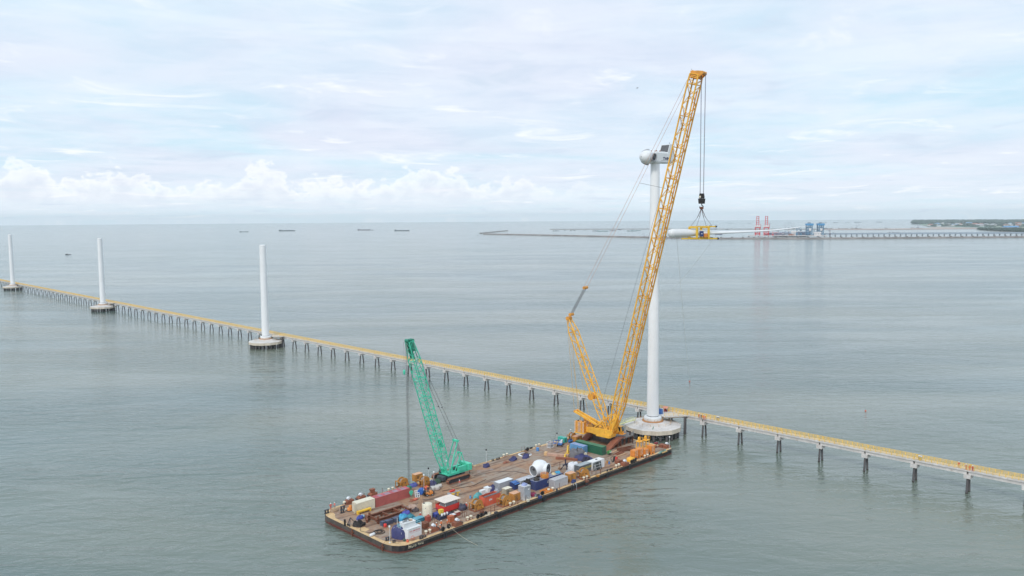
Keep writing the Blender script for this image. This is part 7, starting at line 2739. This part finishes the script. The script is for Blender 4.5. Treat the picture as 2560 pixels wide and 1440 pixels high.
# ------------------------------------------------------------------ ships
def ship(label, px, py, length_px, mt, kind='barge', flip=False, name='cargo_ship', group='vessels at anchor', rot=0.0, cat='ship'):
    p = P(px, py, 0)
    dist = (p - CAM).length
    L_ = length_px * dist / FPX
    B_ = max(L_ * .16, 4)
    D_ = max(L_ * .045, 2.2)
    if kind == 'boat':
        B_, D_ = L_ * .26, L_ * .07
    t_ = thing(name, label, cat, (p.x, p.y, 0), R(rot) + (math.pi if flip else 0), group)
    hull = MB()
    plan_ = [(-.5, -.42), (-.47, -.5), (.38, -.5), (.47, -.25), (.5, 0), (.47, .25), (.38, .5), (-.47, .5), (-.5, .42)]
    hull.prism([(x * L_, y * B_) for x, y in plan_], -.8, D_)
    hull.build('hull', mt, t_)
    hs = mat('ship_house', (206, 208, 210), .6)
    if kind == 'barge':
        MB().box(-L_ * .48, -L_ * .38, -B_ * .35, B_ * .35, D_ + .01, D_ * 2.1).build('wheelhouse', mt, t_)
        MB().box(L_ * .40, L_ * .46, -B_ * .25, B_ * .25, D_ + .01, D_ * 1.6).build('forecastle', mt, t_)
        MB().box(-L_ * .34, L_ * .36, -B_ * .4, B_ * .4, D_ + .01, D_ * 1.25).build('cargo_hold', mt, t_)
    elif kind == 'masted':
        MB().box(-L_ * .48, -L_ * .40, -B_ * .35, B_ * .35, D_ + .01, D_ * 1.8).build('wheelhouse', mt, t_)
        MB().box(-L_ * .36, L_ * .38, -B_ * .4, B_ * .4, D_ + .01, D_ * 1.2).build('cargo_hold', mt, t_)
        MB().bar((-L_ * .02, 0, D_), (-L_ * .02, 0, L_ * .17), L_ * .006).build('mast', DARK, t_)
    elif kind == 'crane':
        MB().box(-L_ * .45, -L_ * .25, -B_ * .4, B_ * .4, D_ + .01, D_ * 2.6).build('wheelhouse', hs, t_)
        m_ = MB()
        m_.bar((0, 0, D_), (L_ * .02, 0, L_ * .5), L_ * .012)
        m_.build('mast', MATS['port_purple_grey'], t_)
        MB().bar((0, 0, L_ * .1), (L_ * .3, 0, L_ * .38), L_ * .014).build('derrick_boom', MATS['port_purple_grey'], t_)
        MB().bar((L_ * .01, 0, L_ * .6), (L_ * .3, 0, L_ * .38), L_ * .004).build('stay', DARK, t_)
        MB().box(-L_ * .08, L_ * .1, -B_ * .3, B_ * .3, D_ + .01, D_ * 1.7).build('deck_load', mt, t_)
    else:
        MB().box(-L_ * .3, L_ * (.1 if kind == 'tug' else -.08), -B_ * .35, B_ * .35, D_ + .01, D_ * (2.6 if kind == 'tug' else 2.3)).build('wheelhouse', hs if kind == 'tug' else mt, t_)
        MB().bar((-L_ * .05, 0, D_), (-L_ * .05, 0, L_ * (.4 if kind == 'tug' else .2)), L_ * .02).build('mast', DARK, t_)
        MB().box(-L_ * .45, -L_ * .33, -B_ * .3, B_ * .3, D_ + .01, D_ * 1.5).build('engine_box', mt, t_)
    return t_


HP = mat('ship_purple_grey', (112, 104, 118), .7, var=.1)
HG = mat('ship_slate', (96, 108, 116), .7, var=.1)
HT = mat('ship_teal_grey', (104, 140, 142), .7, var=.1)
ship('short grey barge alone beyond the third bare tower', 610.5, 580, 21, HG)
ship('long slate barge with a thin mast on the open sea', 718, 577.6, 39, HG, 'masted')
ship('purple-grey barge with a skiff trailing behind it', 910.5, 575.6, 32, HP)
ship('low slate barge with raised ends on the open sea', 1005, 577.4, 37, HG)
ship('small dark fishing boat on the empty water beside the far towers', 171, 637, 13, mat('boat_dark', (78, 84, 90), .7), 'boat', name='fishing_boat', cat='boat')
ship('tiny skiff trailing the purple-grey barge', 932, 575.8, 7, HG, 'boat', name='fishing_boat', cat='boat')
ship('tiny pale boat far off near the horizon', 595, 574.5, 6, mat('boat_pale', (180, 188, 194), .7), 'boat', name='fishing_boat', cat='boat')
ship('tiny boat waiting outside the breakwater tip', 1194, 588.5, 5, HG, 'boat', name='fishing_boat', cat='boat')
for px, py, l, mt, k, f, lab in ((1390, 577.6, 17, HG, 'crane', 0, 'slate crane ship nearest the breakwater tip inside the bay'), (1413, 576.3, 7, HG, 'boat', 0, 'small boat right beside the slate crane ship'),
                             (1428, 576.6, 6, HG, 'tug', 0, 'one of two small tugs moored together inside the bay'), (1436, 576.4, 6, HG, 'tug', 1, 'one of two small tugs moored together inside the bay'),
                             (1463, 576.3, 5, HG, 'boat', 0, 'single small dark boat between the tugs and the crane barges'), (1488, 577.8, 14, HG, 'crane', 0, 'crane barge with the tall thin mast'),
                             (1507, 578.4, 28, HT, 'barge', 0, 'teal-grey hopper barge alongside the tall masted crane barge'), (1532, 577.2, 16, HP, 'crane', 1, 'purple-grey crane barge next to the teal-grey hopper barge'),
                             (1550, 574.2, 10, HP, 'boat', 0, 'small purple-grey boat on the far breakwater line'), (1580, 577.8, 26, HT, 'crane', 0, 'teal-grey dredger with reddish mast'),
                             (1597, 576.8, 12, HT, 'barge', 0, 'short barge touching the teal-grey dredger'), (1611, 592.3, 21, mat('ship_dark_violet', (84, 78, 100), .7), 'crane', 1, 'dark violet dredger lying close behind the long breakwater'),
                             (1655, 592.0, 12, MATS['ship_dark_violet'], 'tug', 0, 'dark tug near the violet dredger behind the long breakwater'), (1788, 573.2, 22, HP, 'crane', 0, 'purple-grey crane barge moored on the far breakwater line'),
                             (1797, 586.6, 18, mat('ship_indigo', (86, 92, 128), .7), 'barge', 0, 'indigo barge lying just inside the long breakwater'), (1818, 574.0, 8, HG, 'crane', 0, 'work boat with one tall thin pole near the red cranes'),
                             (1962, 573.4, 30, HG, 'crane', 0, 'grey crane ship anchored behind the port quay'), (1985, 573.2, 26, HG, 'crane', 1, 'grey crane ship anchored behind the port quay'),
                             (2071, 571.6, 20, HG, 'barge', 0, 'grey barge just beyond the blue unloader'), (2108, 572.0, 23, HG, 'barge', 0, 'grey barge in the middle of three beyond the sand bank'),
                             (2140, 571.8, 25, HG, 'crane', 0, 'grey crane barge beyond the sand bank'), (2095, 584.0, 26, HG, 'barge', 0, 'dark barge moored along the low causeway'),
                             (2224, 582.8, 12, HG, 'crane', 0, 'small grab crane barge by the causeway'), (2239, 582.4, 15, HP, 'barge', 0, 'low purple-grey barge next to the small grab crane'),
                             (2294, 571.4, 30, HP, 'crane', 0, 'purple-grey crane barge off the beach'), (2216, 570.8, 9, HG, 'boat', 0, 'tiny boat off the sand bank end'),
                             (1825, 558.5, 10, HG, 'barge', 0, 'faint distant ship lying out towards the horizon beyond the port'), (1873, 558.4, 7, HG, 'barge', 0, 'faint distant ship lying out towards the horizon beyond the port'),
                             (1925, 558.0, 6, HG, 'barge', 0, 'faint distant ship lying out towards the horizon beyond the port'), (1975, 557.4, 9, HG, 'crane', 0, 'faint distant ship lying out towards the horizon beyond the port'),
                             (2060, 557.0, 12, HG, 'barge', 0, 'faint distant ship lying out towards the horizon beyond the port'), (2090, 556.8, 11, HG, 'barge', 0, 'faint distant ship lying out towards the horizon beyond the port'),
                             (2118, 556.6, 8, HG, 'barge', 0, 'faint distant ship lying out towards the horizon beyond the port'), (2145, 556.2, 16, HG, 'barge', 0, 'faint distant ship lying out towards the horizon beyond the port'),
                             (2198, 555.6, 14, HG, 'barge', 0, 'faint distant ship lying out towards the horizon beyond the port')):
    ship(lab, px, py, l, mt, k, bool(f))
for px, py, lab in ((1576, 597.6, 'small buoy floating outside the breakwater'), (1586, 597.8, 'second small buoy floating outside the breakwater')):
    p = P(px, py, 0)
    t_ = thing('channel_buoy', lab, 'buoy', (p.x, p.y, 0), 0, 'buoys outside the breakwater')
    MB().lathe([(1.6, -.5), (2.0, .5), (1.6, 1.4)], n=12).build('float_body', MATS['pale_teal_mesh'], t_)
    MB().cyl((0, 0, 1.4), (0, 0, 4.0), .5, .2, n=8).build('top_mark', RED, t_)

# ------------------------------------------------------------------ gull
p = CAM + ray(1593, 220) * 230
t_ = thing('gull', 'small grey bird flying alone high in the sky', 'bird', tuple(p), R(20))
MB().lathe([(.0001, -.3), (.07, -.15), (.1, .05), (.06, .22), (.0001, .34)], n=10, axis=(1, 0, 0)).build('body', mat('bird_grey', (120, 124, 130), .8), t_)
for s in (-1, 1):
    m_ = MB()
    v0 = [(.1, .05 * s, .02), (.16, .4 * s, .12), (.02, .85 * s, .02), (-.08, .4 * s, .1), (-.1, .05 * s, .02)]
    m_.add(v0 + [(x, y, z - .02) for x, y, z in v0], [(0, 1, 2, 3, 4), (9, 8, 7, 6, 5)] + [(i, (i + 1) % 5, 5 + (i + 1) % 5, 5 + i) for i in range(5)])
    m_.build('wing', MATS['bird_grey'], t_)
HAZE_DENS = 4.5e-5
# ------------------------------------------------------------------ humid air
hm = bpy.data.materials.new('humid_air')
hm.use_nodes = True
t = hm.node_tree
t.nodes.clear()
ho = t.nodes.new('ShaderNodeOutputMaterial')
hv = t.nodes.new('ShaderNodeVolumePrincipled')
hv.inputs['Color'].default_value = (.86, .95, 1, 1)
hv.inputs['Density'].default_value = HAZE_DENS
hv.inputs['Anisotropy'].default_value = .2
t.links.new(hv.outputs[0], ho.inputs['Volume'])
hz_o = MB().box(-19500, 19500, -19500, 19500, -4.0, 175).build('haze', hm)
setting(hz_o, 'stuff')
